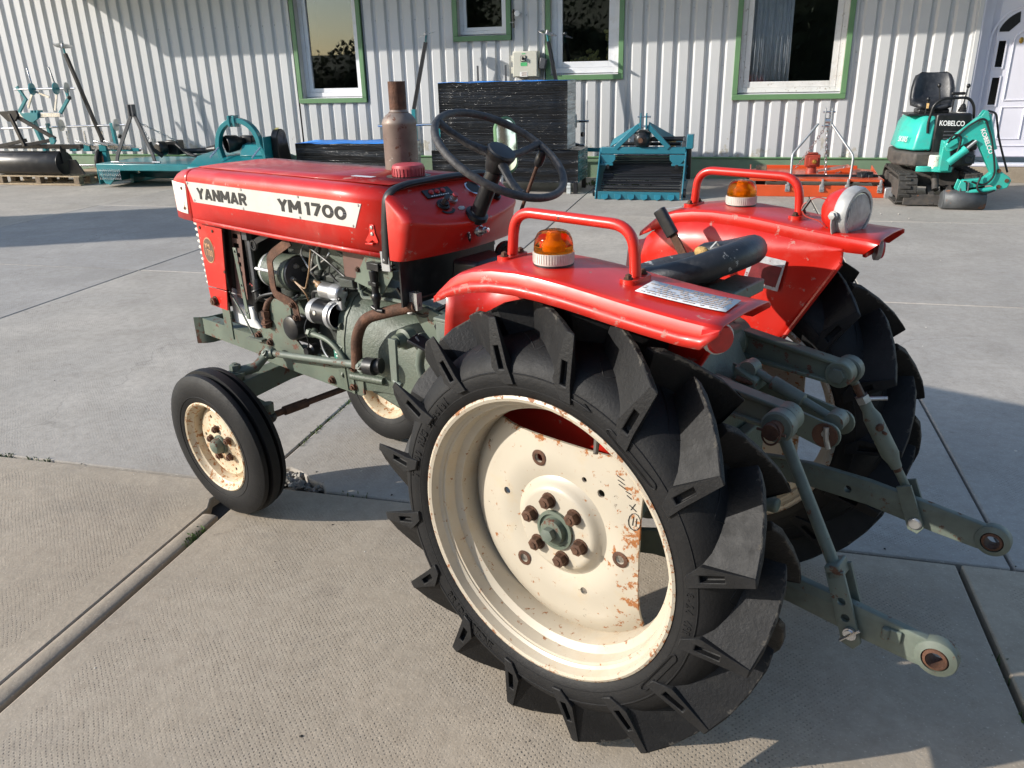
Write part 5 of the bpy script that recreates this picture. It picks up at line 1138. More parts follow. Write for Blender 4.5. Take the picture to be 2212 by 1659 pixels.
def lower_link(s_):
    y = .252 * s_; top = [(-.02, .415), (-.13, .452), (-.30, .470), (-.45, .466), (-.60, .449), (-.70, .436), (-.735, .432)]; bot = [(-.735, .372), (-.70, .371), (-.60, .380), (-.45, .400), (-.30, .404), (-.13, .388), (-.02, .358)]
    tip = [(-.735 - .030 * math.sin(R(a)), .402 + .030 * math.cos(R(a))) for a in range(15, 180, 15)]
    k = MB(); k.prism(top + tip + bot, 'y', y - .009, y + .009); li = B(k, 'lower_link', 'link', bevel=.002); li['label'] = 'near lower link arm' if s_ > 0 else 'far lower link arm'
    ch = MB(); ch.cyl((-.732, y - .06, .402), (-.732, y + .06, .402), .026, 24); ch.cyl((-.40, y - .06, .428), (-.40, y + .06, .428), .0095, 16); cut(li, ch)
    k = MB(); k.lathe([(.0245, -.017), (.037, -.012), (.0385, -.009), (.0385, .009), (.037, .012), (.0245, .017)], (-.732, y, .402), (0, 1, 0), 32, closed=True); B(k, 'ball_housing', 'link', par=li)
    k = MB(); k.lathe([(.0165, -.019), (.0215, -.017), (.0245, -.008), (.0245, .008), (.0215, .017), (.0165, .019)], (-.732, y, .402), (0, 1, 0), 28, closed=True); B(k, 'link_ball', 'rust', par=li)
    if s_ > 0: k = MB(); k.box((-.655, y + .012, .418), (.03, .008, .026)); k.tube([(-.642, y + .016, .408), (-.642, y + .016, .432)], .008, 10); B(k, 'chain_lug', 'link', par=li, bevel=.002)
    k = MB(); k.hexbolt((-.03, y + .012, .388), (0, 1, 0), .017, .012, .008); B(k, 'link_pivot', 'rust', par=li)
    k = MB(); k.tube([(-.10, y - .05 * s_, .40), (-.13, y - .03 * s_, .462), (-.24, y - .012 * s_, .470)], .006, 8); B(k, 'check_chain_tab', 'link', par=li)
lower_link(1); lower_link(-1)
# top link folded down between two plates
for s_ in (1, -1):
    k = MB(); y = .045 * s_; a = (-.06, .775); b = (-.418, .693); k.prism([(a[0], a[1] + .022), (b[0] + .01, b[1] + .030)] + [(b[0] - .030 * math.sin(R(t)), b[1] + .030 * math.cos(R(t))) for t in range(20, 180, 20)] + [(b[0] + .01, b[1] - .030), (a[0], a[1] - .022)], 'y', y - .004, y + .004); tl = B(k, 'top_link_plate', 'green_rusty', bevel=.001)
k = MB(); ta, tb = Vector((-.215, 0, .79)), Vector((-.42, 0, .712)); k.tube([ta.lerp(tb, t) for t in (0, .25, .27, .62, .64, 1)], [.010, .010, .016, .016, .010, .010], 14); k.lathe([(.020, -.018), (.020, .018), (0, .018)], ta, (0, 1, 0), 18); k.lathe([(.022, -.02), (.022, .02), (0, .02)], tb, (0, 1, 0), 18); B(k, 'top_link', 'link')
k = MB(); k.lathe([(.028, 0), (.028, .003), (0, .003)], (-.416, .050, .694), (0, 1, 0), 20); B(k, 'rusty_washer', 'rust'); k = MB(); k.tube([(-.23, -.03, .77), (-.24, .03, .765), (-.20, .04, .775)], .007, 8); B(k, 'rusty_hook', 'rust')
k = MB(); k.cyl((-.418, -.065, .70), (-.418, .06, .70), .008, 10); k.tube([(-.418, .055, .715), (-.421, .058, .690), (-.428, .058, .668)], .006, 8); B(k, 'top_link_pin', 'steel')
k = MB(); k.prism([(-.19, .74), (-.19, .80), (-.245, .775), (-.245, .745)], 'y', -.035, .035); B(k, 'top_link_bracket', 'green_cast', bevel=.004)
k = MB(); k.box((-.21, 0, .52), (.03, .20, .22)); k.lathe([(.035, 0), (.03, .04), (.02, .045), (.018, .09), (0, .09)], (-.225, 0, .46), (-1, 0, 0), 20); k.box((-.21, 0, .36), (.05, .42, .03)); B(k, 'rear_plate', 'green_cast', bevel=.006)
# ---------------------------------------------------------------- chassis rails, bumper, front axle
for s_ in (1, -1):
    y = .15 * s_
    k = MB(); k.prism([(1.93, .575), (1.93, .512), (1.52, .500), (1.52, .570)], 'y', y - .005 * s_, y + .004 * s_); k.prism([(1.93, .575), (1.52, .570), (1.52, .564), (1.93, .569)], 'y', y - .04 * s_, y - .005 * s_); k.prism([(1.93, .518), (1.52, .506), (1.52, .500), (1.93, .512)], 'y', y - .04 * s_, y - .005 * s_); ra = B(k, 'chassis_rail', 'green_rusty')
    k = MB(); k.prism([(1.55, .600), (1.55, .490), (1.00, .478), (.985, .486), (.985, .590), (1.10, .585), (1.28, .575), (1.31, .600), (1.33, .618), (1.33, .735), (1.42, .735), (1.48, .68), (1.50, .62)], 'y', y + .0045 * s_, y + .0125 * s_); B(k, 'engine_plate', 'green_rusty' if s_ > 0 else 'green', bevel=.0015)
    for (x, z) in ((1.535, .585), (1.53, .515), (1.47, .570), (1.14, .503), (1.03, .505), (1.15, .565), (1.02, .57)):
        k = MB(); k.hexbolt((x, y + .0125 * s_, z), (0, s_, 0), .0115, .009, .006); B(k, 'frame_bolt', 'rust')
    k = MB(); k.box((1.745, s_ * .155, .60), (.05, .006, .14)); B(k, 'radiator_bracket', 'green_rusty', bevel=.001)
k = MB(); k.box((1.90, .05, .535), (.02, .30, .09)); k.prism([(-.09, .0), (.19, .0), (.215, -.03), (.215, -.033), (.19, -.006), (-.09, -.006)], 'x', 0, .0)
k = MB(); pth = fillet([(1.885, -.20, .525), (1.90, -.17, .525), (1.925, .142, .525), (1.962, .172, .525)], .03, 4); k.strip(pth, .006, .105, up=(0, 0, 1)); B(k, 'front_bumper', 'green_rusty')
k = MB(); k.box((1.84, 0, .54), (.16, .26, .012)); B(k, 'bumper_tray', 'rust', bevel=.001)
# axle beam, king pins, steering arms
k = MB(); k.prism([(-.32, .40), (-.32, .475), (-.12, .492), (.12, .492), (.32, .475), (.32, .40), (.12, .425), (-.12, .425)], 'x', 1.435, 1.50); k.lathe([(.04, 1.40), (.04, 1.53), (0, 1.53)], (0, 0, .465), (1, 0, 0), 20); B(k, 'front_axle', 'green_rusty', bevel=.004)
for s_ in (1, -1):
    k = MB(); k.tube([(1.47, s_ * .315, .505), (1.47, s_ * .325, .36)], .026, 16); k.lathe([(.034, 0), (.034, .012), (.022, .014)], (1.47, s_ * .315, .492), (0, 0, 1), 16); k.tube([(1.473, s_ * .33, .39), (1.475, s_ * .36, .30), (1.475, s_ * .375, .268)], [.028, .026, .022], 14); kp = B(k, 'king_pin', 'green_rusty')
    k = MB(); k.hexbolt((1.47, s_ * .315, .506), (0, 0, 1), .019, .022, .006); B(k, 'king_pin_nut', 'link', par=kp)
    k = MB(); k.tube([(1.46, s_ * .325, .415), (1.40, s_ * .30, .405), (1.355, s_ * .285, .388)], [.022, .017, .016], 12); k.lathe([(.018, -.03), (.020, .012), (0, .016)], (1.352, s_ * .285, .395), (0, 0, 1), 14); B(k, 'steering_arm', 'green_rusty', par=kp)
k = MB(); k.tube([(1.47, .31, .500), (1.44, .255, .51), (1.425, .22, .545), (1.40, .205, .555)], [.020, .018, .016, .018], 12); B(k, 'pitman_arm', 'green_rusty')
k = MB(); k.tube([(1.352, .285, .358), (1.345, -.285, .358)], .0115, 12); k.tube([(1.3515, .225, .358), (1.349, .13, .358)], .0165, 12); tr_ = B(k, 'tie_rod', 'rust')
for s_ in (1, -1): k = MB(); k.ball((1.352, .285 * s_, .356), .026, 14, (1, 1, .85)); k.lathe([(.009, 0), (.009, .02), (0, .02)], (1.352, .285 * s_, .372), (0, 0, 1), 8); B(k, 'ball_joint', 'black_matt', par=tr_)
k = MB(); k.tube([(1.415, .205, .552), (.945, .198, .606)], .0115, 14); dl = B(k, 'drag_link', 'link')
for (p, r_) in (((1.418, .205, .553), .026), ((.925, .198, .608), .028)): k = MB(); k.ball(p, r_, 14, (1.1, .8, .9)); k.hexbolt((p[0], p[1] + .016, p[2]), (0, .8, .6), .012, .012, .004); B(k, 'link_end', 'green_rusty', par=dl)
k = MB(); k.tube([(.90, .192, .612), (.87, .18, .615)], .024, 14); k.lathe([(.027, 0), (.027, .035), (0, .035)], (.915, .2, .612), (-1, -.15, .05), 16); B(k, 'steering_joint', 'black_matt', par=dl)
# bent rusty steering drop tube
k = MB(); k.tube(fillet([(.955, .205, .600), (.945, .205, .70), (.905, .20, .765), (.80, .175, .800), (.715, .165, .825)], .07, 7), .0175, 16); B(k, 'drop_arm', 'rust')
# ---------------------------------------------------------------- radiator, side cheeks, grille
for s_ in (1, -1):
    y = .185 * s_
    k = MB(); k.prism([(1.800, .960), (1.640, .955), (1.668, .732), (1.788, .732)], 'y', y - .002, y + .002); ch_ = B(k, 'side_cheek', 'red', bevel=.0008)
    k = MB(); k.prism([(1.788, .728), (1.668, .728), (1.682, .655), (1.780, .660)], 'y', y - .002, y + .0025); B(k, 'cheek_foot', 'red', par=ch_, bevel=.0008)
    k = MB(); k.hexbolt((1.752, y + .003 * s_, .680), (0, s_, 0), .015, .012, .004); B(k, 'cheek_bolt', 'rust', par=ch_)
    k = MB(); k.lathe([(.046, 0), (.046, .0015), (0, .0016)], (0, 0, 0), (0, 1, 0), 36); o = B(k, 'badge', 'gold_print', par=ch_)
    o.location = (1.742, y + .002 * s_, .868); o.scale = (.72, s_, 1)
    k = MB(); k.lathe([(.042, 0), (.042, .0012), (0, .0013)], (0, 0, 0), (0, 1, 0), 36); o = B(k, 'badge_field', 'badge', par=ch_); o.location = (1.742, y + .0032 * s_, .868); o.scale = (.72, s_, 1)
    if s_ > 0:
        lettering('badge_lettering', 'YM', (1.765, y + .0045, .877), (-1, 0, -.05), (0, 0, 1), .034, .016, 'gold_print', ch_, bold=.03, thick=.0006)
        lettering('badge_lettering', '1700', (1.758, y + .0045, .849), (-1, 0, -.05), (.0, 0, 1), .042, .023, 'gold_print', ch_, bold=.0, thick=.0006)
    # louvre frame with slots just behind the cheek
    k = MB(); k.prism([(1.640, .955), (1.585, .952), (1.600, .70), (1.665, .70)], 'y', y * .80 - .002, y * .80 + .002); lo_ = B(k, 'louvre_plate', 'brown_panel')
    ch = MB()
    for i in range(5): ch.box((1.622 + .001 * i, y * .80, .925 - i * .033), (.034, .03, .016))
    cut(lo_, ch)
for i in range(11):
    k = MB(); z = .950 - i * .0215; x = 1.835 - i * .0022; k.prism([(x - .012, z - .008), (x + .020, z - .004), (x + .020, z + .006), (x - .012, z + .008)], 'y', -.165, .168); B(k, 'grille_bar', 'white_rusty', bevel=.004)
k = MB(); k.box((1.775, 0, .80), (.055, .30, .31)); B(k, 'radiator', 'black', bevel=.006)
k = MB(); k.box((1.735, 0, .945), (.10, .32, .04)); B(k, 'radiator_tank', 'black', bevel=.012)
k = MB(); k.tube(fillet([(1.70, .115, .965), (1.712, .115, .86), (1.735, .115, .76), (1.735, .10, .66), (1.70, .08, .62)], .05, 6), .030, 16); B(k, 'radiator_hose', 'black_matt')
k = MB(); k.prism([(1.60, .62), (1.60, .665), (1.69, .665), (1.735, .78), (1.755, .78), (1.735, .585), (1.56, .585)], 'y', .10, .135); B(k, 'coolant_canister', 'white_plastic', bevel=.008)
k = MB(); k.box((1.60, .04, .665), (.12, .16, .17)); B(k, 'battery', 'black', bevel=.008)
k = MB(); k.prism([(1.605, .892), (1.585, .892), (1.560, .640), (1.580, .640)], 'y', .172, .177); vs2 = B(k, 'stay_strap', 'green_rusty', bevel=.0008)
ch = MB()
for z, x in ((.878, 1.593), (.76, 1.581), (.662, 1.571)): ch.cyl((x, .15, z), (x, .2, z), .005, 10)
cut(vs2, ch)
k = MB(); k.tube([(1.685, .165, .72), (1.60, .178, .655), (1.545, .178, .578)], .0035, 8); k.box((1.535, .165, .574), (.075, .05, .008), (0, 0, 8)); B(k, 'dip_rod', 'link')
# ---------------------------------------------------------------- engine
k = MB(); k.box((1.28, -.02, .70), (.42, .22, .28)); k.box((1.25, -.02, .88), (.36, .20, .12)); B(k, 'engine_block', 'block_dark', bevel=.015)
k = MB(); k.prism([(1.16, .955), (1.00, .955), (.98, .86), (1.04, .83), (1.16, .90)], 'y', .06, .115); B(k, 'cylinder_head', 'green_cast', bevel=.01)
k = MB(); k.box((1.22, -.02, .965), (.30, .16, .06)); B(k, 'rocker_cover', 'dkgrey', bevel=.012)
k = MB(); k.tube(fillet([(1.19, .12, .935), (1.175, .145, .90), (1.155, .15, .868)], .02, 5), .006, 10); k.tube(fillet([(1.16, .10, .93), (1.05, .13, .915), (.97, .12, .945)], .04, 5), .005, 8); B(k, 'fuel_pipe', 'link')
k = MB(); k.lathe([(.05, 0), (.06, .03), (.06, .06), (.03, .065)], (1.31, .02, .955), (0, 1, 0), 24); B(k, 'air_intake', 'black')
k = MB(); k.prism([(1.36, .66), (1.31, .64), (1.28, .70), (1.31, .74)], 'y', .02, .14); B(k, 'mount_bracket', 'green', bevel=.002)
# generator with its rusty strap
ga = Vector((-1, 0, .02)).normalized(); gc = Vector((1.475, .118, .824))
k = MB(); k.lathe([(.0, -.006), (.035, -.004), (.056, .0), (.060, .008), (.060, .03), (.0585, .032), (.0585, .122), (.061, .124), (.061, .150), (.059, .152)], gc, ga, 44, cap=False); ge = B(k, 'generator', 'green_cast')
k = MB(); k.lathe([(.0590, .150), (.055, .157), (.0, .1575)], gc, ga, 40); B(k, 'generator_end', 'dkgrey', par=ge)
k = MB(); k.lathe([(.0615, .014), (.0615, .022), (.0585, .022), (.0585, .014)], gc, ga, 40, closed=True); k.tube([gc + ga * .0 + Vector((0, .060, .012)), gc + ga * .13 + Vector((0, .062, .012))], .006, 8); B(k, 'generator_band', 'alu', par=ge)
for (dy, dz) in ((.012, .028), (-.018, .012), (.030, -.012)): k = MB(); k.lathe([(.009, .157), (.009, .161), (.005, .161), (.005, .172), (0, .172)], gc + Vector((0, dy, dz)), ga, 10); B(k, 'terminal', 'steel', par=ge)
k = MB(); k.tube(fillet([gc + ga * .16 + Vector((0, .03, -.015)), (1.27, .155, .80), (1.25, .15, .79), (1.22, .15, .85), (1.21, .14, .93)], .03, 5), .0028, 6); k.tube(fillet([gc + ga * .16 + Vector((0, .028, -.018)), (1.275, .152, .795), (1.25, .15, .775), (1.26, .13, .73)], .03, 5), .0028, 6); B(k, 'generator_wire', 'wire', par=ge)
k = MB(); k.strip(fillet([(1.262, .180, .952), (1.345, .190, .905), (1.362, .196, .885), (1.362, .196, .79), (1.352, .196, .768), (1.282, .186, .748), (1.272, .182, .735), (1.268, .180, .690)], .012, 4), .030, .004, up=(0, 1, 0)); gs = B(k, 'generator_strap', 'rust')
for p in ((1.279, .188, .742), (1.270, .184, .700)): k = MB(); k.hexbolt(p, (0, 1, .05), .009, .007, .003); B(k, 'strap_bolt', 'rust_bolt', par=gs)
k = MB(); k.strip([(1.50, .165, .905), (1.46, .170, .93), (1.40, .165, .955)], .018, .004, up=(0, 1, 0)); k.torus((1.485, .168, .912), (0, 1, 0), .015, .005, 20, 6); B(k, 'adjuster_arm', 'black')
# fan shroud and pulley in the dark behind the generator
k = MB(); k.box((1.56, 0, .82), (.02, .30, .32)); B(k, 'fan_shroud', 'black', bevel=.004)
k = MB(); k.lathe([(.12, 0), (.12, .012), (.105, .012), (.105, .028), (.12, .028), (.12, .035), (0, .035)], (1.50, .0, .74), (1, 0, 0), 28); B(k, 'pulley', 'black')
k = MB(); k.box((1.545, .145, .86), (.018, .012, .22)); k.box((1.55, .15, .935), (.03, .02, .03)); B(k, 'shroud_post', 'dkgrey', bevel=.002)
k = MB(); k.tube([(1.545, .14, .78), (1.53, .15, .72), (1.50, .10, .70)], .016, 10); k.torus((1.54, .145, .745), (.3, .2, 1), .018, .004, 20, 6); B(k, 'lower_hose', 'black_matt')
# oil filter, drain fitting, pressure line
k = MB(); k.lathe([(.0, .060), (.030, .060), (.040, .055), (.043, .045), (.043, -.03), (.035, -.035)], (1.318, .125, .652), (0, 1, 0), 32); B(k, 'oil_filter', 'black')
k = MB(); k.tube(fillet([(1.43, .10, .72), (1.45, .165, .725), (1.462, .172, .69)], .03, 5), .0105, 12); k.lathe([(.017, 0), (.017, .02), (.013, .021), (.013, .03), (.018, .031), (.018, .058), (.012, .062), (0, .064)], (1.462, .172, .688), (0, 0, -1), 6); k.torus((1.462, .172, .648), (0, .3, 1), .02, .003, 20, 6); B(k, 'drain_fitting', 'rust')
k = MB(); k.tube(fillet([(1.205, .178, .655), (1.12, .178, .650), (1.06, .18, .615), (1.03, .175, .57)], .05, 7), .0085, 12); k.lathe([(.014, 0), (.014, .016), (0, .016)], (1.208, .178, .655), (1, 0, .03), 6); k.tube([(1.215, .16, .655), (1.195, .18, .655)], .013, 10); B(k, 'oil_pressure_line', 'green')
k = MB(); k.tube(fillet([(1.18, .165, .66), (1.17, .168, .60), (1.12, .165, .56)], .03, 5), .004, 6); B(k, 'thin_pipe', 'steel')
k = MB(); k.lathe([(.02, 0), (.02, .025), (.013, .03), (.013, .045), (0, .045)], (1.225, .150, .592), (0, 1, 0), 12); k.tube(fillet([(1.225, .185, .592), (1.21, .19, .63), (1.23, .19, .67), (1.225, .17, .71), (1.20, .15, .735)], .02, 5), .0022, 6); B(k, 'oil_switch', 'black')
k = MB(); k.box((1.085, .1650, .600), (.058, .0022, .075)); dp_ = B(k, 'data_plate', 'green_plate')
k = MB(); q = random.Random(2)
for i in range(6): k.box((1.085 + q.uniform(-.004, .004), .1664, .630 - i * .0115), (.040 + q.uniform(-.012, .006), .0006, .005))
tag(B(k, 'data_print', 'white_print', par=dp_), kind='stuff')
# starter motor with solenoid
sa = Vector((-1, 0, 0)); sc_ = Vector((1.215, .150, .727))
k = MB(); k.lathe([(.0, -.002), (.030, -.001), (.040, .004), (.0425, .012), (.0425, .030)], sc_, sa, 36, cap=False); k.lathe([(.0425, .098), (.046, .100), (.046, .118), (.041, .120), (.041, .128)], sc_, sa, 36, cap=False); sm = B(k, 'starter_motor', 'alu')
k = MB(); k.lathe([(.0415, .028), (.0415, .100)], sc_, sa, 36, cap=False); B(k, 'starter_body', 'black', par=sm)
k = MB(); c = sc_ + sa * .055 + Vector((0, .0405, .008)); k.lathe([(.008, 0), (.007, .003), (0, .0035)], c, (0, 1, .2), 14); B(k, 'body_screw', 'steel', par=sm)
k = MB(); c = Vector((1.168, .142, .800)); k.lathe([(.0, 0), (.020, .0), (.026, .004), (.026, .058)], c, sa, 28, cap=False); B(k, 'solenoid', 'steel', par=sm)
k = MB(); k.lathe([(.0275, .056), (.0275, .080), (.024, .095), (.012, .100), (0, .100)], c, sa, 28, cap=False); k.box(c + sa * .085 + Vector((0, .0, -.028)), (.03, .022, .05)); B(k, 'solenoid_cap', 'alu', par=sm, bevel=.004)
for (dy, dz) in ((.018, -.012), (-.015, .012)): k = MB(); k.hexbolt(c + sa * .098 + Vector((0, dy, dz)), sa, .006, .006, .002); B(k, 'cap_screw', 'black', par=sm)
k = MB(); k.tube(fillet([(1.175, .15, .795), (1.21, .15, .79), (1.23, .14, .74), (1.30, .13, .70)], .03, 5), .0065, 8); k.tube(fillet([(1.178, .14, .81), (1.215, .13, .815), (1.28, .10, .80), (1.35, .08, .74)], .03, 5), .005, 8); k.tube(fillet([(1.185, .145, .722), (1.26, .16, .695), (1.31, .15, .70)], .02, 4), .004, 6); B(k, 'battery_cable', 'wire_black')
k = MB(); k.lathe([(.012, 0), (.012, .012), (.006, .014), (.006, .03)], (1.175, .145, .812), (1, 0, .4), 10); B(k, 'cable_lug', 'wire', par=sm)
# flywheel housing and clutch housing tapering back
k = MB(); fh = [(-.17, .49), (-.175, .56), (-.168, .66), (-.15, .73), (-.11, .785), (-.05, .81), (.05, .81), (.11, .785), (.15, .73), (.168, .66), (.175, .56), (.17, .49), (.08, .47), (-.08, .47)]
def sect(x, sx, sz, zc=.62): return [(x, y * sx, zc + (z - zc) * sz) for y, z in fh]
secs = [sect(1.090, 1, 1), sect(1.058, 1.0, 1), sect(1.04, .98, .985), sect(1.00, .93, .93, .60), sect(.94, .86, .86, .59), sect(.86, .82, .80, .585), sect(.76, .79, .77, .585), sect(.66, .78, .78, .59)]
k.add([p for s_ in secs for p in s_], [(i * 14 + q, i * 14 + (q + 1) % 14, (i + 1) * 14 + (q + 1) % 14, (i + 1) * 14 + q) for i in range(len(secs) - 1) for q in range(14)]); k.f.append(tuple(range(14))); k.mi.append(0)
B(k, 'clutch_housing', 'green_cast', ang=50)
k = MB(); k.add([(x, y * 1.012, .62 + (z - .62) * 1.012) for x in (1.052, 1.064) for y, z in fh], [(q, (q + 1) % 14, 14 + (q + 1) % 14, 14 + q) for q in range(14)] + [tuple(range(14)), tuple(range(14, 28))]); B(k, 'housing_flange', 'green')
k = MB(); k.tube([(1.03, .172, .545), (.90, .15, .548)], .012, 10); B(k, 'housing_rib', 'green_cast'); k = MB(); k.tube([(1.12, .16, .64), (1.06, .168, .632)], .006, 8); B(k, 'bleed_pipe', 'green_cast')
k = MB(); k.prism([(.80, .83), (.66, .80), (.60, .78), (.60, .70), (.66, .68), (.73, .74)], 'y', .115, .128); B(k, 'cowl_stay', 'green_rusty', bevel=.002)
for p in ((.665, .128, .765), (.655, .128, .725)): k = MB(); k.hexbolt(p, (0, 1, 0), .010, .008, .003); B(k, 'stay_bolt', 'black')
# cowl bulkhead, gusset, brown side tank, pull handle
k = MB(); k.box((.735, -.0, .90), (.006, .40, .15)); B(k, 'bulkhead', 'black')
k = MB(); k.prism([(.895, .955), (.785, .955), (.785, .905), (.835, .843), (.958, .866)], 'y', .178, .182); B(k, 'gusset_plate', 'green_rusty', bevel=.0008)
k = MB(); k.box((1.0, .09, .905), (.12, .10, .13)); B(k, 'tool_tray', 'brown_panel', bevel=.01)
k = MB(); k.prism([(.80, .955), (.735, .955), (.735, .835), (.80, .835)], 'y', .125, .131); k.box((.77, .08, .838), (.08, .10, .006)); B(k, 'control_box', 'brown_panel', bevel=.001)
k = MB(); k.box((.760, .1325, .895), (.030, .002, .052)); cd = B(k, 'decompression_decal', 'black_print')
k = MB(); 
for i in range(4): k.box((.769 - i * .006, .1339, .912), (.0042, .0006, .005))
k.tube([(.768, .1342, .884), (.762, .1342, .890), (.757, .1342, .903)], .0012, 4); k.box((.754, .1339, .890), (.002, .0006, .02)); tag(B(k, 'decal_print', 'white_print', par=cd), kind='stuff')
k = MB(); k.tube(fillet([(.95, .165, .835), (.94, .17, .815), (.80, .165, .828), (.72, .160, .823)], .02, 4), .006, 8); k.tube([(.96, .165, .90), (.955, .166, .83)], .005, 8); B(k, 'linkage_rod', 'link')
k = MB(); k.box((.845, .190, .928), (.05, .028, .022)); k.box((.805, .186, .925), (.06, .022, .004)); k.box((.805, .186, .937), (.06, .022, .004)); k.tube([(.852, .196, .915), (.846, .198, .86), (.845, .198, .82)], [.013, .0105, .010], 12); k.box((.848, .2, .878), (.034, .016, .012)); k.ball((.845, .198, .838), .015, 12, (1, 1, 1.2)); k.tube([(.845, .198, .83), (.845, .198, .80)], [.012, .007], 10); k.tube(fillet([(.868, .198, .806), (.845, .198, .798), (.818, .198, .800)], .01, 4), .0065, 10); B(k, 'stop_pull_handle', 'black', bevel=.0015)
k = MB(); k.torus((.735, .172, .815), (0, 1, .2), .013, .0045, 20, 8); k.box((.715, .165, .84), (.03, .02, .05)); B(k, 'pivot_eye', 'steel')
k = MB(); k.tube([(.705, .165, .825), (.712, .165, .87)], .007, 8); B(k, 'throttle_rod', 'black')
# steering box post, battery post block, foot pedals, step, tool box
k = MB(); k.prism([(.66, .95), (.56, .95), (.60, .70), (.68, .70)], 'y', -.09, .07); B(k, 'steering_box', 'black', bevel=.012)
k = MB(); k.lathe([(.035, 0), (.035, .02), (.025, .022), (.022, .02), (.022, .014), (0, .014)], (.60, -.10, .945), (-.8, .5, 0), 24); B(k, 'flasher_unit', 'black')
k = MB(); k.prism([(.66, .76), (.55, .76), (.545, .64), (.665, .64)], 'y', -.03, .09); B(k, 'gear_housing', 'link', bevel=.012)
k = MB(); k.box((.605, .03, .775), (.125, .13, .035)); B(k, 'gear_gaiter', 'black_matt', bevel=.008)
k = MB(); k.lathe([(.032, 0), (.032, .03), (.022, .034), (.020, .060), (0, .060)], (.775, .14, .715), (0, 1, 0), 24); B(k, 'pedal_shaft_boss', 'green')
k = MB(); k.tube([(.775, .19, .715), (.765, .225, .72)], .012, 10); k.prism([(.772, .735), (.742, .735), (.746, .60), (.772, .60)], 'y', .222, .231); k.tube([(.765, .225, .605), (.735, .225, .595)], .009, 10); B(k, 'clutch_lever', 'link', bevel=.001)
k = MB(); k.box((.560, .285, .772), (.085, .060, .008), (0, -24, 20)); cp = B(k, 'clutch_pedal', 'black', bevel=.0015)
k = MB()
for i, (a, b) in enumerate(((-.025, .012), (-.005, -.012), (.02, .010), (.028, -.014), (-.028, -.014))): k.box((.560 + a, .285 + b, .7775 + a * .44), (.020, .004, .003), (0, -24, 20 + (45 if i % 2 else -40)))
tag(B(k, 'pedal_tread', 'dkgrey', par=cp), kind='stuff')
k = MB(); k.tube(fillet([(.575, .275, .765), (.605, .262, .735), (.625, .255, .68), (.60, .24, .62), (.55, .22, .59)], .05, 6), .0125, 12); B(k, 'pedal_arm', 'link')
k = MB(); k.box((.47, .215, .80), (.15, .09, .07)); tb_ = B(k, 'tool_box', 'link', bevel=.003)
k = MB(); k.box((.47, .215, .840), (.158, .098, .010)); B(k, 'tool_box_lid', 'link', par=tb_, bevel=.003)
k = MB(); k.box((.44, .2615, .815), (.02, .004, .018)); k.lathe([(.008, 0), (.008, .006), (0, .006)], (.475, .2615, .818), (0, 1, 0), 12); B(k, 'latch', 'steel', par=tb_)
k = MB(); k.add([(.405, .2608, .765), (.405, .2608, .82), (.44, .2608, .765)], [(0, 1, 2)]); B(k, 'red_corner', 'red', par=tb_, solid=.001)
k = MB(); k.box((.44, .25, .8458), (.05, .025, .0012)); B(k, 'lid_label', 'plate', par=tb_)
k = MB(); k.strip([(.33, .10, .72), (.335, .10, .80), (.335, .10, .86)], .035, .006, up=(0, 1, 0)); B(k, 'brake_lever', 'rust', bevel=.002)
for s_ in (1, -1):
    k = MB(); k.box((.40, s_ * .27, .545), (.34, .14, .008)); k.box((.40, s_ * .20, .52), (.05, .14, .04)); B(k, 'foot_step', 'link', bevel=.002)
k = MB(); k.tube([(.95, .07, .50), (.60, .07, .46), (.30, .07, .44)], .012, 8); B(k, 'brake_rod', 'green_rusty')
# near side bracing strap under the engine plates
k = MB(); k.box((1.03, .166, .525), (.012, .006, .085)); B(k, 'plate_rib', 'green_rusty')
k = MB(); k.prism([(1.0, .486), (.985, .60), (.90, .57), (.80, .46), (.84, .45)], 'y', -.13, .13); B(k, 'sump', 'green_cast', bevel=.01)
# mirror on a stalk at the far side of the hood
k = MB(); k.tube(fillet([(.74, -.24, .98), (.76, -.27, 1.10), (.775, -.30, 1.20), (.775, -.30, 1.24)], .04, 5), .008, 10); mi_ = B(k, 'mirror_stalk', 'white_rusty')
ma = Vector((-.92, .38, .08)).normalized(); mxv = ma.cross(Vector((0, 0, 1))).normalized(); mzv = mxv.cross(ma); mc = Vector((.757, -.30, 1.225))
ov = []
for i in range(48):
    a = 2 * math.pi * i / 48; ov.append((.034 * math.cos(a), .045 * math.copysign(1, math.sin(a)) * (1 if abs(math.sin(a)) > .02 else 0) + .034 * math.sin(a)))
k = MB(); n = len(ov); k.add([mc + mxv * a * q + mzv * b * q + ma * d for (q, d) in ((1.0, -.016), (1.06, -.006), (1.08, .004), (1.0, .007), (.97, .003)) for a, b in ov], [(r_ * n + i, r_ * n + (i + 1) % n, (r_ + 1) * n + (i + 1) % n, (r_ + 1) * n + i) for r_ in range(4) for i in range(n)] + [tuple(range(n))]); B(k, 'mirror_housing', 'trim', par=mi_)
k = MB(); k.add([mc + mxv * a * .975 + mzv * b * .975 + ma * .004 for a, b in ov], [tuple(range(n))]); B(k, 'mirror_glass', 'mirror', par=mi_)

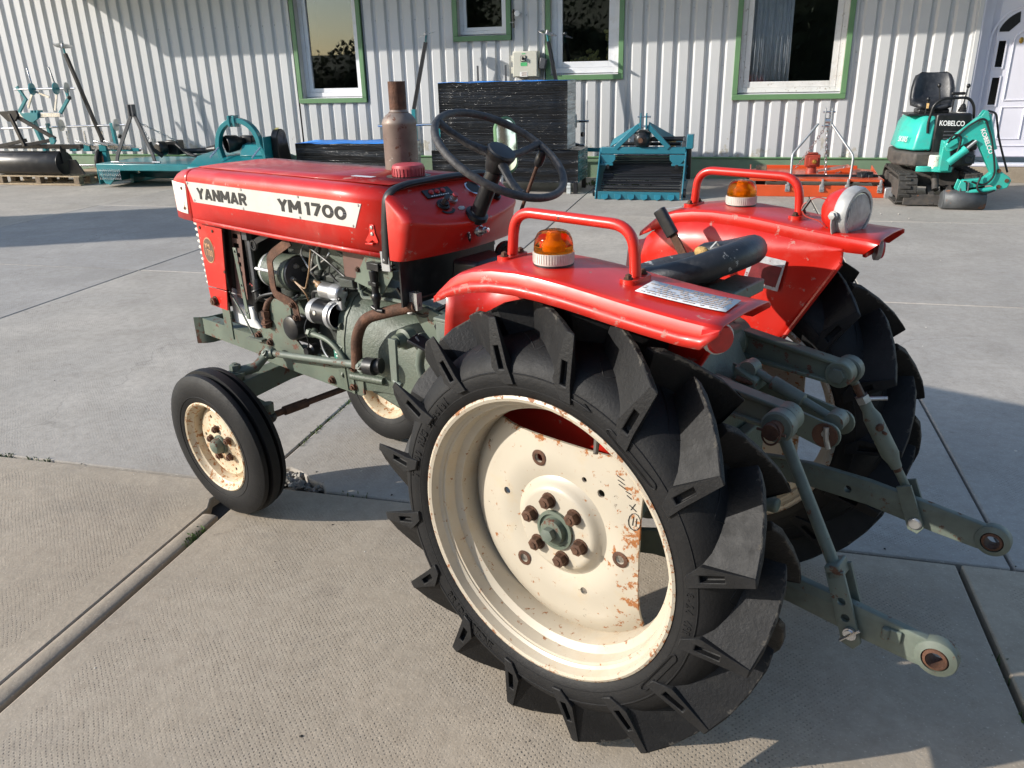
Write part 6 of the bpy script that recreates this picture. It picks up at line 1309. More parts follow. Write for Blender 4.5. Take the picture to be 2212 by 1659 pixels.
# more plumbing and fasteners in the engine bay
for i, (y, z) in enumerate(((.160, .70), (.168, .62), (.168, .54), (.128, .765), (.06, .80))):
    k = MB(); k.hexbolt((1.065, y + .002, z), (1, 0, 0), .009, .008, .004); B(k, 'housing_bolt', 'green')
for i in range(3):
    x = 1.30 - i * .07; k = MB(); k.tube(fillet([(1.24, .095, .80 + i * .01), (1.24 + i * .01, .125, .84), (x, .12, .90), (x - .02, .09, .955)], .02, 5), .0032, 6); B(k, 'injector_pipe', 'steel')
k = MB(); k.box((1.24, .075, .775), (.12, .06, .075)); k.lathe([(.022, 0), (.022, .03), (.012, .034), (.012, .05)], (1.255, .08, .81), (0, 0, 1), 12); B(k, 'injection_pump', 'block_dark', bevel=.008)
k = MB(); k.lathe([(.026, 0), (.028, .01), (.028, .05), (.02, .06), (0, .06)], (1.40, .09, .735), (0, 0, 1), 18); B(k, 'fuel_filter', 'block_dark')
for pts, r_, mt_ in (([(1.55, .15, .70), (1.49, .165, .735), (1.41, .15, .755), (1.34, .15, .735), (1.29, .15, .765)], .0055, 'wire_black'), ([(1.62, .12, .755), (1.55, .15, .745), (1.48, .15, .715), (1.44, .15, .74)], .0045, 'wire_black'), ([(1.60, .13, .75), (1.57, .15, .765), (1.53, .155, .752)], .003, 'wire_red'), ([(1.15, .12, .85), (1.08, .15, .835), (1.02, .16, .845), (.97, .15, .83)], .004, 'wire_black'), ([(1.22, .14, .93), (1.12, .15, .90), (1.06, .14, .86), (1.0, .15, .84)], .0035, 'wire_black'), ([(.86, .1, .84), (.80, .12, .80), (.72, .13, .78), (.66, .10, .82)], .006, 'wire_black')):
    k = MB(); k.tube(fillet(pts, .03, 5), r_, 7); B(k, 'loom_wire', mt_)
k = MB(); k.box((1.34, .135, .742), (.11, .05, .006), (0, 12, 0)); B(k, 'filter_shelf', 'green_rusty', bevel=.001)
k = MB(); k.prism([(1.06, .86), (.99, .86), (.985, .835), (1.05, .83)], 'y', .10, .165); B(k, 'relay_box', 'block_dark', bevel=.004)
for (x, z) in ((.935, .905), (.875, .925), (.86, .87)):
    k = MB(); k.hexbolt((x, .182, z), (0, 1, 0), .007, .005, .002); B(k, 'gusset_bolt', 'rust')
for (x, z) in ((1.70, .94), (1.66, .80), (1.78, .945)):
    k = MB(); k.lathe([(.006, 0), (.005, .003), (0, .0035)], (x, .187, z), (0, 1, 0), 10); B(k, 'cheek_screw', 'rust')
# ================================================================== MACHINES ALONG THE WALL   local x = along the wall, y = towards the wall
_r = [0, 0, None]
def thing(name, u, v, label, cat, group=None, yaw=0):
    o = empty(name, W(u, v), -WY + R(yaw)); tag(o, label, cat, group); _r[:] = [u, v, o]; return o
def G(u, v, z): return (u - _r[0], -(v - _r[1]), z)
def BB(k, name, mtl, bevel=.0, par=None, **kw): return k.build(name, mtl, par or _r[2], bevel=bevel, **kw)
def gbox(k, u, v, z, du, dv, dz, rot=None): return k.box(G(u, v, z), (du, dv, dz), rot)
def gbar(k, a, b, w_, h_, up=(0, 0, 1)): return k.bar(G(*a), G(*b), w_, h_, up)
def gtube(k, pts, r_, n=10): return k.tube([G(*p) for p in pts], r_, n)
def chain(k, a, b, sag, n, r_=.010, t=.0028):
    a = Vector(G(*a)); b = Vector(G(*b))
    for i in range(n):
        f0 = i / n; f1 = (i + 1.25) / n
        p = a.lerp(b, f0) - Vector((0, 0, sag * 4 * f0 * (1 - f0))); q = a.lerp(b, min(1, f1)) - Vector((0, 0, sag * 4 * min(1, f1) * (1 - min(1, f1))))
        d = (q - p); L_ = d.length; d.normalize(); sd = d.cross(Vector((0, 1, 0))).normalized() if i % 2 else Vector((0, 1, 0)); sd = (sd - d * sd.dot(d)).normalized()
        m_ = (p + q) / 2; loop = []
        for j in range(10):
            an = 2 * math.pi * j / 10; loop.append(m_ + d * math.cos(an) * L_ * .5 + sd * math.sin(an) * r_)
        k.tube(loop, t, 5, closed=True)
# ---------------------------------------------------------------- pallet and land roller
def pallet(u, v, w_, d_, label):
    thing('wooden_pallet', u, v, label, 'pallet', 'wooden pallets by the wall')
    n = 7
    for i in range(n): k = MB(); k.box((0, d_ / 2 - (i + .5) * d_ / n, .128), (w_, d_ / n * .78, .02)); BB(k, 'deck_board', 'pallet', .002)
    for i in range(3):
        k = MB(); k.box((0, -d_ / 2 + .05 + i * (d_ - .1) / 2, .011), (w_, .09, .02)); BB(k, 'bottom_board', 'pallet', .002)
    for i in range(3):
        for j in range(3): k = MB(); k.box((-w_ / 2 + .06 + i * (w_ - .12) / 2, -d_ / 2 + .05 + j * (d_ - .1) / 2, .070), (.09, .09, .095)); BB(k, 'block', 'wood', .002)
pallet(-10.0, 1.35, 1.5, .55, 'long low wooden pallet under the black land roller')
pallet(-9.35, .72, 1.1, .55, 'wooden pallet behind the roller, nearer the wall')
thing('land_roller', -10.1, 1.55, 'black steel land roller with triangular hitch frame on a pallet', 'roller')
k = MB(); c = G(-11.2, 1.55, .315); k.lathe([(.0, 0), (.150, 0), (.165, .02), (.165, 1.66), (.150, 1.68), (0, 1.68)], c, (1, 0, 0), 36); BB(k, 'drum', 'rollersteel')
k = MB(); k.lathe([(.166, 1.676), (.166, 1.684), (0, 1.685)], c, (1, 0, 0), 36); BB(k, 'drum_end', 'blacksteel')
k = MB(); gbox(k, -10.2, 1.55, .545, 2.1, .07, .06); gbox(k, -9.50, 1.55, .43, .02, .10, .24); BB(k, 'frame_beam', 'blacksteel', .004)
for a, b in (((-10.15, 1.7, 1.0), (-9.99, 1.72, .56)), ((-10.12, 1.66, .99), (-9.48, 1.66, .66)), ((-9.48, 1.66, .65), (-9.98, 1.7, .58)), ((-10.5, 1.66, .56), (-10.0, 1.66, .64))):
    k = MB(); gbar(k, a, b, .035, .05); BB(k, 'hitch_bar', 'blacksteel', .003)
k = MB(); k.prism([(x - _r[0], z) for x, z in ((-10.35, 1.04), (-10.02, 1.05), (-10.0, .98), (-10.08, .90), (-10.2, .90))], 'y', -.16, -.12); BB(k, 'hitch_plate', 'blacksteel', .003)
k = MB(); k.lathe([(.045, 0), (.045, .03), (0, .03)], G(-9.48, 1.70, .64), (0, -1, 0), 16); BB(k, 'pivot_plate', 'teal')
k = MB(); k.prism([(x - _r[0], z) for x, z in ((-9.45, .16), (-9.20, .16), (-9.32, .36), (-9.42, .36))], 'y', -.02, .02); BB(k, 'scraper_plate', 'blacksteel')
# ---------------------------------------------------------------- mulch layer with discs on chromed bars
def disc_marker(k, u, v, z, r_): k.lathe([(r_, -.008), (r_, .008), (0, .01)], G(u, v, z), (1, .25, 0), 26)
thing('mulch_layer', -10.2, 1.0, 'teal mulch layer with two teal discs on a raised chromed bar', 'implement')
k = MB(); gtube(k, [(-10.67, 1.0, 1.321), (-9.57, 1.0, 1.317)], .016, 14); BB(k, 'disc_bar', 'chrome')
for u in (-10.347, -9.914):
    k = MB(); disc_marker(k, u, 1.0, 1.32, .085); BB(k, 'disc', 'teal')
k = MB(); disc_marker(k, -9.72, 1.0, 1.33, .075); BB(k, 'guide_disc', 'plate')
for (a, b) in (((-10.36, .98, 1.29), (-10.52, .98, 1.05)), ((-10.33, .98, 1.29), (-10.08, .98, 1.20)), ((-9.92, .98, 1.28), (-10.03, .98, 1.01)), ((-10.37, .96, 1.36), (-10.46, .9, 1.62)), ((-9.95, .96, 1.36), (-10.06, .9, 1.62))):
    k = MB(); gbar(k, a, b, .02, .03); BB(k, 'tine', 'zinc', .002)
for (a, b, c) in (((-10.62, 1.0, 1.36), (-10.50, 1.0, 1.18), (-10.74, 1.0, .94)), ((-9.74, 1.0, 1.36), (-9.72, 1.0, 1.18), (-9.95, 1.0, .95))):
    k = MB(); k.strip([G(*a), G(*b), G(*c)], .05, .03, up=(0, 1, 0)); BB(k, 'swing_arm', 'teal', .004)
k = MB(); gbox(k, -10.33, 1.0, .953, .85, .07, .07); BB(k, 'tool_bar', 'zinc', .006)
for u in (-10.42, -10.36, -10.30): k = MB(); gbox(k, u, 1.0, .965, .03, .10, .11); BB(k, 'clamp', 'teal', .003)
k = MB(); k.prism([(x - _r[0], z) for x, z in ((-10.62, .99), (-10.28, .99), (-10.30, .90), (-10.40, .85), (-10.52, .87))], 'y', -.07, -.04); BB(k, 'clamp_plate', 'teal', .003)
k = MB(); gbar(k, (-10.47, 1.0, .90), (-10.34, 1.0, .48), .07, .06); gbar(k, (-10.34, 1.0, .48), (-10.34, 1.0, .02), .07, .06); BB(k, 'post', 'teal', .006)
k = MB(); k.lathe([(.028, 0), (.028, .03), (.012, .032)], G(-9.66, 1.06, 1.19), (1, -.4, 0), 12); BB(k, 'hand_knob', 'black')
# ---------------------------------------------------------------- second implement with chromed cross bars and marker arm
def cross_bar_machine(u0, u1, v, label, wheel=True):
    thing('bed_former', (u0 + u1) / 2, v, label, 'implement', 'teal implements with chromed bars')
    k = MB(); gtube(k, [(u0, v, .745), (u1, v, .788)], .016, 14); BB(k, 'upper_bar', 'chrome')
    k = MB(); gbox(k, (u0 + u1) / 2 + .4, v, .47, (u1 - u0) * .7, .07, .07); BB(k, 'tool_bar', 'zinc', .006)
    for u in (u1 - .17, u0 + 1.15):
        k = MB(); disc_marker(k, u, v, .79, .085); BB(k, 'guide_disc', 'plate')
    for u in (u1 - .24, u0 + .9): k = MB(); gbar(k, (u, v, .82), (u + .02, v, .42), .05, .05); BB(k, 'post', 'teal', .004)
    for u in (u1 - .45, u1 - 1.0, u1 - .75): k = MB(); gbox(k, u, v, .46, .13, .10, .10); BB(k, 'clamp', 'teal', .005)
    k = MB(); gbar(k, (u1 - .4, v, .44), (u1 + .18, v, .43), .05, .05); BB(k, 'side_bar', 'teal', .004)
    k = MB(); gtube(k, [(u1 + .1, v, .44), (u1 + .22, v, .44)], .02, 12); BB(k, 'bar_end', 'chrome')
    k = MB(); k.lathe([(.03, 0), (.03, .03), (.012, .03)], G(u1 - .08, v + .08, .63), (1, -.3, 0), 12); BB(k, 'hand_knob', 'black')
    for (du, dv) in ((-.55, .08), (-.35, .1), (-.9, .06)): k = MB(); gbar(k, (u1 + du, v + dv, .56), (u1 + du + .25, v + dv, .50), .03, .03); BB(k, 'linkage', 'zinc', .003)
    for i in range(4): k = MB(); gbox(k, u1 - 1.5 + i * .33, v - .08, .55, .022, .022, .3); BB(k, 'tine', 'zinc', .002)
    if wheel:
        k = MB(); k.torus(G(u1 - .58, v - .05, .24), (1, .3, 0), .15, .055, 30, 10); BB(k, 'tyre', 'rubber')
        k = MB(); k.lathe([(.11, -.03), (.11, .03), (.05, .035), (0, .035)], G(u1 - .58, v - .05, .24), (1, .3, 0), 24); BB(k, 'rim', 'redbox')
    k = MB(); gbox(k, (u0 + u1) / 2 + .3, v - .2, .17, (u1 - u0) * .6, .05, .03); BB(k, 'skid', 'zinc', .003)
    k = MB(); gbox(k, u1 - .45, v, .235, .07, .07, .44); BB(k, 'stand', 'teal', .004)
cross_bar_machine(-11.3, -8.98, .8, 'teal bed former with red wheel, behind the land roller')
cross_bar_machine(-4.95, -1.98, .62, 'teal bed former standing behind the big wrapped stack')
def marker_arm(a, b, disc_c, tilt, label):
    thing('marker_arm', a[0], a[1], label, 'marker arm', 'upright marker arms')
    a2 = (a[0], a[1], a[2])
    k = MB(); gbar(k, a, b, .045, .045); BB(k, 'arm', 'blacksteel', .004)
    t = Vector(disc_c) - Vector(b)
    k = MB(); gtube(k, [b, (b[0] + t.x * .5, b[1], b[2] + t.z * .55), disc_c], .014, 8); BB(k, 'arm_head', 'teal')
    k = MB(); k.lathe([(.13, -.002), (.13, .002), (.05, .012), (0, .012)], G(*disc_c), (math.sin(R(tilt)), -.12, math.cos(R(tilt))), 28); BB(k, 'marker_disc', 'zinc')
    k = MB(); k.lathe([(.022, 0), (.022, .04), (.01, .045), (0, .045)], G(disc_c[0], disc_c[1], disc_c[2] - .005), (math.sin(R(tilt)), -.12, math.cos(R(tilt))), 10); BB(k, 'disc_hub', 'zinc')
    k = MB(); gbox(k, a[0], a[1], a[2] / 2, .06, .06, a[2]); BB(k, 'foot', 'teal', .004)
marker_arm((-9.42, .8, .49), (-9.80, .8, 1.80), (-9.815, .8, 1.905), 16, 'black marker arm with disc leaning up behind the roller')
marker_arm((-4.47, .45, .95), (-4.24, .45, 1.80), (-4.225, .45, 1.89), -14, 'black marker arm with disc behind the exhaust pipe')
marker_arm((-2.38, .45, .95), (-2.555, .45, 1.76), (-2.57, .45, 1.86), 18, 'black marker arm with disc in front of the square window')
for u in (-3.505, -3.119): 
    thing('steel_rod', u, .5, 'grey upright steel rod behind the big wrapped stack, %s one' % ('left' if u < -3.3 else 'right'), 'rod', 'upright rods behind the wrapped stack')
    k = MB(); gbox(k, u, .5, .745, .024, .012, 1.49); k.build('rod_body', 'dkgrey', _r[2], bevel=.001)
# ---------------------------------------------------------------- topper mower
thing('topper_mower', -8.0, 1.3, 'teal topper mower with grey A frame and chain curtain', 'mower')
k = MB(); k.prism([(-.80, -.45), (.85, -.45), (.85, .35), (.6, .55), (-.55, .55), (-.80, .35)], 'z', .235, .33); BB(k, 'deck', 'teal', .01)
k = MB(); k.prism([(-.79, .24), (-.70, .06), (-.62, .04), (-.40, .24)], 'y', -.45, -.43); k.prism([(-.79, .24), (-.70, .06), (-.45, .035), (.85, .035), (.85, .24)], 'y', .33, .35); k.box((-.79, -.05, .17), (.015, .8, .25)); BB(k, 'skirt', 'teal', .004)
for i in range(12):
    k = MB(); chain(k, (-8.745 + i * .031, 1.772, .26), (-8.74 + i * .031, 1.775, .115), 0, 5, .007, .0022); BB(k, 'chain_strand', 'zinc')
for a, b in (((-8.17, 1.6, .98), (-8.50, 1.62, .45)), ((-8.13, 1.6, .98), (-7.93, 1.62, .45)), ((-8.50, 1.62, .46), (-8.56, 1.62, .30)), ((-7.93, 1.62, .46), (-7.90, 1.62, .29))):
    k = MB(); gbar(k, a, b, .05, .02, (0, 1, 0)); BB(k, 'mast_leg', 'dkgrey', .003)
for u in (-8.185, -8.125): k = MB(); gbox(k, u, 1.6, 1.03, .025, .07, .15); BB(k, 'mast_plate', 'dkgrey', .003)
k = MB(); gbar(k, (-8.53, 1.7, .30), (-7.85, 1.7, .30), .10, .012, (0, 1, 0)); BB(k, 'cross_beam', 'dkgrey', .004)
for u in (-8.55, -7.87): 
    k = MB(); gtube(k, [(u - .05, 1.66, .345), (u + .08, 1.66, .345)], .014, 10); BB(k, 'link_pin', 'zinc')
k = MB(); chain(k, (-8.14, 1.55, .93), (-8.03, 1.5, .62), 0, 11, .012, .004); BB(k, 'check_chain', 'zinc')
k = MB(); chain(k, (-8.10, 1.55, .86), (-7.80, 1.2, .58), 0, 11, .012, .004); BB(k, 'check_chain', 'zinc')
k = MB(); gbox(k, -7.90, 1.15, .50, .20, .16, .20); k.lathe([(.10, 0), (.10, .10), (.08, .12)], G(-7.98, 1.28, .50), (-.3, -1, 0), 18); BB(k, 'gearbox', 'black', .015)
k = MB(); gtube(k, [(-8.04, 1.5, .60), (-8.02, 1.48, .50), (-7.94, 1.40, .40)], .03, 10); BB(k, 'shaft_boot', 'black_matt')
k = MB(); gtube(k, [(-7.82, 1.12, .44), (-7.45, 1.05, .45)], .038, 14); gtube(k, [(-7.45, 1.05, .45), (-7.30, 1.03, .46)], [.045, .075], 14); BB(k, 'drive_shaft', 'black')
k = MB(); k.tube(fillet([G(-7.80, 1.25, .55), G(-7.60, 1.3, .42), G(-7.40, 1.3, .38), G(-7.22, 1.2, .44)], .12, 6), .022, 10); BB(k, 'hose', 'black_matt')
for u in (-8.70, -7.25):
    k = MB(); gbox(k, u, .95, .06, .06, .5, .12); BB(k, 'skid_foot', 'teal', .004)
# ---------------------------------------------------------------- flail mower
thing('flail_mower', -6.55, 1.25, 'teal flail mower with round arched headstock and black belt guard', 'mower')
k = MB(); k.prism([(-.62, .10), (-.45, .02), (.35, .02), (.55, .12), (.42, .36), (.10, .46), (-.30, .42), (-.55, .30)], 'x', -.72, .40); BB(k, 'body', 'teal', .012)
k = MB(); k.prism([(-.30, .425), (.08, .465), (.16, .44), (.20, .52), (.05, .60), (-.20, .56)], 'x', -.05, .36); BB(k, 'gear_housing', 'teal', .01)
ap = [G(-6.84, 1.55, .30), G(-6.90, 1.55, .55)] + [(-.02 + .315 * math.cos(R(a)) - .005, -.30, .57 + .315 * math.sin(R(a))) for a in range(170, -1, -10)] + [G(-6.22, 1.55, .50), G(-6.13, 1.55, .30)]
k = MB(); k.sweep(ap, [(-.045, -.032), (.045, -.032), (.045, .032), (-.045, .032)], up=None); BB(k, 'headstock_arch', 'teal', .006)
for d in (-.045, .03): k = MB(); k.prism([(-.06 + d - .02, .82), (-.06 + d - .02, .94), (-.06 + d + .01, .95), (-.06 + d + .012, .80)], 'y', -.36, -.24); BB(k, 'hitch_ear', 'teal', .003)
k = MB(); gtube(k, [(-6.74, 1.55, .85), (-6.56, 1.55, .85)], .012, 8); BB(k, 'hitch_pin', 'zinc')
k = MB(); k.lathe([(.105, 0), (.115, .02), (.10, .16), (.07, .2), (.06, .3)], G(-6.82, 1.50, .57), (.75, 1, .1), 24, cap=False); BB(k, 'shaft_shield', 'black', solid=.006)
k = MB(); gbox(k, -6.62, 1.25, .60, .2, .16, .14); BB(k, 'gearbox', 'black', .02)
k = MB(); gp = [(-.10 + .0, .40), (-.10, .62)] + [(.02 + .125 * math.cos(R(a)), .635 + .125 * math.sin(R(a))) for a in range(170, -1, -14)] + [(.20, .40), (.24, .25), (0, .25)]
gp = [(y - .1, z) for y, z in gp]; k.prism(gp, 'x', .40, .50); bg_ = BB(k, 'belt_guard', 'black', .012)
for r_ in (.035, .055, .075):
    k = MB(); k.sweep([(.502, -.08 + r_ * math.cos(R(a)), .635 + r_ * math.sin(R(a))) for a in range(-120, 121, 12)], [(-.003, -.001), (.003, -.001), (.003, .001), (-.003, .001)], up=(1, 0, 0)); BB(k, 'guard_slot', 'dkgrey', par=bg_)
k = MB(); k.box((.45, -.10, .765), (.05, .06, .002), (18, 0, 0)); BB(k, 'yellow_sticker', 'cactus', par=bg_)
k = MB(); k.prism([(-.66, .0), (.3, .0), (.3, .03), (-.66, .03)], 'x', .36, .40); k.box((.385, -.12, .45), (.012, .50, .45)); BB(k, 'end_plate', 'teal', .004)
for (u, z) in ((-6.92, .42), (-6.28, .42)): k = MB(); gtube(k, [(u, 1.75, z), (u + .06, 1.62, z + .12)], .013, 8); BB(k, 'lever_pin', 'zinc')
# ---------------------------------------------------------------- wrapped goods
def bale(name, u0, u1, v0, v1, z0, z1, label, top='blue_sheet', side='wrap_clear'):
    thing(name, (u0 + u1) / 2, (v0 + v1) / 2, label, 'wrapped goods')
    k = MB(); n = 26; x0, x1, y0, y1 = u0 - _r[0], u1 - _r[0], -(v1 - _r[1]), -(v0 - _r[1]); q = random.Random(int(u0 * -10))
    for face in range(3):
        vs_ = []; nx, nz = 24, 14
        for i in range(nx + 1):
            for j in range(nz + 1):
                a, b = i / nx, j / nz; edge = min(a, 1 - a, b, 1 - b); w_ = (q.uniform(-.004, .004) + .006 * math.sin(b * 19 + a * 3)) * (1 if edge > .02 else 0) + (.012 if 0 < edge < .06 else 0) * -1
                if face == 0: vs_.append((x0 + (x1 - x0) * a, y0 - w_, z0 + (z1 - z0) * b))
                elif face == 1: vs_.append((x1 + w_, y0 + (y1 - y0) * a, z0 + (z1 - z0) * b))
                else: vs_.append((x0 - w_, y1 + (y0 - y1) * a, z0 + (z1 - z0) * b))
        kk = MB(); kk.add(vs_, [(i * (nz + 1) + j, (i + 1) * (nz + 1) + j, (i + 1) * (nz + 1) + j + 1, i * (nz + 1) + j + 1) for i in range(nx) for j in range(nz)])
        BB(kk, ('front_wrap', 'side_wrap', 'side_wrap')[face], 'wrap' if face != 1 else side, ang=60)
    kk = MB(); kk.add([(x0 + (x1 - x0) * i / 8, y0 + (y1 - y0) * j / 4, z1 + .008 * math.sin(i * 2.1 + j) * (0 < i < 8)) for i in range(9) for j in range(5)], [(i * 5 + j, i * 5 + j + 1, i * 5 + 6 + j, i * 5 + 5 + j) for i in range(8) for j in range(4)])
    BB(kk, 'top_sheet', top, solid=.003)
    kk = MB(); kk.box(((x0 + x1) / 2, (y0 + y1) / 2 + .01, (z0 + z1) / 2), (x1 - x0 - .06, y1 - y0 - .06, z1 - z0 - .04)); BB(kk, 'load', 'blacksteel')
bale('wrapped_stack', -3.70, -2.075, 1.02, 1.52, .515, 1.30, 'big black film wrapped load with blue top sheet behind the steering wheel')
bale('wrapped_crate', -3.80, -1.925, .98, 1.60, .135, .505, 'lower black wrapped load on legs, under the big wrapped load', 'wrap', 'wrap_teal')
for (du, dv) in ((.90, .28), (.90, -.27), (-.88, .28), (-.88, -.27), (.82, .29)):
    k = MB(); k.box((du, -dv, .067), (.05, .05, .134)); BB(k, 'leg', 'blacksteel' if du != .82 else 'wrap_clear', .003)
bale('wrapped_bale', -5.94, -4.35, .60, 1.20, .09, .555, 'low black wrapped load with blue top left of the exhaust pipe')
for du in (-.6, 0, .6): k = MB(); k.box((du, 0, .045), (.1, .55, .09)); BB(k, 'bearer', 'wood', .004)
# ---------------------------------------------------------------- potato digger
thing('potato_digger', -1.15, 1.6, 'teal potato digger with black gearbox, chain web and toothed share', 'digger')
for s_, x in ((-1, -.50), (1, .495)):
    k = MB(); k.prism([(-.36, .0), (-.30, .10), (-.02, .55), (.45, .55), (.62, .40), (.62, .20), (.1, .02)], 'y', 0, 0); 
    k = MB(); k.prism([(-.36, .0), (-.33, .10), (-.04, .55), (.50, .52), (.66, .36), (.60, .16), (.1, .01)], 'x', x - .008, x + .008); BB(k, 'side_plate', 'teal_blue', .003)
    k = MB(); k.lathe([(.05, 0), (.05, .03), (0, .03)], (x + s_ * .008, -.28, .07), (s_, 0, 0), 16); BB(k, 'roller_bearing', 'black')
    for i in range(5): k = MB(); k.hexbolt((x + s_ * .009, -.16 + i * .08, .20 + i * .07), (s_, 0, 0), .011, .01, .006); BB(k, 'side_bolt', 'teal_blue')
k = MB(); k.box((0, -.02, .52), (.985, .10, .075)); BB(k, 'front_beam', 'teal_blue', .006)
k = MB(); k.prism([(-.47, .0), (.47, .0), (.47, .09), (-.47, .09)], 'y', -.37, -.36); BB(k, 'share', 'teal_blue', .003)
for i in range(6):
    x = -.385 + i * .152; k = MB(); k.prism([(x - .038, .06), (x + .038, .06), (x + .038, .0), (x + .012, -.0), (x, -.002), (x - .012, .0), (x - .038, .0)], 'y', -.385, -.371)
    k = MB(); k.add([(x - .038, -.375, .062), (x + .038, -.375, .062), (x + .038, -.40, .02), (x, -.43, .004), (x - .038, -.40, .02), (x - .038, -.363, .062), (x + .038, -.363, .062), (x + .038, -.388, .02), (x, -.41, .0), (x - .038, -.388, .02)], [(0, 1, 2, 3, 4), (9, 8, 7, 6, 5), (0, 5, 6, 1), (1, 6, 7, 2), (2, 7, 8, 3), (3, 8, 9, 4), (4, 9, 5, 0)]); BB(k, 'share_tooth', 'teal_blue', .002)
for i in range(22):
    t = i / 21; k = MB(); y = -.26 + t * .62; z = .115 + t * .36 + .02 * math.sin(t * 6); k.tube([(-.455, y, z), (.455, y, z)], .0085, 8); BB(k, 'web_rod', 'blacksteel')
for i in range(10):
    t = i / 9; k = MB(); k.tube([(-.455, -.18 + t * .5, .06 + t * .26), (.455, -.18 + t * .5, .06 + t * .26)], .0085, 8); BB(k, 'web_rod', 'blacksteel')
for x in (-.40, .40):
    k = MB(); k.lathe([(.045, -.06), (.045, .06), (0, .06)], (x, -.02, .23), (1, 0, 0), 16); BB(k, 'support_roller', 'black')
    k = MB(); gp = [(x - .085, .475), (x + .085, .475), (x + .085, .42), (x + .03, .36), (x - .03, .36), (x - .085, .42)]; k.prism(gp, 'y', -.085, -.07); BB(k, 'hitch_cheek', 'teal_blue', .003)
    k = MB(); k.box((x, -.09, .34), (.035, .03, .05)); BB(k, 'hitch_socket', 'blacksteel', .003)
    k = MB(); k.bar((x + (.06 if x < 0 else -.06), -.09, .365), (x + (-.10 if x < 0 else .10), -.09, .365), .026, .026); BB(k, 'hitch_pin', 'teal_blue', .003)
for a, b in (((-.05, -.06, .80), (-.32, -.06, .55)), ((.05, -.06, .80), (.30, -.06, .55))):
    k = MB(); k.bar(a, b, .055, .045, (0, 1, 0)); BB(k, 'mast_leg', 'teal_blue', .004)
for a, b in (((-.05, -.02, .79), (-.44, .35, .56)), ((.05, -.02, .79), (.42, .38, .54))):
    k = MB(); k.bar(a, b, .012, .10, (.3, .6, 1)); BB(k, 'mast_brace', 'teal_blue', .003)
for x in (-.032, .032): k = MB(); k.box((x, -.07, .845), (.014, .06, .18)); BB(k, 'mast_plate', 'teal_blue', .002)
k = MB(); k.tube([(-.07, -.07, .895), (.08, -.07, .895)], .010, 10); k.tube([(-.045, -.07, .79), (.06, -.07, .79)], .012, 10); BB(k, 'mast_pin', 'zinc')
k = MB(); k.lathe([(.045, -.14), (.06, -.13), (.095, -.09), (.105, 0), (.10, .10), (.06, .12)], (-.01, .0, .65), (0, 1, 0), 10); k.box((-.01, -.01, .585), (.15, .12, .05)); k.box((-.01, .02, .65), (.185, .17, .15)); k.box((-.01, -.09, .70), (.09, .08, .05)); gb = BB(k, 'gearbox', 'black', .012)
k = MB(); k.lathe([(.03, 0), (.028, .012), (0, .012)], (-.02, -.145, .64), (0, -1, 0), 14); BB(k, 'gearbox_shaft', 'rust', par=gb)
k = MB(); k.tube([(.08, .05, .64), (.47, .05, .645)], .026, 14); BB(k, 'drive_tube', 'black')
k = MB(); k.tube([(-.30, .12, .58), (.42, .12, .58)], .02, 10); BB(k, 'rear_tube', 'black')
k = MB(); k.lathe([(.035, 0), (.035, .03), (0, .03)], (.45, .03, .63), (1, 0, 0), 16); k.box((.46, .03, .565), (.04, .05, .09)); BB(k, 'bearing_stand', 'dkgrey', .004)
k = MB(); k.box((.535, .0, .62), (.075, .16, .155)); BB(k, 'chain_case', 'teal_blue', .006)
k = MB(); k.prism([(-.02, .54), (.10, .54), (.14, .20), (.08, .18)], 'x', .505, .55); BB(k, 'chain_drop', 'black', .006)
k = MB(); k.tube([(.20, .30, .60), (.33, .22, .575)], .045, 14); BB(k, 'shaft_guard', 'foam')
k = MB(); k.lathe([(.02, 0), (.012, .09)], (-.475, -.07, .36), (0, 0, 1), 8); BB(k, 'skid_tip', 'teal_blue')
# ---------------------------------------------------------------- orange finishing mower
thing('orange_mower', .80, 1.0, 'orange finishing mower with galvanised mast, chains and black drive shaft', 'mower')
k = MB(); k.prism([(-.72, -.50), (.72, -.50), (.70, .42), (.55, .56), (-.62, .56), (-.70, .42)], 'z', .17, .20); k.prism([(-.70, .0), (.80, .0), (.72, .13), (-.72, .13)], 'y', -.515, -.50); k.prism([(-.62, .06), (.55, .06), (.55, .235), (-.62, .235)], 'y', .55, .565); dk = BB(k, 'deck', 'orange', .006)
k = MB(); k.prism([(-.50, .12), (-.50, .2), (.55, .24), (.57, .10)], 'x', -.725, -.71); BB(k, 'side_skirt', 'orange', .004); k = MB(); k.prism([(-.50, .0), (-.50, .15), (.55, .24), (.57, .06)], 'x', .705, .72); BB(k, 'side_skirt', 'orange', .004)
k = MB(); k.prism([(.06, .205), (.42, .205), (.42, .27), (.06, .21)], 'y', .05, .35); BB(k, 'belt_cover', 'orange', .006)
k = MB(); k.prism([(-.50, .202), (-.34, .202), (-.30, .215), (.25, .215), (.5, .202), (.45, .2)], 'y', -.30, -.25); BB(k, 'deck_rib', 'orange', .003)
k = MB(); k.lathe([(.07, .17), (.055, .26), (.055, .28)], (-.02, .08, 0), (0, 0, 1), 16); k.box((-.02, .08, .345), (.17, .15, .14)); k.box((-.02, .08, .425), (.12, .10, .02)); gx = BB(k, 'gearbox', 'redbox', .012)
k = MB(); k.box((-.01, 0, .34), (.10, .02, .09)); BB(k, 'gearbox_cover', 'redbox', .004, par=gx)
k = MB(); k.lathe([(.028, 0), (.022, .02), (.015, .03), (0, .03)], (.0, -.01, .335), (0, -1, 0), 12); BB(k, 'input_shaft', 'brass', par=gx)
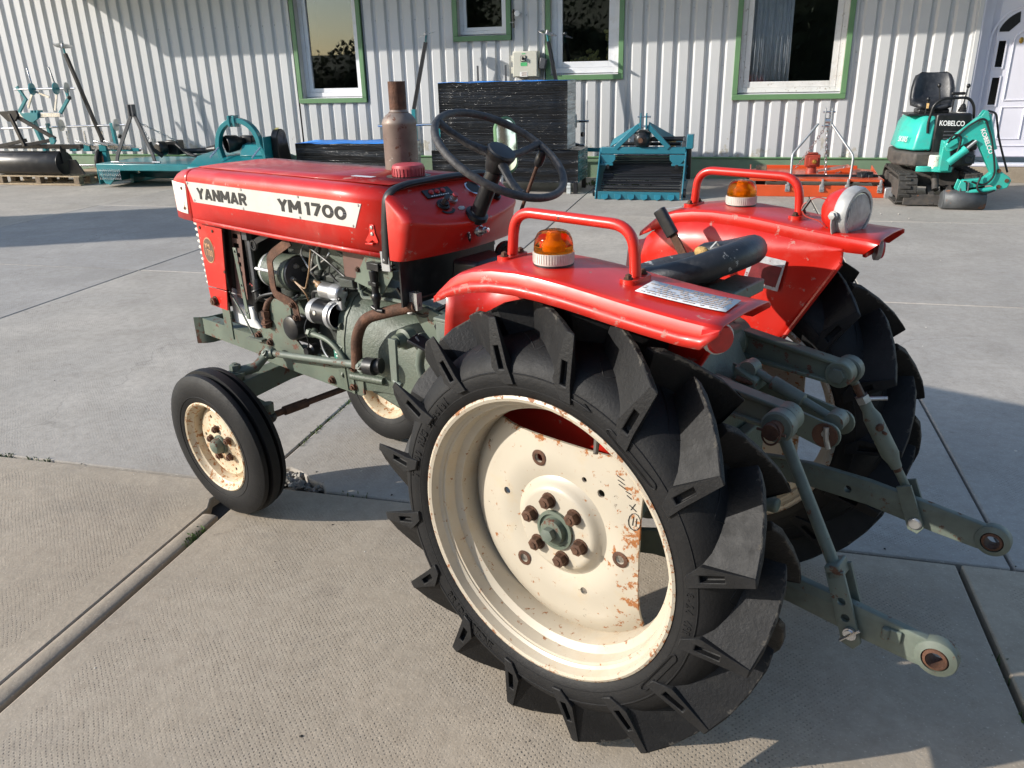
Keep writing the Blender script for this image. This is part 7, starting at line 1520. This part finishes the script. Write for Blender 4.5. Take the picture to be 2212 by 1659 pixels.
for pts in ([(-.02, -.22, .78), (-.27, -.36, .46), (-.275, -.38, .40), (-.27, -.40, .22), (-.28, -.45, .1)], [(.12, -.22, .78), (.365, -.40, .46), (.375, -.42, .42), (.37, -.43, .25), (.355, -.46, .06)]):
    k = MB(); k.tube(fillet(pts, .03, 4), .014, 10); BB(k, 'mast_tube', 'galv')
for x in (.045, .115): k = MB(); k.box((x, -.21, .835), (.014, .06, .23)); BB(k, 'mast_plate', 'galv', .002)
k = MB(); k.tube([(.02, -.21, .905), (.15, -.21, .905)], .010, 10); k.tube([(.02, -.21, .755), (.14, -.21, .755)], .013, 10); k.lathe([(.03, 0), (.03, .06), (0, .06)], (.05, -.21, .81), (1, 0, 0), 14); BB(k, 'mast_pin', 'zinc')
k = MB(); chain(k, (.86, 1.2, .74), (.60, .85, .24), .015, 17, .013, .0045); BB(k, 'chain', 'zinc')
k = MB(); chain(k, (.88, 1.2, .74), (.93, 1.1, .20), .0, 14, .013, .0045); BB(k, 'chain', 'zinc')
k = MB(); chain(k, (.93, 1.1, .20), (1.15, .9, .27), .05, 9, .013, .0045); BB(k, 'chain', 'zinc')
for x in (-.30, .07, .34, .68):
    k = MB(); k.box((x, -.522, .10), (.05, .012, .085)); k.prism([(x - .012, .13), (x + .012, .13), (x + .010, .20), (x - .008, .20)], 'y', -.56, -.50); cb = BB(k, 'caster_bracket', 'galv', .002)
    for dx in (-.016, .016): k = MB(); k.hexbolt((x + dx, -.528, .08), (0, -1, 0), .010, .008, .004); BB(k, 'bracket_bolt', 'zinc', par=cb)
ps = MB(); ps.tube([(-.46, -.28, .19), (.60, -.28, .20)], .030, 16); psh = BB(ps, 'drive_shaft', 'black')
k = MB(); k.tube([(-.50, -.28, .185), (-.44, -.28, .188), (-.30, -.28, .192)], [.045, .055, .03], 16); k.tube([(.45, -.28, .20), (.52, -.28, .20), (.62, -.28, .20)], [.05, .065, .06], 16)
for i in range(4): k.torus((.50 + i * .025, -.28, .20), (1, 0, 0), .062, .005, 22, 6)
k.tube([(.62, -.28, .20), (.68, -.28, .195)], [.035, .03], 10); BB(k, 'shaft_boot', 'black_matt', par=psh)
lettering('shaft_print', 'FK-PW', (.15, -.3115, .185), (1, 0, 0), (0, 0, 1), .07, .016, 'white_print', psh, bold=.02, thick=.0006)
k = MB(); k.box((-.60, -.20, .255), (.12, .16, .11)); BB(k, 'wood_block', 'wood', .006)
k = MB(); k.box((-.60, -.33, .17), (.11, .06, .16)); BB(k, 'dark_block', 'black', .006)
k = MB(); k.box((.78, -.50, .06), (.10, .07, .12)); k.box((.70, -.49, .09), (.2, .04, .05)); BB(k, 'corner_roller', 'galv', .012)
for (x, y) in ((-.72, .1), (.76, .05), (-.55, .62), (.5, .62)):
    k = MB(); k.torus((x, y, .095), (1, .1, 0), .06, .035, 24, 10); k.lathe([(.045, -.02), (.045, .02), (0, .02)], (x, y, .095), (1, .1, 0), 14); BB(k, 'caster_wheel', 'rubber')
# ---------------------------------------------------------------- mini excavator
EX = thing('mini_excavator', 2.0, 1.55, 'mint green mini excavator with black seat, boom folded down to its bucket', 'excavator')
def track(x, rot):
    # rubber track running front to back
    k = MB(); yc0, yc1 = -.36, .52; r_ = .145; pts = []
    for a in range(-90, 91, 15): pts.append((0, yc1 + r_ * math.cos(R(a)), .155 + r_ * math.sin(R(a)) * 1.0))
    for a in range(90, 271, 15): pts.append((0, yc0 + r_ * math.cos(R(a)), .155 + r_ * math.sin(R(a)) * 1.0))
    pts = [Vector((x + rot * p[1], p[1], p[2])) for p in pts]
    k.sweep(pts, [(-.09, -.012), (.09, -.012), (.09, .012), (-.09, .012)], closed=True, up=(1, 0, 0)); 
    k2 = MB(); n = len(pts)
    # even spacing of the pads
    acc = []; 
    for i in range(n):
        a, b = pts[i], pts[(i + 1) % n]; m_ = max(1, int((b - a).length / .052))
        for j in range(m_): acc.append((a.lerp(b, j / m_), (b - a).normalized()))
    V2 = []
    for (p, t) in acc:
        nn = Vector((1, 0, 0)).cross(t).normalized(); V2.append((p, t, nn))
    tk = MB(); vs_ = []
    sec = [(-.09, -.012), (.09, -.012), (.09, .012), (-.09, .012)]
    for p, t, nn in V2: vs_ += [p + Vector((1, 0, 0)) * a + nn * b for a, b in sec]
    m_ = len(V2); tk.add(vs_, [(i * 4 + q, i * 4 + (q + 1) % 4, ((i + 1) % m_) * 4 + (q + 1) % 4, ((i + 1) % m_) * 4 + q) for i in range(m_) for q in range(4)])
    tr = BB(tk, 'track', 'track')
    cen = Vector((x, .08, .155))
    for i, (p, t, nn) in enumerate(V2):
        if i % 1: continue
        out = nn if nn.dot(p - cen) > 0 else -nn
        kk = MB(); kk.box(p + out * .020 + Vector(((-.03 if i % 2 else .03), 0, 0)), (.11, .030, .018), Matrix((Vector((1, 0, 0)), t, out)).transposed()); BB(kk, 'track_pad', 'track', .003, par=tr)
    kk = MB(); kk.prism([(-.40, .10), (-.36, .24), (.52, .24), (.58, .12), (.5, .06), (-.35, .06)], 'x', x - .07, x + .07); BB(kk, 'track_frame', 'muddy', .01)
    for y in (yc0, yc1): kk = MB(); kk.lathe([(.10, -.075), (.10, .075), (.05, .08), (0, .08)], (x + rot * y, y, .155), (1, 0, 0), 20); BB(kk, 'idler', 'muddy')
track(-.33, .0); track(.30, .0)
k = MB(); k.box((-.02, .08, .24), (.46, .5, .16)); k.lathe([(.22, .30), (.22, .37), (.15, .37)], (-.02, .08, 0), (0, 0, 1), 28); BB(k, 'undercarriage', 'muddy', .015)
k = MB(); k.box((.0, -.50, .068), (.72, .03, .11)); k.prism([(-.52, .02), (-.50, .12), (-.3, .2), (-.3, .14)], 'x', -.12, -.06); k.prism([(-.52, .02), (-.50, .12), (-.3, .2), (-.3, .14)], 'x', .06, .12); BB(k, 'dozer_blade', 'muddy', .006)
k = MB(); k.tube([(-.05, -.42, .16), (-.05, -.30, .30)], .035, 12); BB(k, 'blade_cylinder', 'muddy')
# upper structure
def plate(pts, z0, z1, name, m_, bv=.015): kk = MB(); kk.prism(pts, 'z', z0, z1); return BB(kk, name, m_, bv)
plate([(-.46, -.10), (-.28, -.36), (.05, -.38), (.30, -.24), (.36, 0), (.33, .45), (.1, .58), (-.25, .56), (-.44, .38)], .385, .53, 'base_frame', 'muddy', .02)
k = MB(); lo = [(-.43, -.06), (-.30, -.29), (-.13, -.30), (-.13, .50), (-.30, .52), (-.43, .36)]
k.add([(x, y, .545) for x, y in lo] + [(x + (.05 if x < -.2 else .02), y * .94 + .02, .80) for x, y in lo] + [(x + (.10 if x < -.2 else .02), y * .86 + .04, .885) for x, y in lo], [tuple(range(5, -1, -1))] + [(i, (i + 1) % 6, 6 + (i + 1) % 6, 6 + i) for i in range(6)] + [(6 + i, 6 + (i + 1) % 6, 12 + (i + 1) % 6, 12 + i) for i in range(6)] + [tuple(range(12, 18))])
sp2 = BB(k, 'side_panel', 'teal_lt', .018, ang=50)
k = MB(); k.box((.02, .05, .71), (.32, .55, .38)); BB(k, 'engine_cover', 'black', .03)
k = MB(); k.prism([(-.125, .51), (.245, .51), (.215, .90), (.19, .915), (-.10, .915), (-.125, .90)], 'y', -.29, -.2); fc = BB(k, 'front_panel', 'black', .018)
lettering('brand_lettering', 'KOBELCO', (-.085, -.2925, .795), (1, 0, -.03), (0, 0, 1), .235, .052, 'white_print', fc, bold=.022, thick=.0015)
for i in range(3): k = MB(); k.box((.07, -.292, .735 - i * .035), (.20, .006, .012)); BB(k, 'louvre', 'dkgrey', .002, par=fc)
dd = (Vector((-.13, -.30, 0)) - Vector((-.30, -.29, 0))).normalized()
dl_ = (Vector((-.30, -.29, 0)) - Vector((-.43, -.06, 0))).normalized()
lettering('model_lettering', 'SK005', (-.424, -.088, .625), dl_, (.02, .01, 1), .150, .056, 'white_print', sp2, bold=.0, thick=.004, italic=.1, spacing=1.15)
k = MB(); k.box((.28, .05, .66), (.10, .50, .24)); BB(k, 'tank', 'muddy', .02)
k = MB(); k.lathe([(.04, 0), (.04, .03), (.03, .03), (.03, .02), (0, .02)], (.235, -.30, .46), (0, -1, 0), 18); k.box((.235, -.285, .46), (.13, .04, .09)); BB(k, 'head_lamp', 'dkgrey', .01)
# seat
k = MB(); sh = []
for (z, w_, y, cv_) in ((.955, .14, -.10, .02), (.965, .185, .0, .03), (1.0, .20, .13, .05), (1.06, .205, .18, .075), (1.15, .20, .205, .085), (1.23, .185, .225, .07), (1.285, .165, .235, .045), (1.30, .13, .238, .02)):
    sh.append([(-.12 + w_ * t, y - cv_ * abs(t) ** 2.2 * (1 if z > .98 else .4), z + (.03 * abs(t) ** 2 if z < .98 else 0)) for t in (-1, -.85, -.6, -.3, 0, .3, .6, .85, 1)])
k.add([p for s_ in sh for p in s_], [(i * 9 + j, i * 9 + j + 1, i * 9 + 10 + j, i * 9 + 9 + j) for i in range(7) for j in range(8)])
se = BB(k, 'seat', 'seat_vinyl', solid=.05, ang=70)
k = MB(); k.box((-.12, .05, .925), (.30, .28, .05)); BB(k, 'seat_base', 'black', .015)
k = MB(); k.box((-.15, .03, .895), (.46, .40, .022)); BB(k, 'floor_plate', 'black', .008)
# guard rail, levers
k = MB(); k.tube(fillet([(-.18, -.27, .72), (-.19, -.27, .82), (-.165, -.28, 1.0), (-.09, -.28, 1.06), (.155, -.25, 1.065), (.225, -.22, .99), (.245, -.20, .86)], .06, 6), .014, 10); BB(k, 'guard_rail', 'black')
for (a, b) in (((.155, -.05, .93), (.185, -.02, 1.17)), ((-.055, -.08, .93), (-.10, -.06, 1.18)), ((.05, -.10, .92), (.055, -.10, 1.08)), ((-.21, -.15, .9), (-.20, -.15, 1.05))):
    k = MB(); k.tube([a, b], .0075, 8); lv = BB(k, 'control_lever', 'black')
    kk = MB()
    if a[0] == .05: kk.box((b[0] + .03, b[1], b[2] + .02), (.13, .04, .03)); BB(kk, 'handle', 'black', .01, par=lv)
    else: kk.ball((b[0], b[1], b[2]), .020, 12, (1, 1, 1.2)); BB(kk, 'knob', 'black', par=lv)
k = MB(); k.lathe([(.045, 0), (.040, .01), (.043, .02), (.034, .03), (.037, .04), (.027, .05), (.028, .06), (.014, .08), (.008, .085)], (.158, -.05, .915), (.1, .1, 1), 16); BB(k, 'lever_gaiter', 'black_matt')
k = MB(); k.box((-.20, -.16, .985), (.02, .02, .05)); BB(k, 'safety_tag', 'amber_core')
# swing bracket and boom
k = MB(); k.prism([(-.27, -.42), (-.20, -.45), (-.12, -.43), (-.04, -.47), (.06, -.47), (.08, -.42), (.0, -.40), (-.12, -.39), (-.24, -.38)], 'z', .345, .40); BB(k, 'swing_bracket', 'teal_lt', .006)
k = MB(); k.lathe([(.06, .38), (.06, .50), (.05, .51), (0, .51)], (-.09, -.38, 0), (0, 0, 1), 18); BB(k, 'swing_post', 'white_rusty')
k = MB(); k.prism([(-.06, .36), (.03, .36), (.03, .50), (-.01, .66), (-.06, .66)], 'y', -.50, -.36); BB(k, 'boom_mount', 'teal_lt', .008)
def exprism(pts, y0, y1, name, m_, bv=.008, par=None): kk = MB(); kk.prism(pts, 'y', y0, y1); return BB(kk, name, m_, bv, par)
bo = exprism([(-.075, .615), (-.03, .56), (.15, .665), (.175, .685), (.215, .66), (.40, .335), (.46, .345), (.475, .37), (.30, .76), (.235, .90), (.20, .905), (.15, .86), (-.02, .70)], -.64, -.55, 'boom', 'teal_lt')
exprism([(-.075, .63), (-.03, .60), (.05, .655), (.03, .70), (-.04, .68)], -.66, -.53, 'boom_foot', 'teal_lt', .01, bo)
for y in (-.65, -.54): exprism([(.20, .90), (.235, .96), (.26, .955), (.29, .87), (.24, .84)], y - .006, y + .006, 'boom_ear', 'teal_lt', .003, bo)
ld = (Vector((.455, 0, .36)) - Vector((.235, 0, .80))).normalized(); lu = Vector((-ld.z, 0, ld.x)) * -1
lettering('boom_lettering', 'KOBELCO', Vector((.222, -.642, .775)) , ld, (-ld.z, 0, ld.x), .26, .042, 'white_print', bo, bold=.03, thick=.0015)
k = MB(); k.tube([(.27, -.60, .91), (.37, -.60, .60)], .036, 16); k.lathe([(.04, 0), (.04, .03), (.03, .03)], (.365, -.60, .612), (.1, 0, -.31), 16); BB(k, 'arm_cylinder', 'teal_lt', par=bo)
k = MB(); k.tube([(.37, -.60, .60), (.475, -.60, .31)], .016, 12); BB(k, 'arm_rod', 'chrome', par=bo)
k = MB(); k.tube([(-.02, -.66, .46), (.11, -.66, .585)], .036, 14); k.lathe([(.042, 0), (.042, .03), (.03, .03)], (.10, -.66, .577), (.13, 0, .125), 14); BB(k, 'boom_cylinder', 'teal_lt', par=bo)
k = MB(); k.tube([(.11, -.66, .585), (.20, -.66, .675)], .016, 10); BB(k, 'boom_rod', 'steel', par=bo)
ar = exprism([(.43, .41), (.56, .325), (.585, .29), (.56, .22), (.50, .20), (.40, .245), (.16, .20), (.13, .24), (.15, .29), (.33, .31)], -.64, -.55, 'dipper_arm', 'teal_lt')
k = MB(); k.tube([(.17, -.66, .165), (.45, -.66, .215)], .024, 12); BB(k, 'bucket_cylinder', 'teal_lt', par=ar)
for (x, z) in ((.455, .385), (.54, .29), (.475, .23), (.165, .265)): k = MB(); k.lathe([(.02, -.055), (.02, .055), (0, .055)], (x, -.595, z), (0, 1, 0), 14); BB(k, 'arm_pin', 'rust', par=ar)
for y in (-.665, -.525): exprism([(.12, .29), (.17, .27), (.19, .16), (.15, .13), (.10, .20)], y - .008, y + .008, 'bucket_link', 'teal_lt', .004, ar)
for pts in ([(-.02, -.65, .68), (.12, -.66, .83), (.24, -.66, .90), (.33, -.66, .70), (.40, -.665, .45), (.42, -.66, .33), (.34, -.67, .24), (.22, -.67, .28)], [(-.05, -.65, .65), (-.02, -.67, .74), (.06, -.67, .72), (.05, -.66, .58), (.02, -.66, .50)], [(.28, -.54, .95), (.36, -.54, .93), (.42, -.54, .70), (.50, -.54, .50), (.56, -.54, .36)], [(.30, -.66, .34), (.26, -.70, .22), (.34, -.70, .16), (.44, -.68, .20)]):
    k = MB(); k.tube(fillet(pts, .06, 5), .010, 8); BB(k, 'hydraulic_hose', 'wire_black', par=bo)
# bucket
bk = MB(); pf = [(-.15, .175), (-.13, .10), (-.085, .035), (-.02, .006), (.06, .006), (.14, .04)]
pf = [(-.66, .195), (-.70, .14), (-.715, .075), (-.69, .02), (-.63, .003), (-.54, .005), (-.47, .03)]
n = len(pf); bk.add([(-.01, y, z) for y, z in pf] + [(.37, y, z) for y, z in pf], [(i, i + 1, n + i + 1, n + i) for i in range(n - 1)]); bu = BB(bk, 'bucket', 'bucket', solid=.014, ang=60)
for x in (-.012, .372): kk = MB(); kk.prism([(y, z) for y, z in pf] + [(-.50, .14)], 'x', x - .007, x + .007); BB(kk, 'bucket_side', 'bucket', .003, par=bu)
for x in (.13, .20): kk = MB(); kk.prism([(-.70, .10), (-.66, .27), (-.60, .27), (-.60, .19)], 'x', x - .007, x + .007); BB(kk, 'bucket_ear', 'bucket', .003, par=bu)
kk = MB(); kk.box((.18, -.465, .035), (.40, .05, .012), (-20, 0, 0)); BB(kk, 'cutting_edge', 'rust', par=bu)
# ---------------------------------------------------------------- unseen silo shape added left of the frame to cast the yard's shadow band
si = empty('shadow_silo', (-12.6, 6.98, 0)); tag(si, 'unseen silo shape added out of frame on the left to cast a shadow band', 'silo')
k = MB(); k.lathe([(.25, .6), (.98, 1.6), (1.0, 1.62), (1.0, 4.6), (.98, 4.62), (.25, 5.25), (0, 5.25)], (0, 0, 0), (0, 0, 1), 40); k.build('tank', 'galv', si)
for i in range(14): k = MB(); k.torus((0, 0, 1.75 + i * .21), (0, 0, 1), 1.0, .018, 40, 6); k.build('hoop', 'galv', si)
for a in (45, 135, 225, 315): k = MB(); k.bar((math.cos(R(a)) * .95, math.sin(R(a)) * .95, 0), (math.cos(R(a)) * .95, math.sin(R(a)) * .95, 1.7), .1, .1); k.build('leg', 'galv', si)
